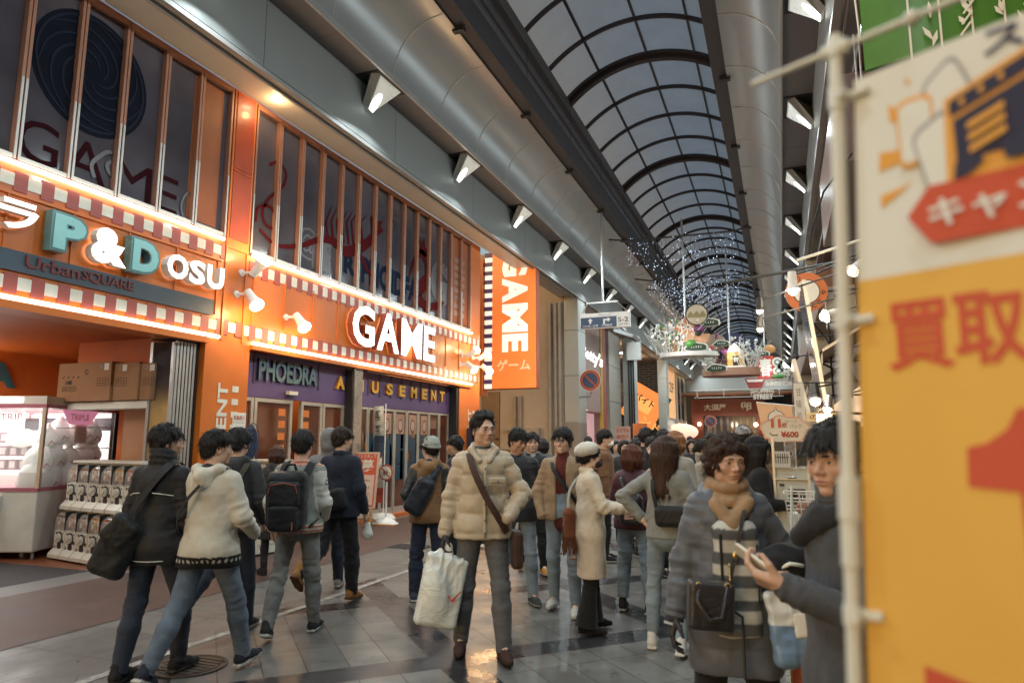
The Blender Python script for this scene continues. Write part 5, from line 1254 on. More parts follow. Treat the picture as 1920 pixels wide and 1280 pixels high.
# --- the man in the beige puffer
p = Fig('middle-aged man with rimless glasses in a beige puffer jacket, carrying a white plastic bag', -2.12, 4.82, -176, 1.755, legs=((9,4,5,-4),(-6,9,5,4)), head=(24,-3), arms=((-.165,.165,.075,-1,-.6,-.2),(.275,.01,-.045)), res=.95)
p.gaze = -.5
p.body((.58,.38,.275), (None,.75), old=.7, glove=(None,(.03,.03,.035))); p.hair('neat', seed=1); p.trousers(T_SLATE, 1.02, crease=.006); p.shoes((.055,.026,.020),(.025,.018,.016), boot=True, chunky=1.08)
p.jacket(J_BEIGE, hem=-.075, size=1.08, puff=.013, lam=.135, collar='none', crease=.006)
p.blob('sweater_collar', cloth('teal_grey_knit',(.085,.105,.12)), [('c',(0,-.012,.49),(0,-.004,.555),.075,.061,.02)], amp=.002)
p.blob('jacket_collar', J_BEIGE, [('c',(sd*.035,.115,.475),(sd*.088,.04,.545),.022,.026,.02) for sd in (-1,1)]+[('c',(sd*.088,.04,.545),(sd*.06,-.07,.575),.026,.028,.02) for sd in (-1,1)]+[('c',(-.06,-.07,.575),(.06,-.07,.575),.028,.028,.02)], amp=.004)
mb = MB()
mb.tube([p.up(-.004,.148-.0*z,z) for z in np.linspace(.44,-.06,12)], .011, 6)
mb.build('placket', J_BEIGE, p.root, smooth=True)
p.blob('chest_pocket', J_BEIGE, [('b',(-.095,.152,.335),(.062,.012,.022),.008,eul(0,0,12))], amp=.001)
mb = MB()
for z in (.42,.29,.17,.06,-.03): mb.cyl(p.up(-.004,.155,z), p.up(-.004,.167,z), .006, n=8)
mb.cyl(p.up(-.095,.160,.328), p.up(-.095,.172,.328), .005, n=8); mb.build('snap_buttons', mat('dark_brass',(.14,.10,.06),.35,.8), p.root)
mb = MB()
for sd in (-1,1):
    mb.tube([Vector(p.head_pt(sd*.0325+.021*math.cos(a), .0985-.012*(math.cos(a)*sd*.5+.5)**2*.6, -.007+.0145*math.sin(a))) for a in np.linspace(0,2*PI,15)], .0009, 5)
    mb.tube([Vector(p.head_pt(sd*.054,.092,-.003)), Vector(p.head_pt(sd*.076,.03,.002)), Vector(p.head_pt(sd*.079,-.012,.004))], .0011, 5)
mb.tube([Vector(p.head_pt(-.011,.099,-.003)), Vector(p.head_pt(0,.104,-.001)), Vector(p.head_pt(.011,.099,-.003))], .0011, 5); mb.build('glasses', M_STEEL, p.root)
b = p.bag('shoulder_bag', 'dark brown shoulder bag with a wide strap across the beige puffer jacket')
p.strap(b, M_STRAPBR, [(.05,-.15,.52),(.098,-.06,.555),(.105,.06,.515),(.075,.152,.40),(.0,.178,.24),(-.09,.176,.09),(-.165,.115,-.03)], .048, .006); p.blob('bag_body', M_STRAPBR, [('b',(-.245,.0,-.16),(.04,.11,.13),.03)], parent=b)
b = p.bag('plastic_shopping_bag', 'large white plastic bag with a red tick held by the man in beige puffer')
S = SDF(); wr = p.arm[1][2]; g = lambda x_, y_, z_: wr+A(x_,y_,z_)
S.box(g(.02,.04,-.40), A(.155,.06,.25), .035, eul(3,-12,6), .02); S.cone(g(-.02,.03,-.10), g(.03,.04,-.25), .035, .10, .05, flat=(A(0,1,0),2.0)); S.ell(g(.06,.10,-.42), A(.09,.05,.17), None, .05)
V, F = S.mesh(.009); N = vnormals(V, F); V = folds(V, N, [(g(0,.04,-.12), A(1,0,.1), .22, .045, .010)], .0025, 7., 3); npmesh('bag', V, F, M_PLBAG, b)
mb = MB()
mb.ribbon([(-.04,.02),(-.015,-.02),(.05,.05)], [.012,.022,.006], g(-.07,.128,-.44), Vector((-1,0,0)), Z_, .004); mb.build('red_tick', mat('red_print',(.5,.07,.03),.5), b)
p = Fig('man in a dark jacket and pale jeans looking down, just behind the beige puffer', -2.50, 6.55, -168, 1.672, legs=((10,6,4,0),(-12,14,4,10)), head=(30,12), arms=((-.22,.05,-.02),None), res=1.1)
p.body(SKT, (None,.5)); p.hair('short', seed=8); p.trousers(T_LIGHT, .95); p.shoes((.05,.055,.05),(.25,.26,.24)); p.jacket(cloth('black_softshell',(.02,.021,.025),.6), hem=-.1, size=1.08)
p = Fig('young man in a black jacket with orange shoes walking towards the camera', -2.88, 8.05, -172, 1.655, legs=((10,6,3,0),(-10,14,3,6)), head=(-4,0), arms=(None,None), res=1.3)
p.body(SKP, (.5,.5)); p.hair('fringe', seed=11); p.trousers(T_BLACK, .9); p.shoes((.55,.27,.05),(.55,.5,.42)); p.jacket(cloth('black_shell',(.017,.018,.02),.6), hem=-.08, size=1.08, hood=True)
p.blob('shirt', cloth('pale_grey_tee',(.3,.3,.3)), [('c',(0,.06,.40),(0,.035,.52),.06,.05,.02)])
p = Fig('woman with short reddish hair in a beige jacket, far off by the beige wall', -5.55, 16.1, 150, 1.58, female=True, head=(-40,12), res=2.6)
p.body(SKP); p.hair('short', H_DKBR); p.trousers(T_BLACK); p.shoes(); p.jacket(cloth('beige_far',(.32,.27,.21)), hem=-.2)
p = Fig('girl with tied hair bending over food, small in the distance by the grey column', -5.3, 16.8, 80, 1.50, female=True, head=(0,25), arms=((-.12,.28,.30),(.12,.28,.30)), res=2.6)
p.body(SKP); p.hair('tied', H_DKBR); p.trousers(T_BLACK); p.shoes(); p.jacket(cloth('khaki_far',(.22,.2,.16)), hem=-.15)

# --- middle and right
p = Fig('smiling young man in a black beanie, tan bomber jacket and ripped jeans', -1.95, 6.32, 168, 1.665, legs=((7,4,3,0),(-8,8,4,0)), head=(-8,0), arms=((-.185,.10,-.01,-1,-.5,0),(.185,.10,-.01,1,-.5,0)), res=1.05)
p.body((.64,.43,.32), (None,None), mouth='smile'); p.hair('crop', seed=6); p.hat('beanie', cloth('black_knit',(.016,.016,.017),.95,bump=.3)); p.trousers(T_LIGHT, .92); p.shoes((.55,.54,.50),(.6,.59,.55)); p.jacket(J_TAN, hem=-.045, size=1.05, split=.05, collar='stand', hem_r=.150, crease=.007)
p.blob('turtleneck', cloth('maroon_knit',(.10,.022,.018),.95,bump=.4), [('c',(0,.0,-.02),(0,.005,.38),.15,.155,.03,(0,1,0),1.5),('c',(0,-.01,.44),(0,.002,.565),.09,.062,.03)], amp=.003)
mb = MB(); kn = p.leg[0][1]; mb.sph(kn+A(0,.062,.03),(.035,.012,.012)); mb.build('torn_knee', SKIN if False else mat('knee_skin',(.42,.25,.17),.5), p.root, smooth=True)
b = p.bag('crossbody_bag', 'black strap bag worn across the tan bomber jacket'); p.strap(b, M_BAGBLK, [(.10,-.10,.53),(.11,.0,.54),(.06,.14,.42),(-.06,.155,.26),(-.15,.10,.12)], .035); p.blob('pouch', M_BAGBLK, [('b',(-.19,.02,.05),(.04,.09,.08),.03)], parent=b)
p = Fig('woman in a cream beret and long cream coat with a dark mask on her chin', -1.55, 5.80, -82, 1.515, female=True, legs=((3,3,3,0),(-3,4,3,4)), head=(4,2), arms=((-.13,.33,.20),(.13,.33,.20)), res=1.0)
p.body((.66,.45,.34), (.5,.5)); p.hair('tied', H_BLACK); p.hat('beret', cloth('cream_felt',(.60,.57,.50),.95)); p.jacket(J_CAMEL, hem=-.42, size=1.09, collar='fold', hem_r=.20, crease=.005)
p.trousers(T_BLACK, 1.0, flare=.055, crease=.004); p.shoes((.014,.013,.013),(.015,.015,.015))
p.mask(cloth('black_mask',(.03,.022,.024)))
b = p.bag('fringed_bag', 'rust suede shoulder bag with fringe on the back of the cream coat')
p.blob('bag_body', M_RUST, [('b',(-.02,-.205,.06),(.13,.055,.15),.05)], parent=b, amp=.004)
mb = MB(); rr = random.Random(2)
for i in range(70):
    a_ = rr.uniform(0,2*PI); x_, y_ = -.02+.125*math.cos(a_), -.205+.058*math.sin(a_); mb.tube([p.up(x_,y_,.02+.03*rr.random()), p.up(x_+rr.uniform(-.01,.01),y_+rr.uniform(-.012,.012),-.09), p.up(x_+rr.uniform(-.025,.025),y_+rr.uniform(-.02,.02),-.15-.08*rr.random())], .0045, 4)
mb.build('fringe', M_RUST, b); p.strap(b, cloth('pale_scarf',(.52,.53,.48)), [(-.03,-.21,.18),(-.06,-.19,.36),(-.10,-.08,.50),(-.115,.02,.50)], .07, .02)
p = Fig('young man with a white face mask and a brown coat with a white strap', -2.25, 9.2, -88, 1.70, head=(-4,0), res=1.5)
p.body(SK); p.hair('short', seed=21); p.mask(M_MASK); p.trousers(T_BLACK); p.shoes(); p.jacket(cloth('brown_coat',(.17,.085,.042)), hem=-.2, size=1.06)
b = p.bag('backpack', 'backpack with a white strap on the man in the brown coat and mask', 'backpack'); p.blob('bag_body', M_BAGBLK, [('b',(0,-.2,.25),(.13,.07,.18),.05)], parent=b); p.strap(b, M_WHITE, [(-.11,-.14,.44),(-.115,-.05,.53),(-.115,.06,.5),(-.13,.11,.35),(-.15,.06,.15)], .04)
p = Fig('woman with an auburn bob, maroon jacket and pale jeans, seen from behind', -1.34, 6.60, -14, 1.515, female=True, legs=((3,4,5,0),(-3,4,6,0)), head=(-6,6), arms=((-.13,.22,.16),(.2,.12,.02)), res=1.05)
p.body(SKP, (.5,.5)); p.hair('bob', H_RED); p.trousers(T_LIGHT, 1.05, z_cut=.10, crease=.007); p.shoes((.025,.02,.02),(.42,.38,.33)); p.jacket(J_MAROON, hem=-.06, size=1.16, collar='stand')
b = p.bag('backpack', 'small black backpack with a pink letter on the maroon jacket', 'backpack')
p.blob('bag_body', M_BAGLEA, [('b',(.02,-.225,.17),(.135,.07,.15),.06),('b',(.02,-.285,.10),(.105,.035,.085),.03)], parent=b, amp=.003)
mb = MB(); mb.tube([p.up(-.02,-.19,.30), p.up(-.01,-.19,.375), p.up(.05,-.19,.375), p.up(.06,-.19,.30)], .011, 8); mb.build('handle', M_BAGLEA, b)
mb = MB(); text(mb, 'E', p.up(-.02,-.322,.06), Vector(p.RL@A(1,0,.1)), Z_, .085, .075, .004, .06); mb.build('letter', mat('pink_letter',(.62,.34,.27),.6), b)
mb = MB(); mb.tube([p.up(-.08,-.318,.15), p.up(-.06,-.325,.175), p.up(.02,-.33,.185), p.up(.10,-.325,.175), p.up(.12,-.318,.15)], .003, 5); mb.build('zip', M_STEEL, b)
for sd in (-1,1): p.strap(b, M_BAGLEA, [(.02+sd*.06,-.18,.31),(sd*.10,-.12,.46),(sd*.11,-.01,.53),(sd*.115,.09,.42)], .03)
p = Fig('woman with tied back hair and a white face mask facing the camera', -1.47, 8.4, -172, 1.60, female=True, head=(4,0), arms=((-.1,.2,.33),(.1,.22,.36)), res=1.3)
p.body(SKP, (.5,.5)); p.hair('tied', H_BLACK); p.mask(M_MASK); p.trousers(T_BLACK); p.shoes(); p.jacket(cloth('black_down',(.02,.02,.024)), hem=-.1, size=1.08, collar='high', split=.035)
p = Fig('woman with dark hair over a pale face, between the white mask and auburn bob', -2.34, 10.9, -170, 1.58, female=True, res=2.0); p.body(SKP); p.hair('bob', H_BLACK); p.trousers(T_BLACK); p.shoes(); p.jacket(J_DGREY, hem=-.2)
p = Fig('person with long dark hair seen from behind, above the auburn bob', -2.06, 10.4, -20, 1.60, female=True, res=2.0); p.body(SK, face=False); p.hair('long', H_BLACK); p.trousers(T_BLACK); p.shoes(); p.jacket(J_DGREY, hem=-.2)
p = Fig('man with tousled black hair turned away, beside the orange signboard', -1.77, 9.65, -30, 1.73, res=1.6); p.body(SK, face=False); p.hair('short', seed=31); p.trousers(T_BLACK); p.shoes(); p.jacket(J_BLACK, hem=-.1)
p = Fig('young man with a black fringe and pale hoodie facing the camera', -1.60, 10.1, -175, 1.715, res=1.6); p.body(SKP); p.hair('fringe', seed=32); p.trousers(T_INDIGO); p.shoes(); p.jacket(cloth('pale_hoodie',(.42,.42,.40)), hem=-.1, hood=True)
p = Fig('person with ginger hair half hidden behind the long ombre hair', -1.06, 7.5, -30, 1.655, legs=((-14,30,3,30),(6,5,3,0)), res=1.5); p.body(SK, face=False); p.hair('bob', H_ORNG); p.trousers(T_NAVY); p.shoes((.02,.02,.025),(.4,.4,.38)); p.jacket(cloth('stone_coat',(.35,.33,.29)), hem=-.2)
b = p.bag('plastic_bag', 'white and yellow plastic bag hanging behind the woman with ombre hair'); p.blob('bag', M_PLBAG, [('b',(.22,-.02,-.20),(.09,.05,.15),.04)], parent=b)
p = Fig('woman with long dark to ginger hair in a grey cardigan, hand on hip', -0.86, 5.52, -10, 1.585, female=True, legs=((3,5,6,0),(-8,10,2,6)), head=(-14,4), arms=((-.205,-.03,.13,-1,-.22,.1),(.19,.18,.12)), res=1.0)
p.body(SK, (.5,.5)); p.hair('long', H_OMBRE); p.trousers(T_LIGHT, .86, z_cut=.08); p.shoes((.62,.61,.57),(.62,.61,.57), chunky=1.1); p.jacket(J_CARD, hem=-.02, size=1.02, collar='none', crease=.007)
b = p.bag('shoulder_bag', 'black half moon bag on the back of the grey cardigan'); p.blob('bag_body', M_BAGBLK, [('b',(.06,-.185,.17),(.13,.05,.085),.045)], parent=b); p.strap(b, M_BAGBLK, [(-.05,-.17,.20),(-.09,-.14,.38),(-.095,-.05,.50),(-.07,.06,.48)], .03)
p = Fig('woman with dark hair in profile, behind the curly haired woman', -0.86, 8.3, -100, 1.575, female=True, head=(0,6), res=1.6); p.body(SK); p.hair('tied', H_BLACK); p.trousers(T_BLACK); p.shoes(); p.jacket(cloth('beige_wrap',(.42,.34,.25)), hem=-.2, collar='high')
p = Fig('girl with black hair and glasses in the distance, below the far no parking sign', -1.15, 12.4, -165, 1.70, female=True, res=2.0); p.body(SKP); p.hair('bob', H_BLACK); p.trousers(T_BLACK); p.shoes(); p.jacket(J_DGREY, hem=-.1)
mb = MB()
for sd in (-1,1): mb.tube([Vector(p.head_pt(sd*.032+.022*math.cos(a), .102, -.006+.018*math.sin(a))) for a in np.linspace(0,2*PI,11)], .002, 5)
mb.build('glasses', M_BLACK, p.root)
# curly haired woman
p = Fig('woman with curly brown hair, tan scarf and long blue grey puffer coat, near right', -0.24, 3.30, -168, 1.565, female=True, legs=((8,6,4,0),(-6,8,4,0)), head=(14,3), arms=((-.20,.20,.20),(.285,.02,-.055)), res=.85)
p.gaze = -.4
p.body((.60,.39,.28), (.6,.45), old=.6, glove=(None,(.03,.03,.035)), brow=H_DKBR); p.hair('curly', hairmat('curly_brown_hair',(.045,.022,.015))); p.trousers(T_BLACK, 1.05); p.shoes(); p.jacket(J_BLUEG, hem=-.285, size=1.13, puff=.009, lam=.13, hood=True, collar='none', split=.072, split_z=.03, hem_r=.178, crease=.007)
def scol(q):
    c = np.tile(np.array([.10,.105,.11]), (len(q),1)); c[np.mod(q[:,2]+.035,.105) < .052] = (.52,.51,.46); return c
p.blob('striped_sweater', VC, [('b',(0,.02,.13),(.105,.148,.29),.05)], amp=.004, col=scol, cuts=[((0,0,-.10),(0,0,-1))])
p.blob('scarf', M_SCARF, [('c',(r_*math.sin(a), -.010+r_*math.cos(a)*1.05, z_-dp*math.cos(a)),(r_*math.sin(a+.4), -.010+r_*math.cos(a+.4)*1.05,z_-dp*math.cos(a+.4)),.026,.026,.008) for r_,z_,dp in ((.078,.585,.022),(.090,.548,.045),(.098,.512,.075)) for a in np.arange(0,6.28,.4)]+[('c',(-.07,.09,.50),(.02,.135,.40),.035,.03,.012),('c',(.08,.08,.49),(.01,.135,.39),.032,.03,.012)], amp=.003, sc=14., h=.007)
mb = MB()
wr = p.arm[1][2]; dv = nrm(p.arm[1][2]-p.arm[1][1])
for i in range(5): mb.cyl(wr-dv*(.045-i*.02), wr-dv*(.035-i*.02), .041+.002*(i%2), n=14, m=i%2)
mb.build('glove_cuff', [cloth('white_knit_stripe',(.35,.35,.35)), cloth('dark_knit_stripe',(.03,.03,.035))], p.root)
mb = MB(); mb.tube([p.up(-.085,.150,z) for z in np.linspace(.36,.05,10)], .006, 5); mb.build('coat_zip', M_BLACK, p.root); mb = MB(); mb.tube([p.up(.08,.168,.36), p.up(.078,.17,.15), p.up(.06,.18,.04), p.up(.0,.186,-.0)]+[p.up(.0,.182,z) for z in np.linspace(-.03,-.27,8)], .006, 5); mb.build('coat_zip', M_BLACK, p.root)
b = p.bag('handbag', 'black leather handbag with a chain strap across the blue grey puffer', 'handbag')
p.blob('bag_body', M_BAGLEA, [('b',(.15,.235,.06),(.10,.05,.105),.018,eul(0,-4,0))], parent=b, amp=.001, h=.007)
p.strap(b, M_BAGLEA, [(.06,.23,.16),(.025,.215,.27),(-.01,.20,.40),(-.06,.10,.50)], .016)
mb = MB(); mb.tube([p.up(.20,.27,.15), p.up(.215,.29,.09), p.up(.17,.305,.01), p.up(.11,.30,.02), p.up(.08,.275,.15)], .011, 8); mb.build('handle', M_BAGLEA, b, smooth=True)
mb = MB()
for c in ((.078,.27,.145),(.205,.27,.145)): mb.tube([p.up(c[0]+.014*math.cos(a),c[1]+.01,c[2]+.02*math.sin(a)) for a in np.linspace(0,2*PI,12)], .0035, 6)
for i in range(5): mb.sph(p.up(.058,.238,.17+i*.016),(.006,.006,.010),0,8,6)
mb.sph(p.up(.026,.222,.275),(.014,.006,.018),0,10,6); mb.build('ring', M_GLD, b, smooth=True)
b = p.bag('folded_coat', 'black folded coat hanging over the forearm of the curly haired woman', 'coat')
p.blob('coat', cloth('black_folded_wool',(.014,.014,.017)), [('c',(-.16,.20,.25),(-.36,.14,.25),.075,.085,.04),('c',(-.36,.14,.25),(-.44,.08,.08),.08,.06,.04),('c',(-.16,.22,.22),(-.17,.23,.10),.08,.04,.04),('c',(-.41,.10,.13),(-.43,.08,-.02),.06,.045,.04)], parent=b, amp=.012, sc=8.)
mb = MB(); mb.tube([p.up(-.15,.295,.235), p.up(-.19,.30,.255), p.up(-.25,.285,.245)], .008, 6); mb.build('lining_edge', M_CREAM, b, smooth=True)
b = p.bag('shopping_bag', 'white and blue plastic carrier bag in the hand of the curly haired woman')
def bcol(q):
    c = np.tile(np.array([.62,.64,.62]), (len(q),1)); c[(q[:,2] < -.01)] = (.16,.26,.40); return c
p.blob('bag', mat('carrier_plastic', rough=.35, attr='Col', var=.06, scale=8), [('b',(-.22,.27,-.02),(.125,.03,.16),.025,eul(4,6,-4)),('c',(-.16,.26,.16),(-.19,.27,.05),.02,.07,.03,(0,1,0),2.4),('c',(-.33,.25,.17),(-.29,.27,.05),.02,.07,.03,(0,1,0),2.4)], parent=b, amp=.009, sc=12., col=bcol, h=.007)
p.blob('receipt', M_PAPER, [('b',(-.235,.305,.0),(.045,.004,.05),.002,eul(4,6,-4))], parent=b, h=.005)
# cap, black beanie with fan
p = Fig('person in a silver camouflage cap behind the curly hair', -0.41, 8.45, -20, 1.72, res=1.6); p.body(SK, face=False); p.hair('crop'); p.hat('cap', mat('silver_camouflage',(.22,.23,.24),.5,.3,var=.9,scale=22)); p.trousers(T_BLACK); p.shoes(); p.jacket(J_DGREY, hem=-.1)
p = Fig('woman in a black beanie and long black coat with a paper fan at her face', -0.20, 6.40, -78, 1.575, female=True, head=(0,2), arms=((-.05,.24,.47),(.12,.25,.2)), res=1.2)
p.body(SKP, (.8,.5)); p.hair('long', H_BLACK); p.hat('beanie', cloth('black_felt',(.017,.017,.018),.95)); p.trousers(T_BLACK); p.shoes(); p.jacket(cloth('black_long_coat',(.014,.014,.016)), hem=-.42, size=1.12, hem_r=.2)
b = p.bag('paper_fan', 'round white paper fan with black brush characters, before the face of the black beanie', 'fan')
c = p.head_pt(-.06,.16,-.03); q = Vector((math.cos(-p.th), math.sin(-p.th), 0)); r_ = Vector((math.cos(p.th),-math.sin(p.th),0)); fn = Vector((-.35,-1,0)).normalized()
loc = p.wm.to_3x3().inverted() @ Vector((.15,-1,0)).normalized(); rg = loc.cross(Z_)*-1; rg = Z_.cross(loc)*-1; rg = Z_.cross(-loc).normalized()*-1
rg = (Z_.cross(loc)).normalized(); upv = Z_
mb = MB(); pts = [(.115*math.cos(a), .115*math.sin(a)) for a in np.linspace(0,2*PI,28)[:-1]]; mb.prism(pts, Vector(c)-loc*.002, rg, upv, .004); mb.build('paper', M_PAPER, b)
mb = MB(); mb.cyl(Vector(c)-upv*.10, Vector(c)-upv*.22, .006, n=6); mb.build('handle', M_WOODL, b)
mb = MB(); text(mb, 'めでた', Vector(c)-rg*.03+upv*.085-rg*.0, -upv, rg, .17, .07, .0045, .02); mb.build('characters', M_INK, b)
# young man at the right edge
p = Fig('young man with a black fringe and charcoal knit jacket holding out a phone', .166, 2.38, 118, 1.592, head=(28,2), arms=((-.13,.26,.31,-.8,-.7,-.5),(.19,-.08,-.02)), res=.72)
p.gaze = .3
p.body((.58,.37,.265), (.62,None), palm=((.55,0,.8),None)); p.hair('fringe', seed=14); p.trousers(T_BLACK); p.shoes(); p.jacket(J_KNIT, hem=-.12, size=1.0, hem_r=.150, collar='high', crease=.007)
p.blob('knit_collar', cloth('dark_knit_collar',(.03,.031,.035),.95,bump=.4), [('c',(.085*math.sin(a), .0+.088*math.cos(a), .545-.04*math.cos(a)),(.085*math.sin(a+.5), .0+.088*math.cos(a+.5),.545-.04*math.cos(a+.5)),.032,.032,.02) for a in np.arange(0,6.28,.5)]+[('c',(-.02,.10,.50),(.05,.13,.44),.04,.03,.03)], amp=.004)
b = p.bag('smartphone', 'pale smartphone held out by the young man in the charcoal knit', 'phone')
a_, el, wr = p.arm[0]; dv = nrm(wr-el); S_ = nrm(dv+A(0,0,.35)); nn = nrm(A(.4,-.35,.85)-S_*(A(.4,-.35,.85)@S_)); tt = np.cross(S_,nn); Rp = Matrix(np.stack([tt,S_,nn],1).tolist())
mb = MB(); mb.box(Vector(wr+dv*.115+nn*.040), (.070,.145,.008), 0, R=Rp); o = mb.build('case', M_CREAM, b, bevel=.003)
mb = MB(); mb.box(Vector(wr+dv*.115+nn*.0447), (.064,.138,.001), 0, R=Rp); mb.build('screen', mat('phone_screen',(.5,.5,.45),.1,emit=.5,ecol=(.9,.9,.8)), b)
# far passers-by closing the view
rr = random.Random(5)
far = [(-1.58,13.3,1.60,'girl with dark hair, far off between the ginger hair and the shops'),(-3.66,13.6,1.66,'man in a dark coat, far off left of the brown coat'),(-3.03,13.3,1.58,'woman in a grey coat, far off behind the white mask'),(-1.13,14.6,1.70,'man in a navy coat, far off above the curly hair'),(-.40,12.7,1.66,'man in an olive coat, far off right of the silver cap'),(-1.77,16.5,1.62,'woman in a beige coat, far off before the red shopfront'),(-2.87,15.0,1.68,'man in a black coat, far off before the brick shop'),(-.11,10.7,1.60,'woman in a brown coat, far off by the price board'),(-2.3,19,1.70,'man in a grey coat, farther off mid street'),(-1.2,20.5,1.60,'woman in a black coat, farther off mid street'),(-.9,24,1.70,'man in a tan coat, tiny before the far red shopfront'),(-3.6,22,1.66,'man in a navy coat, tiny beside the column')]
cc = [(.04,.04,.042),(.03,.03,.033),(.2,.2,.19),(.03,.035,.05),(.08,.075,.05),(.35,.29,.22),(.015,.015,.016),(.12,.07,.045),(.18,.18,.18),(.015,.015,.016),(.3,.21,.13),(.025,.03,.05)]
for i, (x_, y_, h_, lb) in enumerate(far):
    p = Fig(lb, x_, y_, (-178,10,-165,175,0,180,-15,-170,175,5,170,-90)[i], h_, female='woman' in lb or 'girl' in lb, legs=((10,8,3,0),(-10,12,3,8)), res=2.6)
    p.body(SKP, face=i % 4 in (0,2,3)); p.hair(('bob','short')[0 if p.fem else 1], H_BLACK if i % 3 else H_DKBR, seed=i); p.jacket(cloth('far_coat_%d' % i, cc[i]), hem=-.25, size=1.08); p.trousers(T_BLACK if i % 2 else T_INDIGO); p.shoes()

# more of the far crowd, mid street to the end
rr = random.Random(21); nf = 0
words = ('grey','navy','black','brown','olive','beige','charcoal','maroon','dark blue','tan')
wcol = ((.16,.16,.16),(.03,.035,.06),(.016,.016,.017),(.11,.06,.035),(.08,.075,.045),(.36,.29,.21),(.04,.04,.042),(.09,.025,.03),(.03,.05,.09),(.28,.19,.11))
for i in range(18):
    y_ = 11.5+i*1.35+rr.uniform(-.4,.4); x_ = -3.9+((i*1.73) % 3.9)+rr.uniform(-.2,.2)-(.02*y_ if i % 3 else 0); fm = i % 2 == 0
    p = Fig('%s in a %s coat, far off in the crowd, %s from the front' % ('woman' if fm else 'man', words[i % 10], (ORD+['seventeenth','eighteenth'])[i]), x_, y_, rr.choice((180,170,-170,10,-10,0,90,-90)), rr.uniform(1.55,1.68) if fm else rr.uniform(1.66,1.78), female=fm, legs=((10,8,3,0),(-10,12,3,8)), res=2.6)
    p.root['group'] = 'far crowd in the street'
    p.body(SKP, face=i % 3 != 0); p.hair('bob' if fm else 'short', (H_BLACK,H_DKBR,H_BLACK,H_OMBRE)[i % 4], seed=i); p.jacket(cloth('crowd_coat_%d' % (i % 10), wcol[i % 10]), hem=-.25, size=1.08); p.trousers(T_BLACK if i % 2 else T_INDIGO); p.shoes()
# ================================================================ the vertical banner sign and the alley
t = thing('vertical_sign', 'tall orange lightbox reading GAME sideways with purple and white dashes, hung over the alley', 'shop sign', (-7.7,19.6,5.2))
mb = MB(); mb.bx(-8.62,-6.86,19.62,19.9,3.2,7.6); mb.build('box', mat('red_orange_box',(.50,.10,.03),.45), t, world=True, bevel=.01)
M_SIGNF = mat('lit_orange_sign_face', (.78,.22,.05), .35, emit=.55, ecol=(1,.24,.05), var=.04)
M_SIGNW = mat('lit_sign_white', (.9,.86,.8), .35, emit=.75, ecol=(1,.86,.72), rvar=0)
mb = MB(); mb.bx(-8.34,-6.88,19.605,19.62,3.22,7.58); mb.build('face', M_SIGNF, t, world=True)
mb = MB()
for i in range(15): mb.bx(-8.60,-8.34,19.603,19.62,3.22+i*.29,3.22+i*.29+.15,0); mb.bx(-8.60,-8.34,19.604,19.62,3.22+i*.29+.15,3.22+(i+1)*.29,1)
mb.build('dashes', [M_SIGNW, mat('sign_purple',(.10,.07,.17),.4,emit=.06,ecol=(.25,.15,.5))], t, world=True)
z = 7.46
for ch, ln in (('G',.72),('A',.80),('M',.92),('E',.58)):
    mb = MB(); text(mb, ch, (-8.00,19.605,z), -Z_, X_, ln*.98, .86, .004, .05); mb.build('letter', M_SIGNW, t, world=True); z -= ln+.035
mb = MB(); text(mb, 'ゲーム', (-8.18,19.605,3.76), X_, Z_, 1.12, .36, .004, .03); mb.build('kana', mat('sign_peach',(.9,.6,.4),.4,emit=.5,ecol=(1,.5,.25),rvar=0), t, world=True)
mb = MB(); mb.bx(-8.75,-8.63,19.5,19.95,3.0,7.4); mb.build('mounting_post', M_ORANGE, t, world=True)
t = thing('alley_building', 'beige rendered side wall with a brown door and pipes behind the vertical banner', 'building', (-9,24.3,0))
mb = MB(); mb.bx(-16,-7.42,24.3,24.5,0,9); mb.build('wall', M_BEIGE, t, world=True)
mb = MB(); mb.bx(-10.75,-10.0,24.25,24.3,0,3.5); mb.cyl((-10.15,24.2,1.7),(-10.05,24.2,1.7),.04); mb.build('door', mat('brown_door',(.13,.05,.022),.4), t, world=True)
mb = MB()
for x in (-9.35,-9.12,-7.95,-7.72,-7.55): mb.cyl((x,24.2,0),(x,24.2,3.3 if x < -9 else 6.8),.05 if x < -9 else .07,n=8)
mb.build('pipe', mat('pale_pipe',(.42,.36,.29),.5), t, world=True)
mb = MB(); mb.bx(-9.0,-8.35,24.05,24.3,1.5,2.1); mb.bx(-9.8,-9.2,24.1,24.3,2.0,2.06); mb.bx(-9.9,-9.3,24.1,24.3,1.3,1.35); mb.build('wall_box', mat('beige_box',(.42,.34,.27),.6), t, world=True)
t = thing('rear_alley_wall', 'dark wall closing the alley behind the beige building', 'wall', (-16,20,0)); mb = MB(); mb.bx(-16.3,-16,16,26,0,9); mb.build('wall', M_DARK, t, world=True)
t = thing('coffee_board', 'navy signboard with white coffee lettering behind the beige puffer', 'signboard', (-7.3,16.2,0))
mb = MB(); mb.bx(-7.66,-6.95,16.2,16.24,.7,1.92); mb.build('panel', mat('navy_board',(.02,.028,.06),.5), t, world=True)
mb = MB(); text(mb, 'sunny', (-7.36,16.2,1.66), X_, Z_, .30, .08, .004, .01); text(mb, 'COFFEE', (-7.40,16.2,1.46), X_, Z_, .42, .10, .004, .02)
pts = [(.16*math.cos(a), .16*math.sin(a)) for a in np.linspace(0,PI,14)]; mb.ribbon(pts, .035, (-7.2,16.196,1.24), X_, Z_, .003); mb.ribbon([(.5*x_, .5*y_) for x_, y_ in pts], .03, (-7.2,16.196,1.26), X_, Z_, .003); mb.build('lettering', M_CREAM, t, world=True)
mb = MB(); mb.bx(-7.6,-7.5,16.2,16.26,0,.7); mb.bx(-7.1,-7.0,16.2,16.26,0,.7); mb.build('leg', M_DARK, t, world=True)
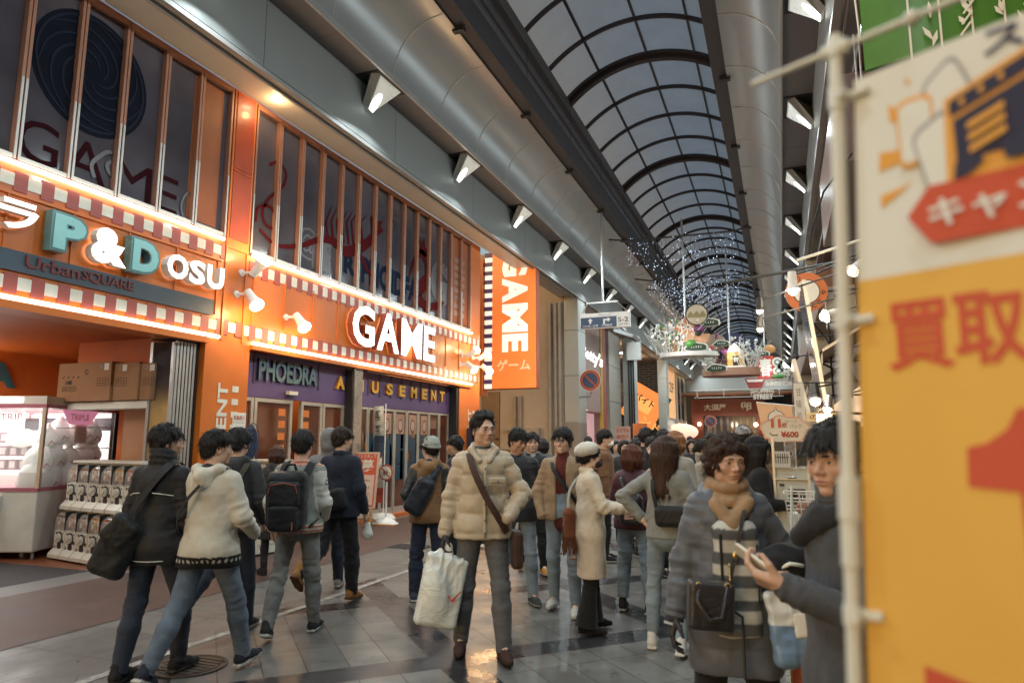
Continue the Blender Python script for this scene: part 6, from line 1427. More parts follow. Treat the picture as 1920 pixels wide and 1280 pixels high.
# ================================================================ left shops beyond
t = thing('candy_shop', 'narrow pink shop with a white script sign and posters right of the first column', 'shop', (-7.6,28,0))
mb = MB(); mb.bx(-8.1,-7.6,25.2,31.6,2.9,7.0); mb.bx(-8.4,-8.2,25.2,31.6,0,2.9,1); mb.bx(-7.7,-7.55,30.9,31.5,0,7.0,2); mb.bx(-7.66,-7.56,30.55,30.9,0,7.0,3); mb.build('wall', [mat('dusky_pink_wall',(.36,.24,.21),.6), mat('lit_pink_poster',(.55,.30,.32),.5,emit=.5,ecol=(.9,.55,.55),var=.3,scale=.9), mat('shop_red_trim',(.35,.06,.05),.5), mat('yellow_trim',(.5,.32,.03),.5)], t, world=True)
mb = MB(); text(mb, "Betty's", (-7.46,26.9,4.95), Vector((.84,0,-.54)).normalized(), Vector((.10,0,1)).normalized(), 1.02, .62, .10, .02); mb.build('script_sign', mat('lit_script',(.95,.95,.95),.4,emit=1.1,ecol=(1,.97,.95),rvar=0), t, world=True)
mb = MB(); mb.bx(-8.19,-8.15,25.5,30.4,1.9,2.0); [mb.bx(-8.19,-8.1,25.6+i*.8,26.2+i*.8,1.1,1.85,1+i%2) for i in range(6)]; mb.bx(-8.0,-7.9,25.4,30,.75,1.05,3); text(mb,'SALE', (-7.9,26,.82), Y_, Z_, 3, .2, .004, .02, 0)
mb.sph((-8.12,28,3.2),(.03,1.3,.5),4); mb.build('shelf', [M_CREAM, M_PAPER, mat('orange_book',(.5,.2,.07),.6), mat('red_price_banner',(.45,.10,.07),.5), mat('pink_balloon',(.62,.35,.38),.4,emit=.3)], t, world=True)
area('shop_light', (-7.9,28,2.85), (.3,0,-1), .6, 60, (1,.9,.85), sy=4)
t = thing('stone_pier', 'beige stone clad pier between the candy shop and the dark brick shop', 'pier', (-7.7,34,0)); mb = MB(); mb.bx(-8.3,-7.45,31.7,34.2,0,7.0); [mb.bx(-7.45,-7.442,31.7,34.2,z,z+.02,1) for z in (1.8,3.5,5.2)]; mb.build('cladding', [mat('beige_stone_cladding',(.36,.33,.28),.5,var=.08), M_DARK], t, world=True)
t = thing('stone_pier', 'beige stone clad pier right of the dark brick shop', 'pier', (-7.7,46,0)); mb = MB(); mb.bx(-8.3,-7.45,47.2,49.6,0,7.0); mb.build('cladding', mat('beige_stone_cladding',(.36,.33,.28),.5), t, world=True)
def brickmat():
    m = bpy.data.materials.new('dark_brick'); m.use_nodes = True; nt = m.node_tree; b = nt.nodes['Principled BSDF']; tc = nt.nodes.new('ShaderNodeTexCoord'); mp = nt.nodes.new('ShaderNodeMapping'); mp.inputs['Rotation'].default_value = (0,-PI/2,0)
    sp = nt.nodes.new('ShaderNodeSeparateXYZ'); cb = nt.nodes.new('ShaderNodeCombineXYZ'); nt.links.new(tc.outputs['Object'], sp.inputs[0]); nt.links.new(mth(nt,'ADD',sp.outputs[1],sp.outputs[0]), cb.inputs[0]); nt.links.new(sp.outputs[2], cb.inputs[1])
    br = nt.nodes.new('ShaderNodeTexBrick'); br.inputs['Scale'].default_value = 1; br.inputs['Brick Width'].default_value = .62; br.inputs['Row Height'].default_value = .17; br.inputs['Mortar Size'].default_value = .018
    br.inputs['Color1'].default_value = (.020,.016,.016,1); br.inputs['Color2'].default_value = (.035,.028,.026,1); br.inputs['Mortar'].default_value = (.16,.13,.11,1)
    nt.links.new(cb.outputs[0], br.inputs[0]); nt.links.new(br.outputs[0], b.inputs['Base Color']); b.inputs['Roughness'].default_value = .6; return m
t = thing('brick_shop', 'open dark brick shopfront with warm downlights and a tilted orange sign', 'shop', (-8.5,40,0))
mb = MB(); mb.bx(-11.3,-11,34.2,47.2,0,7,0); mb.bx(-11,-7.6,46.9,47.2,0,7,0); mb.bx(-11,-7.6,34.2,34.5,0,7,0); mb.build('brick_wall', brickmat(), t, world=True)
mb = MB(); mb.bx(-11,-7.5,34.2,47.2,7.0,7.1); mb.build('ceiling', mat('shop_ceiling',(.22,.17,.14),.6), t, world=True)
for y in (36,38.5,41,44): mb = MB(); mb.cyl((-8.8,y,7.0),(-8.8,y,6.96),.22,n=12); mb.build('downlight', M_BULBW, t, world=True)
for y in (37,43): point('downlight_beam', (-8.6,y,6.6), 90, (1,.75,.5), .15)
for y in (40.5,46.3): area('wall_washer', (-10.6,y,5.9), (-.35,0,-1), .25, 26, (1,.72,.42))
t = thing('diamond_sign', 'tilted orange and black diamond sign with katakana in the brick shop', 'shop sign', (-8.4,46.7,4.0)); R = Matrix.Rotation(math.radians(32),3,'Y')
mb = MB(); mb.box((-8.6,46.7,4.0),(2.7,.2,2.7),0,R=R); mb.box((-8.6,46.59,4.0),(2.45,.02,2.45),1,R=R); mb.box((-8.6,46.575,4.0)+0*Vector((0,0,0)) if False else (-8.75,46.575,4.2),(1.5,.02,.9),2,R=R)
text(mb,'ンド',(-8.9,46.56,2.95),R@X_,R@Z_,1.4,.5,.006,.03,2); text(mb,'バイト',(-9.3,46.56,4.6),R@X_,R@Z_,1.5,.5,.006,.03,0); mb.build('panel', [M_BLACK, mat('lit_orange_diamond',(.7,.20,.05),.4,emit=.8,ecol=(1,.3,.07)), mat('orange_text',(.85,.35,.1),.4,emit=.9,ecol=(1,.45,.12))], t, world=True)
t = thing('far_shop', 'far left shop with an orange lit 2F panel, posters and an upstairs railing', 'shop', (-7.8,54,0))
mb = MB(); mb.bx(-8.4,-7.6,49.6,60.3,0,3.4,0); mb.bx(-8.4,-7.62,49.6,54.8,3.4,7.0,1); mb.bx(-8.4,-7.9,54.8,60.3,3.4,7.0,2); mb.bx(-7.6,-7.5,55.0,55.3,0,7,3); mb.bx(-7.6,-7.5,57.2,57.4,0,7,3); mb.bx(-7.62,-7.5,59.8,60.3,0,7,3)
[mb.bx(-7.7,-7.66,55.3+i*.33,55.36+i*.33,3.5,4.6,4) for i in range(14)]; mb.bx(-7.72,-7.6,55,60,4.6,4.7,4)
text(mb,'2F',(-7.61,51.8,5.35),Y_,Z_,2.2,.75,.01,.01,5); mb.bx(-7.6,-7.55,50.2,53.4,1.2,3.2,6); mb.bx(-7.6,-7.55,53.6,54.8,1.5,3.0,7); mb.bx(-7.6,-7.5,55.5,59.5,2.2,3.1,8)
mb.build('front', [mat('far_shop_base',(.30,.27,.24),.6), mat('lit_orange_panel',(.62,.36,.18),.5,emit=.5,ecol=(1,.5,.2)), M_GLASSD, M_ALU, M_DARK, mat('panel_text',(.35,.2,.1),.5), M_PAPER, mat('pink_poster',(.5,.35,.32),.5), mat('lit_shop_window',(.8,.6,.4),.5,emit=1.2,ecol=(1,.72,.45))], t, world=True)
for z, y in ((2.5,50.5),(2.0,52.5)): pass
t = thing('balloon_sign', 'pale pink inflated looking lit sign far down the left side', 'shop sign', (-6.9,52,2.2)); mb = MB(); mb.sph((-6.9,52,2.35),(1.25,.4,.62),0,16,10); mb.build('shade', mat('pink_lantern',(.75,.45,.35),.5,emit=1.0,ecol=(1,.6,.42)), t, world=True, smooth=True); mb = MB(); mb.cyl((-6.9,52,0),(-6.9,52,1.8),.05); mb.build('post', M_ALU, t, world=True)
t = thing('orange_signboard', 'orange standing signboard before the brick shop', 'signboard', (-5.6,28.5,0)); mb = MB(); mb.bx(-5.75,-5.15,28.5,28.55,.3,2.35); mb.bx(-5.72,-5.66,28.5,28.55,0,.3,1); mb.bx(-5.24,-5.18,28.5,28.55,0,.3,1); mb.build('panel', [mat('orange_board',(.60,.17,.04),.5), M_DARK], t, world=True)
t = thing('red_price_board', 'red and white price placard by the candy shop', 'signboard', (-6.4,24,0)); mb = MB(); mb.bx(-6.75,-5.95,23.9,23.95,.95,1.55,0); mb.bx(-6.4,-6.34,23.95,24,0,.95,2); [text(mb,s_,(-6.7,23.9,1.36-i*.17),X_,Z_,.7,.12,.004,.02,1) for i,s_ in enumerate(('SALE','50%OFF','全品セール'))]; mb.build('panel', [mat('red_board',(.5,.08,.06),.5), M_CREAM, M_DARK], t, world=True)
t = thing('poster_stand', 'pale poster stand with a lantern left of the brick shop', 'signboard', (-5.9,27,0)); mb = MB(); mb.bx(-6.15,-5.55,27,27.05,1.2,2.2); mb.bx(-5.9,-5.84,27.05,27.1,0,1.2,1); [text(mb,s_,(-6.1,27,1.95-i*.25),X_,Z_,.5,.17,.004,.01,2) for i,s_ in enumerate(('おすすめ','唐揚げ','¥380'))]; mb.build('panel', [mat('pale_pink_board',(.6,.38,.3),.6), M_DARK, mat('red_text',(.45,.06,.04),.5)], t, world=True)
t = thing('cable_box', 'white cable box with dark conduits on the second column', 'cable box', (-6.8,34.2,6.2)); mb = MB(); mb.bx(-7.1,-6.4,34.15,34.4,5.7,6.6); [mb.cyl((-7.05+i*.12,34.3,0),(-7.05+i*.12,34.3,5.7),.045,n=6,m=1) for i in range(3)]; mb.build('box', [M_WHITE, M_DARK], t, world=True)
def no_parking(x, y, z, r, label, y_arm):
    t = thing('no_parking_sign', label, 'road sign', (x,y,z))
    mb = MB(); mb.cyl((0,.02,0),(0,0,0),r,n=32); mb.build('rim', M_WHITE, t)
    ringp = lambda r0, r1, m, yy: [mb.add([(r0*math.cos(a),yy,r0*math.sin(a)) for a in np.linspace(0,2*PI,33)[:-1]]+[(r1*math.cos(a),yy,r1*math.sin(a)) for a in np.linspace(0,2*PI,33)[:-1]], [(i,(i+1)%32,32+(i+1)%32,32+i) for i in range(32)], m)]
    mb = MB(); ringp(r*.96, r*.70, 0, -.004); mb.add([(r*.70*math.cos(a),-.004,r*.70*math.sin(a)) for a in np.linspace(0,2*PI,33)[:-1]], [tuple(range(32))], 1)
    d = r*.72; mb.prism([(-d*.76,d*.62),(-d*.62,d*.76),(d*.76,-d*.62),(d*.62,-d*.76)], (0,-.004,0), X_, Z_, .003, 0)
    mb.build('face', [mat('sign_red',(.45,.09,.045),.4), mat('sign_blue',(.035,.07,.15),.4)], t)
    mb = MB(); mb.tube([(0,.03,0),(.02,.03,-r*1.15),(0,.03,-r*1.45),(y_arm,.05,-r*1.5)] if y_arm > -5 else [(0,.03,r),(0,.03,-z)], .035, 8); mb.build('bracket', M_GREY, t)
no_parking(-6.40, 24.2, 3.81, .40, 'round no parking sign on a bent bracket from the first grey column', -.45)
no_parking(-3.3, 36, 2.62, .30, 'small distant round no parking sign on a post before the red shopfront', -9)
# hanging direction sign
t = thing('direction_sign', 'hanging blue and white bilingual direction sign with arrows and the block number S-2', 'direction sign', (-5.13,21.4,5.45))
mb = MB(); mb.bx(-5.96,-4.31,21.4,21.5,5.22,5.73); mb.build('panel', M_WHITE, t, world=True, bevel=.008)
mb = MB(); mb.bx(-5.94,-4.75,21.392,21.4,5.25,5.60,0); mb.bx(-4.74,-4.33,21.392,21.4,5.25,5.60,1)
a = [(-.045,-.1),(.045,-.1),(.045,.02),(.11,.02),(0,.13),(-.11,.02),(-.045,.02)]
mb.prism([(x_*.75,y_*.75) for x_,y_ in a], (-5.62,21.392,5.47), X_, Z_, .003, 1)
mb.prism([(-.11,-.10),(-.05,-.10),(-.05,.02),(.04,.02),(.04,-.03),(.14,.05),(.04,.13),(.04,.08),(-.11,.08)], (-5.08,21.392,5.45), X_, Z_, .003, 1)
text(mb,'ふれあい広場',(-5.88,21.392,5.28),X_,Z_,.52,.075,.003,.01,1); text(mb,'大須観音',(-5.25,21.392,5.28),X_,Z_,.36,.075,.003,.01,1); text(mb,'S-2',(-4.70,21.389,5.40),X_,Z_,.33,.15,.003,.012,2); text(mb,'SHOP MAP',(-4.68,21.389,5.30),X_,Z_,.29,.05,.003,.0,2); text(mb,'Welcome',(-5.35,21.397,5.635),X_,Z_,.42,.07,.003,.0,3)
mb.build('face', [mat('direction_blue',(.035,.075,.15),.4), M_WHITE, M_BLACK, M_GREY], t, world=True)
mb = MB(); mb.tube([(-5.2,21.45,9.1),(-5.2,21.45,6.11)], .035, 8); mb.bx(-5.75,-4.7,21.42,21.47,6.06,6.11); mb.tube([(-5.72,21.45,6.08),(-5.9,21.45,5.74)],.02,6); mb.tube([(-4.75,21.45,6.08),(-4.4,21.45,5.74)],.02,6); mb.build('hanger', M_ALU, t, world=True)
t = thing('grey_duct_sign', 'grey underslung bracket box below the direction sign', 'bracket', (-6.3,27,6.2)); mb = MB(); mb.box((-6.2,30,6.3),(.9,1.6,.14),0,R=Matrix.Rotation(.35,3,'Y')); mb.tube([(-6.9,30,6.9),(-5.8,30,6.0)],.05,8); mb.build('box', M_GREY, t, world=True)

# ================================================================ illumination and hanging decorations
M_LED = mat('blue_white_led', (.8,.9,1), .4, emit=3, ecol=(.60,.75,1), rvar=0)
rr = random.Random(11)
def net(y, x0, x1, ztop, drop, n, lab, dense=0):
    t = thing('light_curtain', lab, 'string lights', ((x0+x1)/2,y,ztop), group='blue white illumination curtains under the vault')
    mb = MB(); mb.tube([(-5.2,y,ztop+.12),(x0,y,ztop),(x1,y,ztop-.05),(-.65,y,ztop+.05)], .03, 6)
    xs_ = np.linspace(x0,x1,26); [mb.tube([(x_,y,ztop),(x_+rr.uniform(-.05,.05),y+.02,ztop-drop*rr.uniform(.6,1))], .006, 4) for x_ in xs_]
    mb.build('wire', M_BLACK, t, world=True)
    mb = MB()
    for i in range(n):
        x_ = rr.choice(xs_)+rr.gauss(0,.03) if not dense else rr.uniform(x0,x1); u = rr.random()**(.7 if not dense else 1); z_ = ztop-drop*u+.08*math.sin(x_*4); r = rr.choice((.006,.009,.013))
        c = (x_, y+rr.uniform(-.25,.25)*(1+dense*3), z_); mb.add([(c[0]+r,c[1],c[2]),(c[0],c[1]+r,c[2]),(c[0]-r,c[1],c[2]),(c[0],c[1]-r,c[2]),(c[0],c[1],c[2]+r),(c[0],c[1],c[2]-r)], [(0,1,4),(1,2,4),(2,3,4),(3,0,4),(1,0,5),(2,1,5),(3,2,5),(0,3,5)])
    o = mb.build('bulb', M_LED, t, world=True); o['kind'] = 'stuff'
net(22.5, -4.5, -1.1, 8.38, 1.0, 200, 'curtain of blue white fairy lights on the nearest bar under the vault')
net(27.0, -4.6, -1.2, 8.0, .85, 330, 'dense swag of blue white fairy lights on the second bar under the vault', 1)
net(29.5, -4.6, -1.3, 8.1, 1.15, 330, 'lowest and densest swag of blue white fairy lights', 1)
def pine(mb, c, s, m0, m1, m2):
    pts = [(s*(math.cos(a)*(1+.16*abs(math.sin(2.5*a)))), s*.55*(math.sin(a)*(1+.16*abs(math.sin(2.5*a))) if math.sin(a) > 0 else math.sin(a)*.35)) for a in np.linspace(0,2*PI,40)[:-1]]
    mb.prism([(x_*1.14,y_*1.18) for x_,y_ in pts], c, X_, Z_, .05, m1); mb.prism(pts, (c[0],c[1]-.052,c[2]), X_, Z_, .012, m0)
    for a in (-.6,-.3,0,.3,.6): mb.ribbon([(a*s*.75,.10*s),(a*s*.9,.32*s)], .06*s, (c[0],c[1]-.066,c[2]), X_, Z_, .006, m2)
M_PINE = mat('dark_pine_board',(.018,.045,.03),.5); M_ORB = mat('peach_board',(.55,.30,.17),.5,var=.3,scale=2); M_TWIG = mat('white_twig',(.72,.72,.68),.6); M_VIOLET = mat('violet_board',(.16,.03,.13),.5)
def twigs(name, t, c, n, h, sp, m=M_TWIG, r0=.012):
    mb = MB()
    for i in range(n):
        a = rr.uniform(0,2*PI); b = rr.uniform(0,sp); p = Vector(c)+Vector((math.cos(a)*b*.5, math.sin(a)*b*.3, 0)); d = Vector((math.cos(a)*rr.uniform(.1,.7), math.sin(a)*.3, 1)).normalized(); P = [p]; L_ = h*rr.uniform(.5,1)
        for k in range(4): p = p+d*L_/4; d = (d+Vector((rr.uniform(-.35,.35),rr.uniform(-.2,.2),rr.uniform(-.2,.15)))).normalized(); P.append(p)
        mb.tube([tuple(q) for q in P], [r0,r0*.8,r0*.6,r0*.45,r0*.3], 4)
        for k in (1,2,3):
            for s_ in range(2):
                q = P[k]; e = q+Vector((rr.uniform(-.3,.3),rr.uniform(-.2,.2),rr.uniform(.0,.28)))*h*.5; mb.tube([tuple(q), tuple((q+e)/2+Vector((0,0,.03))), tuple(e)], [r0*.5,r0*.4,r0*.25], 3)
                if rr.random() < .5: mb.sph(tuple(e), .02+.02*rr.random(), 0, 5, 4)
    return mb.build(name, m, t, world=True)
# first: white branches, drum disc and pine boards on a white tray
t = thing('hanging_decoration', 'hanging new year display of white branches and a round drum on a white tray', 'decoration', (-2.8,23.2,4.5), group='new year displays hung over the street')
mb = MB(); mb.prism([(.95*math.cos(a), .5*math.sin(a)) for a in np.linspace(0,2*PI,30)[:-1]], (-2.75,23.2,4.38), X_, Y_, .14); mb.build('tray', M_WHITE, t, world=True)
mb = MB(); mb.tube([(-2.82,23.3,4.5),(-2.82,23.3,9.2)], .035, 6); mb.build('pole', M_ALU, t, world=True)
twigs('branches', t, (-3.2,23.25,4.5), 46, 1.4, 1.2, M_TWIG, .017); twigs('gold_sprig', t, (-3.2,23.1,4.45), 7, .9, .3, mat('tan_sprig',(.38,.22,.10),.6), .018)
mb = MB(); mb.prism([(-.45,.0),(.05,-.45),(.5,.05),(.05,.5)], (-2.72,23.05,5.35), X_, Z_, .04, 0)
for a in np.linspace(.3,5.9,9): mb.ribbon([(.0,.0),(.34*math.cos(a),.34*math.sin(a))], .035, (-2.70,23.0,5.36), X_, Z_, .006, 1)
mb.build('flower_board', [mat('orange_flower_board',(.50,.20,.09),.5), M_CREAM], t, world=True)
mb = MB(); mb.prism(circ(0,0,.37,30), (-2.40,22.98,5.75), X_, Z_, .06, 0); mb.prism(circ(0,0,.33,30), (-2.40,22.915,5.75), X_, Z_, .012, 1); mb.prism([(-.3,-.02),(-.2,.12),(-.1,.0),(0,.12),(.1,0),(.2,.12),(.3,-.02),(.28,-.1),(-.28,-.1)], (-2.40,22.90,5.75), X_, Z_, .008, 2)
[mb.ribbon([(x_,-.28),(x_*1.2,-.13)], .03, (-2.40,22.90,5.75), X_, Z_, .006, 1) for x_ in (-.15,-.07,0,.07,.15)]; mb.build('drum_board', [M_BLACK, mat('cream_gold',(.45,.38,.27),.5), mat('olive_gold',(.22,.18,.08),.5)], t, world=True)
mb = MB(); pine(mb, (-2.05,23.1,5.42), .31, 0, 1, 1); mb.build('pine_board', [M_PINE, M_CREAM], t, world=True); mb = MB(); pine(mb, (-2.45,22.9,4.60), .31, 0, 1, 1); mb.build('pine_board', [M_PINE, M_CREAM], t, world=True)
mb = MB(); mb.sph((-2.35,23.0,5.28),(.18,.06,.13),1,12,8); mb.sph((-2.38,22.95,5.13),(.1,.1,.1),2); mb.prism([(-.45,-.12),(.3,-.16),(.45,.12),(-.3,.16)], (-2.45,23.05,4.98), X_, Z_, .05, 0); mb.sph((-2.62,22.85,4.78),(.17,.08,.13),3); mb.build('ornament', [M_ORB, M_VIOLET, M_BLACK, M_GREEN], t, world=True)
mb = MB(); rq = random.Random(8)
for i in range(60): mb.sph((-3.3+rq.gauss(0,.38),23.15+rq.gauss(0,.12),4.85+abs(rq.gauss(0,.42))),rq.uniform(.03,.07),rq.choice((0,0,0,1,2)),6,5)
mb.build('blossom', [M_TWIG, M_ORB, M_GREEN], t, world=True)
point('display_light', (-2.9,22.4,4.9), 14, (1,.97,.92), .1)
# second: little house under a blue dome
t = thing('hanging_decoration', 'hanging winter display of a little yellow house before a dark blue disc', 'decoration', (-1.65,27,4.2), group='new year displays hung over the street')
mb = MB(); e = [(1.05*math.cos(a), .55*math.sin(a)) for a in np.linspace(0,2*PI,36)[:-1]]; mb.prism(e, (-1.65,27,4.05), X_, Y_, .28, 0); mb.prism([(x_*.98,y_*.98) for x_,y_ in e], (-1.65,27,4.03), X_, Y_, .02, 1); mb.build('tray', [mat('salmon_tray',(.42,.24,.17),.5), M_BROWNW], t, world=True)
mb = MB(); mb.tube([(-1.65,27.1,4.3),(-1.65,27.1,9.2)], .035, 6); mb.build('pole', M_ALU, t, world=True)
mb = MB(); mb.prism([(.88*math.cos(a), 1.0*math.sin(a)) for a in np.linspace(-.25,PI+.25,30)], (-1.58,27.35,4.75), X_, Z_, .04); mb.build('night_disc', mat('night_blue',(.012,.02,.075),.4), t, world=True)
mb = MB(); mb.bx(-1.75,-1.2,26.72,27.1,4.38,4.95,0); mb.add([(-1.82,26.68,4.92),(-1.13,26.68,4.92),(-1.47,26.68,5.28),(-1.82,27.12,4.92),(-1.13,27.12,4.92),(-1.47,27.12,5.28)], [(0,1,2),(5,4,3),(0,2,5,3),(1,4,5,2),(0,3,4,1)], 1); [mb.bx(-1.75,-1.2,26.715,26.72,4.45+i*.09,4.465+i*.09,3) for i in range(6)]; mb.bx(-1.55,-1.32,26.70,26.72,4.38,4.78,2); mb.bx(-1.51,-1.45,26.695,26.70,4.55,4.72,1); mb.bx(-1.42,-1.36,26.695,26.70,4.55,4.72,1); mb.bx(-2.1,-1.1,26.62,26.72,4.33,4.40,1)
mb.build('house', [mat('yellow_house',(.60,.40,.10),.5,emit=.25,ecol=(1,.7,.25)), M_WHITE, M_BLACK, mat('house_line',(.35,.2,.05),.5)], t, world=True)
twigs('branches', t, (-2.35,26.9,4.35), 22, 1.1, .6, M_TWIG, .017); twigs('branches', t, (-1.0,26.8,4.35), 26, 1.25, .7, M_TWIG, .017); twigs('bark_sprig', t, (-1.95,26.75,4.35), 8, 1.0, .3, mat('brown_sprig',(.13,.05,.035),.6), .025)
mb = MB(); pine(mb, (-2.12,26.5,4.25), .32, 0, 1, 1); mb.build('pine_board', [M_PINE, M_CREAM], t, world=True); mb = MB(); pine(mb, (-1.95,27.0,5.25), .26, 0, 1, 1); mb.build('pine_board', [M_PINE, M_CREAM], t, world=True)
mb = MB(); mb.sph((-2.2,27.1,5.35),(.42,.06,.36),0,16,10); mb.sph((-1.6,27.25,5.5),(.1,.05,.1),1); mb.sph((-2.3,26.95,5.15),(.11,.05,.1),2); mb.sph((-1.85,26.65,4.95),(.12,.05,.10),3); mb.build('ornament', [mat('bronze_board',(.33,.22,.15),.4,var=.3,scale=2), M_CREAM, M_RED, M_VIOLET], t, world=True)
mb = MB()
for i in range(60): mb.sph((-1.65+rq.choice((-.75,.75))+rq.gauss(0,.2),26.85+rq.gauss(0,.1),4.45+abs(rq.gauss(0,.45))),rq.uniform(.03,.07),rq.choice((0,0,0,0,1)),6,5)
mb.build('blossom', [M_TWIG, M_VIOLET], t, world=True)
point('display_light', (-1.65,26.3,4.9), 12, (1,.92,.8), .1)
# third: red spring card, cups and lettering
t = thing('hanging_decoration', 'hanging display with a red spring character card, cups and Shin-Tenchi lettering below', 'decoration', (-.5,33,4.6), group='new year displays hung over the street')
mb = MB(); mb.tube([(-.5,33.1,4.4),(-.5,33.1,9.2)], .03, 6); mb.bx(-.9,.4,32.95,33.15,4.32,4.38); mb.build('pole', M_ALU, t, world=True)
mb = MB(); mb.prism([(-.36,-.55),(.36,-.55),(.36,.5),(-.36,.5)], (-.52,32.9,4.95), X_, Z_, .05, 0); text(mb, '春', (-.80,32.845,4.52), X_, Z_, .58, .85, .006, .03, 1); mb.build('card', [mat('spring_red',(.48,.05,.04),.5,emit=.1), M_CREAM], t, world=True)
mb = MB()
for c, r in (((.0,5.15),.22),((.30,4.95),.30),((.02,4.75),.22)): mb.prism(circ(0,0,r,22), (c[0],32.85,c[1]), X_, Z_, .05, 0); mb.prism(circ(0,0,r*.6,18), (c[0],32.797,c[1]), X_, Z_, .01, 1); mb.prism(circ(0,0,r*.35,14), (c[0],32.785,c[1]), X_, Z_, .01, 0)
mb.prism([(-.45,.1),(.45,.1),(.28,-.35),(-.28,-.35)], (-.98,32.8,4.35), X_, Z_, .05, 2); mb.prism([(-.38,.06),(.38,.06),(.3,-.05),(-.3,-.05)], (-.98,32.745,4.33), X_, Z_, .01, 0)
mb.build('cup_board', [M_CREAM, mat('teal_ring',(.08,.14,.16),.5), M_RED], t, world=True)
mb = MB(); pine(mb, (-.62,32.85,5.5), .28, 0, 1, 1); mb.sph((-.3,32.85,5.75),(.26,.05,.2),2); mb.sph((-1.05,32.8,5.5),(.16,.05,.14),1); mb.sph((.05,32.75,4.5),(.35,.08,.1),3); mb.build('pine_board', [M_PINE, M_CREAM, mat('amber_board',(.42,.2,.06),.5), M_GREEN], t, world=True)
twigs('branches', t, (.35,32.9,4.3), 20, .9, .6, M_TWIG, .02)
mb = MB(); text(mb, 'SHINTENCHI', (-.55,32.9,4.08), X_, Z_, 1.1, .2, .04, .05, 0); text(mb, 'SHOPPING', (-1.15,32.9,3.78), X_, Z_, .95, .2, .04, .05, 0); text(mb, 'STREET', (-1.1,32.9,3.50), X_, Z_, .85, .24, .04, .06, 0)
mb.build('lettering', M_CREAM, t, world=True)
point('display_light', (-.4,32.2,4.7), 14, (1,.97,.92), .1)
mb = MB(); [mb.bx(-6.2,.3,55,55.06,z,z+.06) for z in (5.0,5.6)]; [mb.bx(x_,x_+.06,55,55.06,5.0,5.6) for x_ in (-6,-4,-2,0)]; 
t = thing('cross_rail', 'thin steel rail crossing the street before the far lintel', 'rail', (-3,55,5.3)); mb.build('rail', M_ALU, t, world=True)

# ================================================================ easel, signs at the entrance
t = thing('easel_board', 'red job notice board on a wooden easel before the glass doors', 'signboard', (-7.35,11.35,0)); L_ = Matrix.Rotation(.10,3,'X')
mb = MB(); r_, u_ = Vector((.985,.17,0)), Vector((0,.12,.993)); o = Vector((-7.88,11.2,.33))
mb.prism([(0,0),(.70,0),(.70,1.05),(0,1.05)], o, r_, u_, .03, 0); mb.prism([(.035,.035),(.665,.035),(.665,1.015),(.035,1.015)], o+r_.cross(u_)*.032, r_, u_, .003, 1); mb.prism([(.06,.06),(.64,.06),(.64,.62),(.06,.62)], o+r_.cross(u_)*.036, r_, u_, .003, 2)
q = o+r_.cross(u_)*.036
text(mb,'アルバイトスタッフ',q+r_*.06+u_*.93,r_,u_,.58,.07,.004,.005,3); text(mb,'急募',q+r_*.08+u_*.68,r_,u_,.54,.23,.004,.015,3)
for i, s_ in enumerate(('時給870円以上','週2日・1日3時間以上','高校生不可','22時以降 1050円以上','未経験者大歓迎','履歴書をご持参ください','ピアス店・楽しい仕事','お気軽にお問合せください')): text(mb,s_,q+r_*.09+u_*(.56-i*.063),r_,u_,(.30,.48,.25,.48,.36,.5,.44,.5)[i],.04,.006,.002,4 if i%2 else 1)
mb.build('board', [mat('board_frame_cream',(.6,.45,.35),.5), mat('notice_red',(.56,.10,.05),.5), mat('notice_cream',(.70,.52,.42),.6), M_CREAM, M_INK], t, world=True)
mb = MB(); mb.tube([o+r_*.08+u_*-.33,o+r_*.14+u_*1.0+Vector((0,.06,0))],.018,6); mb.tube([o+r_*.62+u_*-.33,o+r_*.56+u_*1.0+Vector((0,.06,0))],.018,6); mb.tube([o+r_*.35+Vector((0,.5,-.33)),o+r_*.35+u_*1.22+Vector((0,.05,0))],.02,6); mb.bx(-7.88,-7.18,11.14,11.22,.29,.325); mb.tube([o+r_*.06+u_*-.2+Vector((0,.05,0)),o+r_*.66+u_*-.2+Vector((0,.05,0))],.014,6); mb.build('leg', M_WOODL, t, world=True)
t = thing('no_bicycle_sign', 'round no bicycles sign on a short white post with a disc foot', 'road sign', (-7.22,11.75,0))
mb = MB(); mb.lathe([(0,.02),(.24,.02),(.25,0)],n=20); mb.lathe([(.22,.02),(.18,.07),(.06,.12),(.02,.13),(0,.13)],n=20); mb.tube([(0,0,.1),(0,0,.8)],.02,8); mb.build('post', M_WHITE, t)
mb = MB(); mb.prism(circ(0,0,.155,28), (0,-.03,.98), X_, Z_, .012, 0); mb.prism(circ(0,0,.125,28), (0,-.043,.98), X_, Z_, .002, 1)
for cx in (-.055,.055): mb.ribbon([(cx+.036*math.cos(a),-.03+.036*math.sin(a)) for a in np.linspace(0,2*PI,16)], .008, (0,-.046,.98), X_, Z_, .002, 2)
for a, b in (((-.055,-.03),(-.02,.02)),((-.02,.02),(.035,.02)),((.035,.02),(.055,-.03)),((-.055,-.03),(0,-.03)),((0,-.03),(.035,.02)),((0,-.03),(-.025,.035)),((.035,.02),(.03,.05)),((-.04,.038),(-.01,.038)),((.02,.055),(.045,.05))): mb.ribbon([a,b], .009, (0,-.046,.98), X_, Z_, .002, 2)
mb.prism([(-.10,.085),(-.085,.10),(.10,-.085),(.085,-.10)], (0,-.05,.98), X_, Z_, .002, 0); mb.build('disc', [mat('sign_red',(.45,.09,.045),.4), M_CREAM, M_BLACK], t)
mb = MB(); mb.bx(-.12,.36,-.30,-.2,.0,.03); mb.build('foot_board', M_WOODL, t)
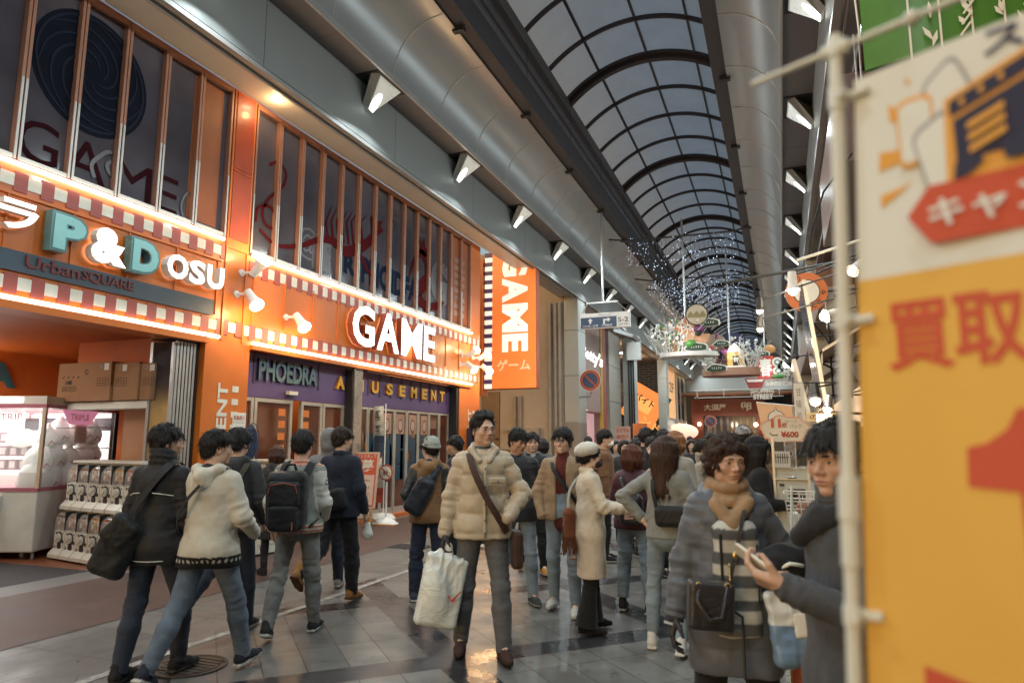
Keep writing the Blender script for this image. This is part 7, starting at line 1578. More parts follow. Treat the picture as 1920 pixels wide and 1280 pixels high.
t = thing('nobori_banner', 'slim white and blue vertical banner in a white plastic base beside the easel', 'banner', (-7.68,12.2,0))
mb = MB(); V = []; n = 14
for i in range(n):
    z_ = .35+i*(1.95/(n-1)); wv = .03*math.sin(i*.9); V += [(-.13-.01*i*.2,wv,z_),(.09+.03*math.sin(i*.7),wv+.05*math.cos(i*.8),z_)]
mb.add(V, [(2*i,2*i+1,2*i+3,2*i+2) for i in range(n-1)], [2 if i < 2 else (1 if 5 < i < 9 else 0) for i in range(n-1)])
for i, s_ in enumerate('喫茶御食事'): text(mb,s_,(-.09,-.05,2.0-i*.30),X_,Z_,.12,.22,.004,.01,3)
mb.build('cloth', [M_PAPER, mat('banner_blue',(.03,.05,.10),.6), mat('banner_red',(.45,.07,.04),.6), M_INK], t)
mb = MB(); mb.tube([(.12,0,.1),(.12,0,2.35)],.012,6); mb.build('pole', M_WHITE, t); mb = MB(); mb.lathe([(.26,0),(.27,.06),(.2,.13),(.05,.16),(0,.16)],(.1,0,0),22); mb.build('base', M_PAPER, t)
t = thing('no_parking_poster', 'small paper no bicycle parking poster on the orange pier', 'poster', (-7.58,8.2,1.7)); mb = MB(); mb.bx(-7.597,-7.59,8.0,8.27,1.42,2.0,0); text(mb,'駐輪禁止',(-7.59,8.02,1.89),Y_,Z_,.23,.07,.003,.01,1); text(mb,'No Bicycle Parking',(-7.59,8.02,1.84),Y_,Z_,.22,.025,.003,.0,2)
pts = [(8.135+.095*math.cos(a),1.62+.12*math.sin(a)) for a in np.linspace(0,2*PI,20)]; mb.ribbon(pts,.02,(-7.589,0,0),Y_,Z_,.002,1); mb.ribbon([(8.07,1.71),(8.2,1.53)],.016,(-7.588,0,0),Y_,Z_,.002,1); mb.build('sheet', [M_PAPER, mat('poster_red',(.5,.12,.07),.5), M_INK], t, world=True)
t = thing('blue_fan', 'blue round fan guard beside the orange pier', 'fan', (-7.56,8.36,0)); mb = MB(); [mb.ribbon([(.15*q*math.cos(a),.30*q*math.sin(a)) for a in np.linspace(0,2*PI,24)], .008, (.03,0,1.55), Y_, Z_, .01) for q in (.25,.5,.75,1)]; mb.sph((0,0,1.55),(.03,.145,.29),1,14,8); mb.tube([(0,0,0),(0,0,1.3)],.03,8,1); mb.build('guard', [mat('fan_blue',(.03,.07,.16),.4), mat('fan_dark',(.02,.03,.06),.4)], t)

# ================================================================ capsule toy machines
M_CAPW = mat('capsule_machine_cream', (.66,.63,.54), .4); M_DOME = mat('clear_dome', (.8,.78,.72), .06, alpha=.30, var=0, rvar=0, coat=.5); M_CAPD = mat('capsule_dark', (.04,.035,.035), .4)
rr = random.Random(4); card_cols = [(.22,.10,.05),(.35,.22,.15),(.30,.25,.2),(.5,.25,.06),(.4,.12,.05),(.2,.2,.22),(.45,.30,.18)]
def capsule_machine(z0, ci):
    t = thing('capsule_machine', 'x', 'capsule toy machine', (0,0,0)); w_ = .27
    mb = MB(); mb.bx(-w_/2,w_/2,-.06,.36,.10,.34); mb.add([(-w_/2,-.06,.34),(w_/2,-.06,.34),(w_/2,.0,.36),(-w_/2,.0,.36)],[(0,1,2,3)]); mb.add([(-w_/2,-.13,.0),(w_/2,-.13,.0),(w_/2,.36,.0),(-w_/2,.36,.0),(-w_/2,-.13,.045),(w_/2,-.13,.045),(w_/2,-.06,.12),(-w_/2,-.06,.12),(w_/2,.36,.12),(-w_/2,.36,.12)],[(0,1,5,4),(4,5,6,7),(1,2,8,6,5),(0,4,7,9,3),(3,9,8,2)]); mb.bx(-w_/2,w_/2,.05,.36,.34,.62); mb.build('body', M_CAPW, t)
    mb = MB(); mb.prism(circ(0,0,.082,18), (0,-.06,.255), X_, Z_, .006, 1); mb.prism(circ(0,0,.058,18), (0,-.066,.255), X_, Z_, .022, 0); mb.box((0,-.093,.255),(.10,.014,.026),0,R=Matrix.Rotation(-.7,3,'Y')); mb.prism(circ(0,0,.05,16), (.01,-.062,.115+.03), X_, Z_, .004, 1); mb.prism(circ(-.085,.16,.016,10), (0,-.06,.155), X_, Z_, .004, 1); mb.prism(circ(.09,.16,.014,10), (0,-.06,.155), X_, Z_, .004, 2); mb.bx(-.11,-.07,-.064,-.06,.20,.235,2); mb.bx(.075,.115,-.064,-.06,.19,.23,1); mb.prism(circ(-.1,0,.022,10),(0,-.062,.13),X_,Z_,.004,2)
    mb.build('dial', [M_CAPW, M_CAPD, mat('grey_button',(.25,.24,.23),.4)], t)
    mb = MB(); V = []; n = 9
    for i in range(n): a = -.1+i*(PI*.62)/(n-1); V += [(-w_/2+.008, .10-.17*math.cos(a), .46+.15*math.sin(a)), (w_/2-.008, .10-.17*math.cos(a), .46+.15*math.sin(a))]
    V = [(-w_/2+.008,-.07,.355),(w_/2-.008,-.07,.355)]+V; mb.add(V, [(2*i,2*i+1,2*i+3,2*i+2) for i in range(n)]); mb.build('dome', M_DOME, t, smooth=True)
    mb = MB(); c_ = card_cols[ci % len(card_cols)]; mb.bx(-w_/2+.015,w_/2-.015,.04,.05,.36,.58,0); [mb.sph((rr.uniform(-.09,.09),rr.uniform(-.03,.02),rr.uniform(.37,.47)),.026,1+k%3,8,6) for k in range(9)]; mb.bx(-.10,.10,-.052,-.05,.40,.55,0); [mb.bx(-.08+k*.045,-.045+k*.045,-.055,-.053,.42+.04*(k%2),.47+.04*(k%2),1+k%3) for k in range(4)]
    mb.build('capsules', [mat('card_%d' % (ci % 7), c_, .5, var=.6, scale=30), M_CREAM, M_ORB, M_RED], t)
    mb = MB(); mb.bx(w_/2-.004,w_/2+.012,-.075,.34,.36,.60); mb.build('divider', M_BLACK, t)
    return t
cols = ['brown','tan','grey card','orange','red','slate']
rz = math.atan2(-.20,1.11)
def bank(x0, y0, n, words, first):
    k = 0; out = []
    for tier in (0,1):
        for i in range(n):
            t = capsule_machine(0, k+first); ox = .15+i*.285
            t.location = (x0+math.cos(rz)*ox-math.sin(rz)*.10*tier, y0+math.sin(rz)*ox+math.cos(rz)*.10*tier, .03+tier*.625); t.rotation_euler = (0,0,rz)
            t['label'] = 'capsule toy machine, %s row, %s from the left %s' % (('lower','upper')[tier], ORD[i], words); t['group'] = 'capsule toy machines stacked in two rows'; k += 1
bank(-9.30, 6.72, 6, 'beside the crane game', 0); bank(-7.38, 7.95, 2, 'behind the varsity jacket', 3)
for (x0,y0,n,lab) in ((-9.30,6.72,6,'wheeled steel frame under the capsule machines by the crane game'),(-7.38,7.95,2,'wheeled steel frame under the capsule machines by the orange pier')):
    t = thing('machine_frame', lab, 'frame', (x0,y0,0), rz); mb = MB(); mb.bx(0,.29*n,0,.5,.0,.028); [mb.cyl((.1+.27*i*n/4,.02,.015),(.13+.27*i*n/4,.02,.015),.015) for i in range(4)]; mb.bx(0,.285*n+.01,.1,.5,1.28,1.31,1); mb.build('frame', [M_DARK, M_CAPW], t)
# crane game
t = thing('crane_game', 'large lit crane game cabinet full of white plush prizes, with TRIPLE header', 'arcade machine', (-9.42,6.45,0), math.atan2(.38,.92))
M_CABW = mat('cabinet_white', (.64,.62,.56), .35); M_PRIZE = mat('white_plush_bag', (.75,.74,.70), .45, var=.06, bump=.3, bscale=40)
mb = MB(); mb.bx(-1.6,0,.0,1.9,.10,.92); mb.build('base', M_CABW, t, bevel=.02)
mb = MB(); mb.bx(-1.62,.02,-.02,1.92,2.08,2.19,0); mb.bx(-1.62,.025,-.025,1.92,2.03,2.08,1); mb.bx(-1.6,.01,-.01,1.9,.90,.95,1); mb.bx(-1.5,-.3,-.035,-.02,2.10,2.17,2); mb.build('trim', [M_CABW, mat('dusky_pink_trim',(.42,.14,.19),.4), mat('lit_header',(1,1,1),.4,emit=3,ecol=(1,.98,.95))], t)
for x_, y_, w_ in ((0,0,.045),(-1.58,0,.045),(-.8,0,.02)): mb = MB(); mb.box((x_,y_,1.49),(w_,w_,1.1)); mb.build('corner_post', M_ALU, t); mb = MB(); mb.bx(-.05,.02,1.72,1.9,.95,2.08); mb.build('rear_post', M_BLACK, t)
mb = MB(); mb.bx(-1.55,-.03,-.006,.0,.95,2.03); mb.bx(.0,.006,.03,1.72,.95,2.03); mb.build('glass', M_CLEAR, t)
mb = MB(); mb.bx(-1.58,-.02,1.80,1.85,.95,2.05,0); mb.bx(-1.6,-1.55,0,1.85,.95,2.05,0); mb.bx(-1.5,-.06,1.78,1.80,1.75,1.95,1)
mb.build('back_panel', [mat('lit_cabinet_back',(.8,.8,.77),.5,emit=.75,ecol=(1,1,.96)), mat('dark_strip',(.05,.04,.05),.5)], t)
mb = MB(); r_, u_ = X_, Z_
mb.prism([(-.95,1.0),(-.15,1.0),(-.32,.84),(-.78,.84)], (0,0,1.02), Y_*-1, Z_, .0, 0) if False else None
mb.add([(.010,.35,2.03),(.010,1.25,2.03),(.010,1.05,1.82),(.010,.52,1.82)], [(0,1,2,3)], 0); text(mb,'TRIPLE',(.012,.55,1.88),Y_,Z_,.45,.09,.003,.01,1); text(mb,'TRIPLE',(-.60,-.008,1.86),X_,Z_,.46,.09,.004,.0,2); text(mb,'UFO CATCHER',(-1.3,-.008,1.85),X_,Z_,.60,.06,.004,.0,2); mb.bx(-1.3,-.75,-.012,-.01,1.77,1.86,3); text(mb,'EPC',(-.6,1.5,1.5),X_,Z_,.5,.12,.01,.02,3)
mb.build('header_print', [mat('pink_print',(.60,.18,.33),.4,emit=.4,ecol=(.9,.35,.5)), M_CREAM, mat('red_pink_print',(.6,.28,.30),.4), M_WHITE], t)
for j, (y_, z_, r) in enumerate([(.35,1.30,.19),(.68,1.32,.17),(.98,1.32,.16),(1.3,1.33,.19),(.45,1.60,.15),(.72,1.68,.17),(1.0,1.66,.15),(1.32,1.72,.19),(.25,1.05,.2),(.9,1.02,.25),(1.55,1.36,.17),(1.55,1.68,.16),(1.3,1.04,.2),(.6,1.03,.19)]):
    q = thing('plush_prize', 'white plastic wrapped plush prize, %s of the pile inside the crane game' % ORD[j], 'prize', (0,0,0), group='wrapped plush prizes in the crane game'); loc = Matrix.Translation((-9.42,6.45,0)) @ Matrix.Rotation(math.atan2(.38,.92),4,'Z') @ Vector((-.25,y_,z_)); q.location = loc
    S = SDF(); S.ell((0,0,0),(r*.8,r,r*1.15)); S.cone((0,0,r*.9),(0,.02,r*1.35),r*.35,r*.2,.06); V, F = S.mesh(.022); N = vnormals(V,F) if 'vnormals' in globals() else None; V = folds(V,N,[],.012,9.,j); npmesh('wrap', V, F, M_PRIZE, q)
    mb = MB(); mb.ribbon([(-.05,-.05),(.0,.02),(.06,-.02)],[.01,.03,.01],(r*.82,0,-r*.3),Y_,Z_,.004); mb.build('print', mat('red_print2',(.5,.2,.16),.5), q)
mb = MB(); [mb.bx(-1.45+i*.16,-1.33+i*.16,1.0,1.1,1.15+j*.2,1.31+j*.2,0) for i in range(7) for j in range(3)]; [mb.bx(-1.43+i*.16,-1.35+i*.16,.995,1.0,1.18+j*.2,1.28+j*.2,1) for i in range(7) for j in range(3)]; mb.bx(-1.5,-.3,.6,1.5,.95,1.1,2); mb.bx(-.3,-.05,.05,.4,.95,1.15,2); mb.build('prize_boxes', [mat('mauve_box',(.2,.11,.13),.5), mat('pale_box_print',(.45,.38,.38),.5), M_CABW], t)
mb = MB(); mb.tube([(-.9,.9,2.0),(-.9,.9,1.75)],.02,8); mb.sph((-.9,.9,1.62),(.22,.16,.14),0,14,8); mb.tube([(-.72,.9,1.62),(-.62,.9,1.75),(-.66,.9,1.98)],[.02,.03,.008],6); mb.build('crane_claw', M_WHITE, t, smooth=True)
mb = MB(); mb.tube([(.006,.25,1.76),(.006,1.6,1.80)],.008,6); mb.tube([(.006,.2,1.46),(.006,1.65,1.47)],.006,6); mb.bx(-.05,-.03,.75,1.05,1.55,1.85,1); mb.build('prize_rail', [M_WHITE, mat('prize_picture',(.55,.42,.36),.5)], t)
mb = MB(); mb.add([(-1.35,-.28,.78),(-.45,-.28,.78),(-.45,0,.86),(-1.35,0,.86),(-1.35,-.28,.70),(-.45,-.28,.70),(-.45,0,.66),(-1.35,0,.66)],[(0,1,2,3),(0,4,5,1),(1,5,6,2),(0,3,7,4),(4,7,6,5)],0); mb.add([(-1.3,-.26,.788),(-.52,-.26,.788),(-.52,-.04,.852),(-1.3,-.04,.852)],[(0,1,2,3)],1); mb.tube([(-1.2,-.18,.8),(-1.2,-.19,.9)],.012,6,1); mb.sph((-1.2,-.19,.91),.028,2); mb.bx(-.8,-.4,-.005,0,.25,.68,0); mb.bx(-.75,-.68,-.010,-.005,.52,.60,1); mb.build('control_panel', [M_CABW, M_BLACK, mat('orange_knob',(.6,.15,.03),.4)], t)
mb = MB(); [mb.cyl((x_,.2,.06),(x_+.05,.2,.06),.06,n=12) for x_ in (-.25,-1.4)]; [mb.cyl((x_,y_,0),(x_,y_,.10),.02,n=8) for x_ in (-.05,-1.5) for y_ in (.1,1.8)]; mb.build('castor', M_GREY, t)
o = area('cabinet_light', (0,0,0), (0,0,-1), .9, 60, (.97,1,.95)); o.parent = t; o.location = (-.75,.9,2.02); o.data.size_y = 1.5
# cartons on a ledge
t = thing('ledge', 'cream ledge carrying cardboard boxes behind the crane game', 'ledge', (-9,7.05,0)); mb = MB(); mb.bx(-9.85,-8.0,6.85,7.19,2.02,2.12); mb.build('shelf', M_CREAM, t, world=True)
mb = MB(); mb.bx(-8.79,-8.0,7.16,7.19,0,2.02); mb.build('partition', mat('peach_partition',(.42,.20,.10),.6), t, world=True)
def carton(x, y, z, w_, d, h, rz, lab, big):
    t = thing('cardboard_box', lab, 'box', (x,y,z), rz); mb = MB(); mb.bx(-w_/2,w_/2,-d/2,d/2,0,h); mb.build('carton', M_CARD, t, bevel=.006)
    mb = MB(); mb.bx(-w_/2+.02,w_/2-.02,-.03,.03,h,h+.002,0); f = -d/2
    if big:
        text(mb,'GAMES',(-w_/2+.16,f,h*.44),X_,Z_,.14,.06,.002,.03,1); [text(mb,s_,(-w_/2+.1,f,h*(.36-i*.05)),X_,Z_,.30,.022,.002,0,1) for i,s_ in enumerate(('MADE FOR ARCADE USE ONLY','HANDLE WITH CARE','KEEP DRY  THIS SIDE UP'))]; [mb.ribbon([(-w_/2+.1+i*.1,h*.6),(-w_/2+.13+i*.1,h*.66)],.015,(0,f,0),X_,Z_,.002,1) for i in range(4)]
        mb.ribbon([(.05+.03*math.cos(a),h*.75+.03*math.sin(a)) for a in np.linspace(.4,5.9,9)],.014,(0,f,0),X_,Z_,.002,1)
    s_ = w_/2-.26 if big else -w_/2+.05
    mb.bx(s_+.12,s_+.21,f-.002,f,h*.78,h*.95,2); mb.bx(s_+.04,s_+.09,f-.002,f,h*.82,h*.92,3)
    for i in range(4): mb.bx(s_,s_+.22,f-.0015,f,h*.38+i*.035,h*.38+i*.035+.006,1)
    for i in range(5): mb.bx(s_+i*.054,s_+i*.054+.005,f-.0015,f,h*.38,h*.38+.11,1)
    mb.build('print', [mat('brown_tape',(.30,.17,.08),.3), M_INK, M_PAPER, M_GREY], t)
carton(-9.17,6.98,2.13,1.06,.40,.55,.0,'large open cardboard box with printed lettering on the ledge',True); carton(-8.38,7.0,2.13,.50,.38,.52,-.05,'smaller sealed cardboard box right of the large one',False); carton(-8.02,7.0,2.13,.2,.36,.50,-.05,'narrow cardboard box at the right end of the ledge',False)
mb = MB(); 
t = thing('flat_carton', 'low flattened carton and white bags on the ledge left of the large box', 'box', (-10.6,8.6,2.2)); mb.box((0,0,.12),(.9,.3,.22),0); mb.sph((-.1,-.05,.3),(.4,.16,.1),1); mb.sph((-.75,0,.32),(.3,.16,.2),1); mb.build('carton', [M_CARD, M_PAPER], t)
# ================================================================ right-hand shops
t = thing('right_building', 'dim brown shop building along the right side under the arcade', 'building', (1.6,20,0))
M_RW = mat('brown_shop_wall', (.10,.065,.055), .6, var=.15); M_RW2 = mat('purple_brown_soffit', (.13,.09,.085), .35, var=.1)
mb = MB(); mb.bx(1.75,2.0,-6,60,0,10); mb.build('wall', M_RW, t, world=True)
mb = MB(); mb.bx(1.10,1.75,-6,60,6.2,6.3); [mb.bx(1.10+a,1.112+a,-6,60,6.194,6.2,1) for a in (.12,.34)]; mb.build('soffit', [M_RW2, M_ALU], t, world=True)
mb = MB(); mb.bx(.95,1.75,17,60,4.6,5.6); mb.bx(.9,1.0,17,60,2.9,3.05,1); mb.build('shop_band', [mat('wood_shop_band',(.2,.1,.06),.5), M_ALU], t, world=True)
mb = MB(); [mb.bx(1.68,1.75,16.5+i*4,20.0+i*4,.6,2.8) for i in range(10)]; mb.build('lit_shopfront', mat('lit_shop_glow',(.5,.38,.27),.5,emit=.8,ecol=(1,.68,.40),var=.5,scale=1.2), t, world=True)
mb = MB(); mb.bx(.9,1.75,9,13,5.0,6.15,0); mb.bx(.88,.9,9,13,5.0,6.15,1); mb.build('cabin_panel', [M_RW2, mat('brown_panel',(.24,.16,.13),.4)], t, world=True)
# right columns
for y in (22,34,46):
    t = thing('column', 'grey clad column on the right side, %s' % {22:'nearest, behind the tilted signboard',34:'middle',46:'farthest'}[y], 'column', (1.2,y,0)); mb = MB(); mb.bx(-.25,.25,-.4,.4,0,8.1); mb.build('cladding', M_COLUMN, t)
# awnings
for y, z, lab in ((9.6,2.75,'nearest cream shop awning on the right'),(12.4,2.6,'second cream shop awning on the right'),(15.0,2.75,'third cream shop awning on the right')):
    t = thing('awning', lab, 'awning', (1.2,y,z)); mb = MB(); mb.add([(1.7,y,z+.7),(.55,y,z),(.55,y+2.2,z),(1.7,y+2.2,z+.7),(1.7,y,z+.66),(.55,y,z-.04),(.55,y+2.2,z-.04),(1.7,y+2.2,z+.66)],[(0,1,2,3),(7,6,5,4),(0,4,5,1),(1,5,6,2),(2,6,7,3)]); mb.add([(.55,y,z),(.55,y,z-.18),(.55,y+2.2,z-.18),(.55,y+2.2,z)],[(0,1,2,3)]); mb.build('canvas', mat('cream_canvas',(.42,.37,.30),.8), t, world=True)
# round sign
t = thing('round_sign', 'round orange lightbox sign with a white disc and kana around the rim', 'shop sign', (.55,13,4.21))
mb = MB(); mb.cyl((0,.12,0),(0,0,0),.35,n=36); mb.build('rim', mat('orange_lightbox',(.55,.14,.04),.4,emit=.12,ecol=(1,.3,.1)), t, smooth=True, auto=.6)
mb = MB(); mb.prism(circ(0,0,.21,30), (0,-.002,.0), X_, Z_, .012, 0); mb.ribbon([(.215*math.cos(a),.215*math.sin(a)) for a in np.linspace(0,2*PI,36)], .012, (0,-.002,0), X_, Z_, .014, 1); mb.build('disc', [mat('cream_disc',(.74,.70,.6),.4,emit=.2), M_INK], t)
mb = MB()
for s_, a in zip('みのやだんご', (2.5,2.05,-.1,-.75,-1.2,-1.7)):
    c = (.282*math.cos(a), .282*math.sin(a)); r_ = Vector((math.sin(a),0,-math.cos(a))) if math.sin(a) > 0 else Vector((-math.sin(a),0,math.cos(a))); u_ = Vector((math.cos(a),0,math.sin(a)))*(1 if math.sin(a) > 0 else -1)
    text(mb, s_, Vector((c[0],-.002,c[1]))-r_*.045-u_*.045, r_, u_, .09, .09, .006, .01)
mb.build('kana', M_INK, t); mb = MB(); mb.tube([(.1,.06,.3),(1.2,.1,.75)],.015,6); mb.tube([(.3,.06,0),(1.2,.06,0)],.02,6); mb.build('bracket', M_DARK, t)
t = thing('air_conditioner', 'pale outdoor air conditioner unit beside the round orange sign', 'air conditioner', (1.05,13.2,3.6)); mb = MB(); mb.bx(-.18,.3,0,.35,0,.72); [mb.bx(-.05,.1,-.008,0,.25+i*.25,.31+i*.25,1) for i in range(2)]; [mb.bx(.0,.28,-.006,0,.05+i*.03,.062+i*.03,1) for i in range(4)]; mb.build('casing', [mat('aircon_grey',(.42,.43,.41),.5), M_DARK], t)
# tilted signboards
def tilt_board(x, y, z0, h, d, tilt, lab, m, edge=.05):
    t = thing('signboard', lab, 'signboard', (x,y,z0)); R = Matrix.Rotation(tilt,3,'Y'); mb = MB(); mb.box(R@Vector((0,d/2,h/2)), (edge,d,h), 0, R=R); mb.build('frame', M_CREAM, t); mb = MB(); mb.box(R@Vector((-edge/2-.006,d/2,h/2)), (.008,d-.08,h-.08), 0, R=R); mb.build('face', m, t); return t
M_REFLB = mat('glossy_dark_sign', (.20,.20,.21), .12, .6, var=.5, scale=1.3)
tilt_board(.585,10,1.98,1.80,1.5,-.105,'long tilted glossy signboard with a white edge hanging over the snack shops', M_REFLB)
tilt_board(.40,10.9,1.95,.85,1.0,-.20,'shorter tilted pale signboard behind the long one', mat('pale_lit_sign',(.55,.46,.36),.4,.1,var=.4,scale=3))
mb = MB(); t = thing('sign_frame', 'black iron bracket frame behind the tilted signboards', 'bracket', (.9,11,2.8))
for z in (2.25,2.75,3.15,3.35): mb.tube([(.55,11.2,z),(1.7,11.2,z)],.015,6)
for x in (.75,1.0,1.25,1.5): mb.tube([(x,11.2,2.2),(x,11.2,3.4)],.014,6)
mb.tube([(.55,11.2,3.35),(1.2,11.2,2.25)],.015,6); mb.tube([(.6,11.2,2.75),(1.5,11.2,2.2)],.015,6); mb.tube([(1.0,11.15,2.7),(1.05,11.1,2.95),(1.2,11.1,2.95),(1.22,11.15,2.6)],.014,6); mb.tube([(.62,11.1,2.0),(1.4,11.1,1.95)],.02,6); mb.build('bar', M_BLACK, t, world=True)
# lamps on arms
def spot(x, y, z, lab, body, bulb, arm, col=(1,.8,.55), pw=14, tilt=(0,0,-1), s_=1.0):
    t = thing('spot_lamp', lab, 'lamp', (x,y,z), group='spot lamps on arms over the right shops'); d = Vector(tilt).normalized(); mb = MB(); mb.cyl(-d*.20*s_, -d*.02*s_, .05*s_, .06*s_); mb.cyl(-d*.02*s_, d*.03*s_, .06*s_, .085*s_); mb.build('housing', body, t, smooth=True, auto=.6); mb = MB(); mb.sph(d*.04*s_, (.058*s_,)*3 if s_ > .8 else (.042,)*3, 0, 12, 8); mb.build('bulb', bulb, t, smooth=True); mb = MB(); mb.tube([tuple(-d*.15*s_), arm], .011, 6); mb.build('arm', M_BLACK, t); point('lamp_light', (x+d[0]*.16,y+d[1]*.16,z+d[2]*.16), pw, col, .06)
spot(.23,9,3.46,'white spot lamp hanging just left of the round orange sign', M_WHITE, M_BULBW, (1.3,.3,.55))
spot(-.17,9,3.22,'small dark spot lamp on the upper of two rods reaching into the street', M_BLACK, mat('dim_bulb',(1,.85,.65),.4,emit=5,ecol=(1,.8,.6)), (1.3,.3,.55), pw=6, s_=.7)
spot(-.18,9.2,3.02,'small dark spot lamp on the lower of two rods reaching into the street', M_BLACK, mat('dim_bulb',(1,.85,.65),.4,emit=5), (1.3,.3,.45), pw=6, s_=.7)
spot(.60,9,3.08,'glowing round bulb lamp under the air conditioner', M_WHITE, M_BULB, (1.0,.1,.3), tilt=(-.6,-.3,-.2))
spot(.40,9,2.08,'glowing lamp under the tilted signboards', M_BLACK, M_BULBW, (.5,.5,.25), tilt=(0,-.5,-1))
spot(.55,9.3,1.98,'chrome lamp farthest right under the awning', M_STEEL, M_BULBW, (.7,.3,.3), tilt=(-.2,-.4,-1), s_=.8)
spot(.92,9,3.62,'white floodlamp high on the right wall above the air conditioner', M_WHITE, mat('dim_bulb2',(.9,.9,.85),.4,emit=1.2), (.8,.3,.1), pw=2, tilt=(-.5,-.5,-.5))
spot(.18,12.5,2.9,'pair of dark track spots on a bar past the round sign', M_BLACK, M_BULBW, (1.2,0,.25), pw=10, tilt=(-.6,.2,-.5))
mb = MB(); mb.tube([(-.62,9.6,3.72),(1.7,9.6,3.98)],.02,6); mb.tube([(.3,9.2,3.85),(1.7,9.2,4.2)],.018,6,1); mb.tube([(.45,8.8,4.05),(.62,8.6,4.5),(.95,8.5,4.9)],.012,5)
t = thing('lamp_rod', 'black and white rods crossing above the round orange sign', 'rod', (.5,9.4,3.8)); mb.build('rod', [M_BLACK, M_CREAM], t, world=True)
# banners, price board, rack
def flatsign(name, lab, cat, pts, c, m, d=.02):
    t = thing(name, lab, cat, c); mb = MB(); mb.prism(pts, (0,0,0), X_, Z_, d); mb.build('board', m, t); return t
t = flatsign('vertical_banner', 'narrow white hanging banner with faint brush writing right of the price board', 'banner', [(-.06,0),(.05,.01),(.05,.74),(-.05,.74)], (.2,8,1.45), M_PAPER); mb = MB(); [text(mb,s_,(-.03,-.022,.6-i*.13),X_,Z_,.05,.09,.003,0) for i,s_ in enumerate('甘味処茶')]; mb.build('writing', mat('faint_ink',(.35,.28,.24),.7), t); mb = MB(); mb.tube([(-.05,0,.74),(.9,.1,.74)],.008,5); mb.build('rod', M_DARK, t)
t = flatsign('fabric_banner', 'peach fabric banner with a white bulb shape, behind the price board', 'banner', [(-.17,.44),(.19,.39),(.19,-.05),(-.09,-.05)], (-.07,8,1.55), mat('peach_cloth',(.62,.38,.21),.8,emit=.12,ecol=(1,.6,.35)))
mb = MB(); pts = [(.085*math.cos(a), .075*math.sin(a)+(.04 if abs(a-PI/2) < .12 else 0)) for a in np.linspace(0,2*PI,40)[:-1]]; mb.prism(pts,(.03,-.021,.27),X_,Z_,.003,0); mb.ribbon(pts+[pts[0]],.006,(.03,-.022,.27),X_,Z_,.004,1); mb.ribbon([(-.12,.10),(-.06,.15),(-.02,.1),(-.07,.05),(-.1,-.02)],.03,(0,-.021,0),X_,Z_,.003,2); mb.build('print', [M_PAPER, M_INK, mat('red_cloth_print',(.5,.12,.07),.6)], t); mb = MB(); mb.tube([(-.17,0,.44),(.25,0,.39)],.008,6); mb.tube([(.2,.02,.39),(.2,.02,-1.54)],.012,6); mb.build('pole', M_ALU, t)
cl = [(.205*math.cos(a)*(1+.05*math.sin(5*a)), .122*math.sin(a)*(1+.08*math.cos(7*a))) for a in np.linspace(0,2*PI,60)[:-1]]
t = flatsign('price_board', 'cloud shaped price board reading 11 sheet pack 600 yen', 'price board', cl, (.03,6.8,1.675), mat('price_card',(.74,.66,.54),.6)); mb = MB(); mb.ribbon([(x_*.99,y_*.99) for x_,y_ in cl]+[(cl[0][0]*.99,cl[0][1]*.99)],.012,(0,-.022,0),X_,Z_,.003,3)
text(mb,'11',(-.115,-.022,.015),X_,Z_,.085,.08,.004,.05,0); text(mb,'枚',(-.022,-.022,.012),X_,Z_,.045,.05,.003,.01,1); text(mb,'シート',(.01,-.022,.055),X_,Z_,.10,.035,.003,.01,2); text(mb,'パック',(.045,-.022,.005),X_,Z_,.10,.04,.003,.01,2); text(mb,'¥600',(-.035,-.022,-.075),X_,Z_,.15,.055,.003,.04,1); mb.ribbon([(-.13,-.03),(-.11,-.055),(-.06,-.05)],.009,(0,-.022,0),X_,Z_,.003,4); mb.build('lettering', [mat('price_red',(.55,.09,.05),.5), mat('price_dark_red',(.38,.05,.04),.5), mat('price_olive',(.35,.32,.2),.5), mat('card_edge',(.75,.4,.28),.5), mat('price_green',(.08,.14,.1),.5)], t); mb = MB(); mb.tube([(.06,.03,-.1),(.06,.03,-1.67)],.012,6); mb.build('post', M_ALU, t)
t = thing('yellow_sign', 'small cream and olive shop sign under the awning', 'shop sign', (.55,10.2,1.83)); mb = MB(); mb.bx(-.22,.3,0,.03,0,.13,0); text(mb,'の お守',(-.18,0,.03),X_,Z_,.4,.08,.004,.01,1); mb.build('board', [mat('ochre_board',(.42,.30,.15),.6), M_INK], t)
t = thing('paper_sheet', 'plain white paper sheet hanging under the awning', 'paper', (.50,9.2,1.6)); mb = MB(); mb.bx(-.09,.09,0,.005,0,.30); mb.build('sheet', M_PAPER, t)
t = thing('postcard_rack', 'tall grey stand with black and white photo prints and a pale cabinet below', 'display rack', (.06,6.3,0))
mb = MB(); mb.bx(-.14,.14,.02,.2,.72,1.34,0); mb.bx(-.145,-.125,0,.2,0,1.6,1); mb.bx(.125,.145,0,.2,0,1.6,1); mb.bx(-.14,.14,-.004,.02,1.245,1.252,1); mb.sph((0.0,.01,1.265),(.04,.012,.008),1); mb.build('cabinet', [mat('pale_grey_cabinet',(.50,.52,.48),.4), M_ALU], t)
mb = MB()
for j in range(2):
    for i in range(3): mb.bx(-.12+i*.085,-.045+i*.085,-.012,.0,1.36+j*.11,1.45+j*.11,i%2)
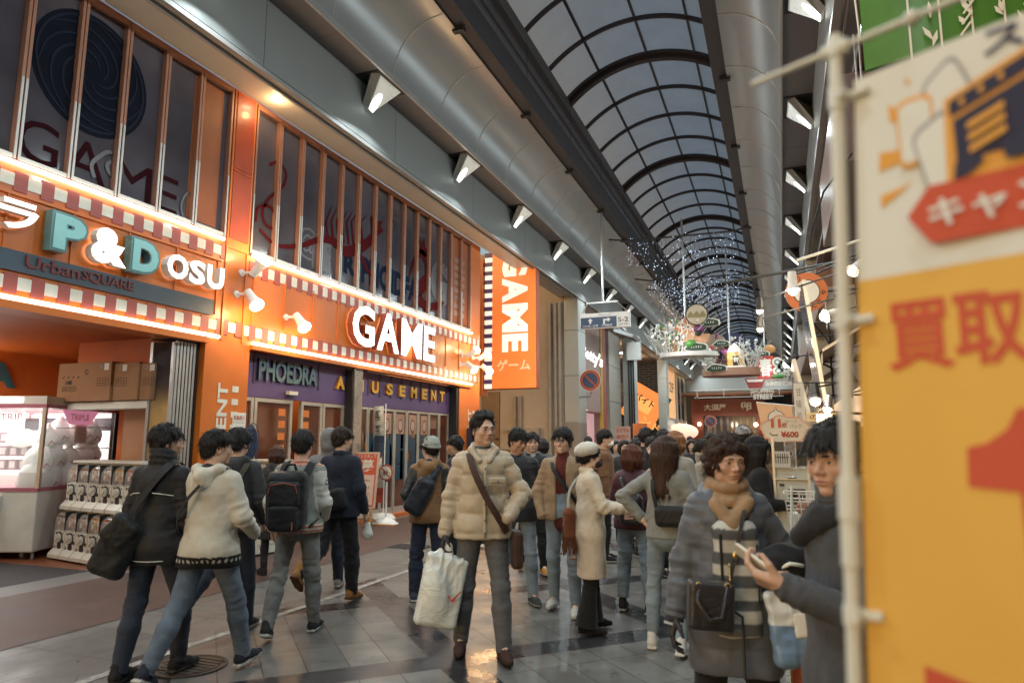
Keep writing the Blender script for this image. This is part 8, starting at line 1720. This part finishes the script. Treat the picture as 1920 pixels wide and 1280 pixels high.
mb.bx(-.13,.0,-.02,-.012,1.345,1.48,2); [mb.ribbon([(-.115+k*.018,1.38),(-.115+k*.018,1.46)],.006,(0,-.021,0),X_,Z_,.002,0) for k in range(6)]; mb.ribbon([(-.12,1.43),(-.01,1.43)],.007,(0,-.021,0),X_,Z_,.002,0); mb.build('photo_prints', [mat('print_black',(.03,.03,.032),.4), mat('print_grey',(.16,.16,.16),.4,var=.6,scale=40), mat('print_white',(.5,.5,.48),.4), mat('print_red',(.35,.1,.08),.4), M_CREAM], t); mb = MB(); mb.bx(-.03,.1,-.008,-.004,1.02,1.17,0); [mb.bx(-.025+rr.uniform(0,.1),-.01+rr.uniform(0,.11),-.012,-.008,1.08+rr.uniform(0,.06),1.10+rr.uniform(0,.06),3+k%2) for k in range(9)]; mb.bx(-.1,-.06,-.008,-.004,1.19,1.21,0)
mb.build('photo_prints', [mat('print_black',(.03,.03,.032),.4), mat('print_grey',(.16,.16,.16),.4,var=.6,scale=40), mat('print_white',(.5,.5,.48),.4), mat('print_red',(.35,.1,.08),.4), M_CREAM], t)
def wire_basket(x, y, z, lab):
    t = thing('wire_basket', lab, 'basket', (x,y,z), group='white wire baskets stacked by the rack'); mb = MB(); w_, d_, h_ = .13, .12, .22
    for i in range(6):
        f = i/5; W, D = w_*(.78+.22*f), d_*(.8+.2*f); z_ = h_*f; mb.tube([(-W,-D,z_),(W,-D,z_),(W,D,z_),(-W,D,z_),(-W,-D,z_)], .0045, 4)
    for i in range(7):
        a = -1+2*i/6
        for (p0, p1) in (((a*w_*.78,-d_*.8,0),(a*w_,-d_,h_)),((a*w_*.78,d_*.8,0),(a*w_,d_,h_)),((-w_*.78,a*d_*.8,0),(-w_,a*d_,h_)),((w_*.78,a*d_*.8,0),(w_,a*d_,h_))): mb.tube([p0,p1], .0038, 4)
    mb.build('wire', mat('white_coated_wire',(.70,.69,.62),.4), t); mb = MB(); mb.bx(-.09,.09,-.08,.08,.01,.10,0); mb.sph((0,-.02,.13),(.07,.06,.05),1); mb.build('goods', [M_PAPER, mat('rusty_goods',(.3,.12,.07),.6)], t)
wire_basket(.125,4.6,1.03,'topmost white wire basket behind the young man'); wire_basket(.135,4.55,.78,'second white wire basket from the top behind the young man'); wire_basket(.145,4.5,.52,'third white wire basket behind the young man'); wire_basket(.15,4.45,.26,'lowest white wire basket behind the young man')
t = thing('basket_stand', 'white wire stand carrying the baskets', 'stand', (.14,4.6,0)); mb = MB(); [mb.tube([(sx_*.17,sy_*.15,0),(sx_*.10,sy_*.13,1.28)],.007,5) for sx_ in (-1,1) for sy_ in (-1,1)]; [mb.tube([(-.17+.055*z,-.15,z),(.17-.055*z,-.15,z)],.006,5) for z in (.1,.5,.76,1.02)]; mb.build('frame', mat('white_coated_wire',(.70,.69,.62),.4), t)
t = thing('trolley', 'black wheeled trolley half hidden behind the curly haired woman', 'trolley', (-.06,5.2,0)); mb = MB(); mb.bx(-.12,.14,0,.3,.18,.24); mb.bx(-.12,.14,0,.3,.34,.4); [mb.cyl((x_,.02,.06),(x_+.03,.02,.06),.06,n=12) for x_ in (-.1,.08)]; mb.tube([(-.1,.28,.2),(-.1,.3,1.0)],.01,6); mb.build('deck', M_BLACK, t)
t = thing('yellow_leaflet_bin', 'yellow leaflet box at the bottom edge beside the young man', 'leaflet box', (.03,3.5,0)); mb = MB(); mb.bx(-.05,.15,0,.2,0,.62,0); mb.bx(-.04,.10,-.004,0,.4,.58,1); text(mb,'セール',(-.03,-.005,.3),X_,Z_,.12,.05,.003,.01,1); mb.build('box', [mat('bright_yellow',(.62,.36,.03),.5), mat('leaflet_red',(.5,.1,.05),.5)], t)
# green hanging sign
t = thing('green_sign', 'bright green curved sign with white bamboo brushwork, top right', 'shop sign', (.9,4.8,3.95))
mb = MB(); V = []; n = 18
for i in range(n): a = i/(n-1); x_ = -.25+1.3*a; y_ = -.10*math.sin(min(1,a*3)*PI/2); V += [(x_,y_,.05),(x_,y_,1.0)]
mb.add(V, [(2*i,2*i+2,2*i+3,2*i+1) for i in range(n-1)]); mb.add([(-.25,.02,.05),(1.05,.02,.05),(1.05,.02,1.0),(-.25,.02,1.0)],[(0,3,2,1)]); mb.build('panel', mat('vivid_green',(.055,.17,.02),.35,emit=.015,ecol=(.3,.9,.1)), t, smooth=True)
mb = MB(); rr = random.Random(3)
for i in range(5): x_ = .0+.17*i; mb.ribbon([(x_,.0),(x_+.005,1.0)],.012,(0,-.125,0),X_,Z_,.003)
for i in range(26):
    x_ = rr.choice((.12,.3,.34,.5,.62,.8)); z_ = rr.uniform(.05,.6); l = rr.uniform(.05,.16); a = rr.uniform(1.0,2.1); mb.ribbon([(x_,z_),(x_+l*.5*math.cos(a),z_+l*.5*math.sin(a)),(x_+l*math.cos(a),z_+l*math.sin(a))],[.005,.03,.002],(0,-.126-.0005*i,0),X_,Z_,.002)
for i in range(6): mb.ribbon([(.27+i*.012,.1+i*.07),(.33+i*.012,.18+i*.07)],.012,(0,-.14,0),X_,Z_,.002)
mb.build('bamboo_print', M_PAPER, t); mb = MB(); mb.tube([(-.27,-.03,.25),(-.30,-.03,1.05)],.006,5); mb.build('edge_rail', M_CREAM, t)
# thin cables and gutter on the right
t = thing('wall_conduits', 'thin pale conduits and a mesh screen on the right wall', 'conduit', (1.5,9,4)); mb = MB(); [mb.tube([(1.0+a,8.2,2.5),(1.02+a,8.2,6.2)],.012,5) for a in (0,.05)]; mb.bx(1.06,1.35,8.25,8.28,3.6,5.2,1); mb.build('conduit', [M_ALU, mat('grey_mesh',(.2,.15,.16),.6)], t, world=True)
t = thing('ceiling_lamp', 'square white lamp under the right canopy, top edge', 'lamp', (.95,6.0,6.15)); mb = MB(); mb.box((0,0,0),(.25,.35,.08)); mb.build('case', M_WHITE, t); mb = MB(); mb.box((0,0,-.045),(.2,.3,.01)); mb.build('lens', M_LENS, t)
# ================================================================ nobori banner in the foreground
PX, PY = .075, .772
fb = thing('nobori_flag', 'large blurred white and yellow buyback banner on a white pole', 'banner', (PX,PY,0))
fd = Vector((.90,-.42,0)).normalized(); fnrm = fd.cross(Z_)          # banner runs to the right and towards the camera
def fpt(u, z, off=0.0):
    wv = .006*math.sin(u*17+z*3)+.004*math.sin(z*9+u*6); s_ = .028+u
    return Vector((PX,PY,0))+fd*s_+fnrm*(wv+off)+Z_*(z-.03*0)
def u0(z): return -.010-.047*(1.97-z)
FW, ZT, ZB = .30, 1.935, .18
M_FLAGW = mat('flag_white_cloth', (.74,.78,.75), .8, var=.03); M_FLAGY = mat('flag_yellow_cloth', (.76,.46,.095), .8, var=.04); M_FLAGR = mat('flag_red_print', (.58,.10,.05), .8, var=.05); M_FLAGN = mat('flag_navy_print', (.03,.033,.075), .8); M_FLAGO = mat('flag_orange_print', (.78,.40,.08), .8); M_FLAGG = mat('flag_grey_print', (.33,.35,.38), .8)
mb = MB(); nu, nz = 24, 80; V = []; F = []; mi = []
for j in range(nz+1):
    for i in range(nu+1): V.append(fpt(u0(ZB+(ZT-ZB)*j/nz)*(1-i/nu)+FW*i/nu, ZB+(ZT-ZB)*j/nz))
o_ = (nu+1)*(nz+1)
for j in range(nz+1):
    for i in range(nu+1): V.append(fpt(u0(ZB+(ZT-ZB)*j/nz)*(1-i/nu)+FW*i/nu, ZB+(ZT-ZB)*j/nz, -.0012))
ZS = 1.722
for j in range(nz):
    z_ = ZB+(ZT-ZB)*(j+.5)/nz
    for i in range(nu):
        a = j*(nu+1)+i; F.append((a,a+1,a+nu+2,a+nu+1)); mi.append(0 if z_ > ZS else 1); F.append((o_+a,o_+a+nu+1,o_+a+nu+2,o_+a+1)); mi.append(0 if z_ > ZS else 1)
mb.add(V, F, mi); mb.build('cloth', [M_FLAGW, M_FLAGY], fb, smooth=True, world=True)
def fprint(fn, m, off, nm='print'):
    q = MB(); fn(q); V0 = q.v; W = MB(); W.v = [tuple(fpt(p[0], p[2], off)) for p in V0]; W.f = q.f; W.m = q.m; W.build(nm, m, fb, world=True)
def poly(pts): return lambda q: q.add([(a,0,b) for a,b in pts], [tuple(range(len(pts)))])
def ftext(s_, u, z, w_, h_, b=.0): return lambda q: text(q, s_, (u,0,z), X_, Z_, w_, h_, 0.0, b)
FO = .0012
SUN = [[(.020,1.894),(.026,1.889),(.027,1.872),(.020,1.876)],[(.036,1.915),(.042,1.912),(.041,1.905)],[(.008,1.846),(.027,1.843),(.026,1.829),(.006,1.826)],[(.006,1.800),(.006,1.787),(.037,1.806)]]
for s_ in SUN: fprint(poly(s_), M_FLAGO, FO)
def rr_quad(a, b, c, d, m_edge, m_in, off):
    P = [Vector((p[0],p[1])) for p in (a,b,c,d)]; q = []
    for i in range(4):
        p0, p1, p2 = P[i-1], P[i], P[(i+1)%4]; e1 = p1+(p0-p1).normalized()*.009; e2 = p1+(p2-p1).normalized()*.009
        q += [tuple(e1), tuple(p1+(e1-p1)*.3+(e2-p1)*.3), tuple(e2)]
    fprint(poly(q), m_edge, off, 'phone_print'); c_ = sum(P,Vector((0,0)))/4
    fprint(poly([tuple(c_+(Vector(p)-c_)*.86) for p in q]), m_in, off+.0006, 'phone_print')
rr_quad((.050,1.898),(.082,1.923),(.100,1.868),(.062,1.835), M_FLAGG, M_FLAGW, FO+.001)
rr_quad((.027,1.892),(.061,1.892),(.060,1.826),(.027,1.818), M_FLAGO, M_FLAGW, FO+.002)
rr_quad((.038,1.852),(.074,1.872),(.080,1.795),(.052,1.784), M_FLAGG, M_FLAGW, FO+.003)
fprint(poly([(.071,1.876),(.29,1.965),(.29,1.800),(.067,1.790)]), M_FLAGO, FO+.0045, 'box_print')
fprint(poly([(.075,1.872),(.29,1.957),(.29,1.940),(.075,1.857)]), M_FLAGN, FO+.0052, 'box_print')
for q in range(3): fprint(poly([(.084+q*.016,1.871+q*.0062),(.088+q*.016,1.8725+q*.0062),(.088+q*.016,1.866+q*.0062),(.084+q*.016,1.8645+q*.0062)]), M_FLAGO, FO+.006, 'box_print')
def kanji_box(q):
    q.add([(.077,0,1.853),(.290,0,1.935),(.290,0,1.822),(.077,0,1.812)], [(0,1,2,3)])
fprint(kanji_box, M_FLAGN, FO+.0052, 'box_print')
for q in range(3): fprint(poly([(.088,1.846-.0115*q),(.118,1.857-.011*q),(.118,1.8505-.011*q),(.088,1.8395-.0115*q)]), M_FLAGO, FO+.006, 'box_print')
fprint(poly([(.076,1.812),(.098,1.813),(.098,1.806),(.086,1.797),(.073,1.794)]), M_FLAGN, FO+.006, 'box_print'); fprint(poly([(.112,1.822),(.17,1.826),(.17,1.806),(.116,1.802)]), M_FLAGN, FO+.006, 'box_print')
fprint(poly([(.031,1.769),(.052,1.795),(.29,1.795),(.29,1.738),(.050,1.738)]), M_FLAGR, FO+.0075, 'arrow_print')
fprint(ftext('キャンペーン', .050, 1.751, .205, .029, .022), M_FLAGW, FO+.0085, 'kana_print')
fprint(ftext('スマホ', .106, 1.905, .11, .026, .018), M_FLAGN, FO+.002, 'kana_print')
fprint(ftext('買取', .002, 1.619, .116, .068, .022), M_FLAGR, FO, 'kanji_print')
# big red figure one and the row beneath
fprint(poly([(.062,1.546),(.078,1.550),(.094,1.562),(.103,1.580),(.165,1.580),(.165,1.36),(.099,1.36),(.099,1.508),(.060,1.511)]), M_FLAGR, FO, 'figure_print')
fprint(poly([(.010,1.347),(.05,1.338),(.09,1.336),(.14,1.345),(.14,1.22),(.008,1.24)]), M_FLAGR, FO+.001, 'figure_print')
# pole, joints, crossbar, ties
M_POLE = mat('white_plastic_pole', (.66,.68,.62), .4, var=.04)
xp = lambda z: .0775-(1.973-z)*.0374
mb = MB(); mb.cyl((xp(0),.772,0),(xp(1.965),.772,1.965),.0070,n=18); mb.cyl((xp(1.965),.772,1.965),(xp(1.99),.772,1.99),.0095,.007,n=18); mb.cyl((xp(1.475),.772,1.475),(xp(1.515),.772,1.515),.0105,n=18); mb.cyl((xp(1.43),.772,1.43),(xp(1.475),.772,1.475),.0088,n=18); mb.build('pole', M_POLE, fb, world=True, smooth=True, auto=.7)
mb = MB(); mb.cyl((-.010,.812,1.972),(.290,.668,1.976),.0036,n=12); mb.cyl((.066,.777,1.973),(.090,.765,1.973),.0085,n=14); mb.sph((.145,.738,1.974),.008); mb.build('crossbar', M_POLE, fb, world=True, smooth=True, auto=.7)
for z0, z1, u1 in ((1.905,1.93,.022),(1.665,1.682,.004),(1.375,1.392,-.008)):
    zm = (z0+z1)/2; x_ = xp(zm)
    mb = MB(); mb.cyl((xp(z0),.772,z0),(xp(z1),.772,z1),.0088,n=16); mb.tube([(x_,.760,zm), tuple(fpt(u0(zm)-.002,zm,.004)), tuple(fpt(min(u1,u0(zm)+.016),zm+.001,.003))], [.005,.0052,.0048], 8); mb.build('tie_tab', M_POLE, fb, world=True, smooth=True, auto=.7)
mb = MB(); mb.lathe([(.0,.09),(.05,.085),(.15,.03),(.17,0)], (xp(0),.772,0), 24); mb.build('base', M_POLE, fb, world=True)
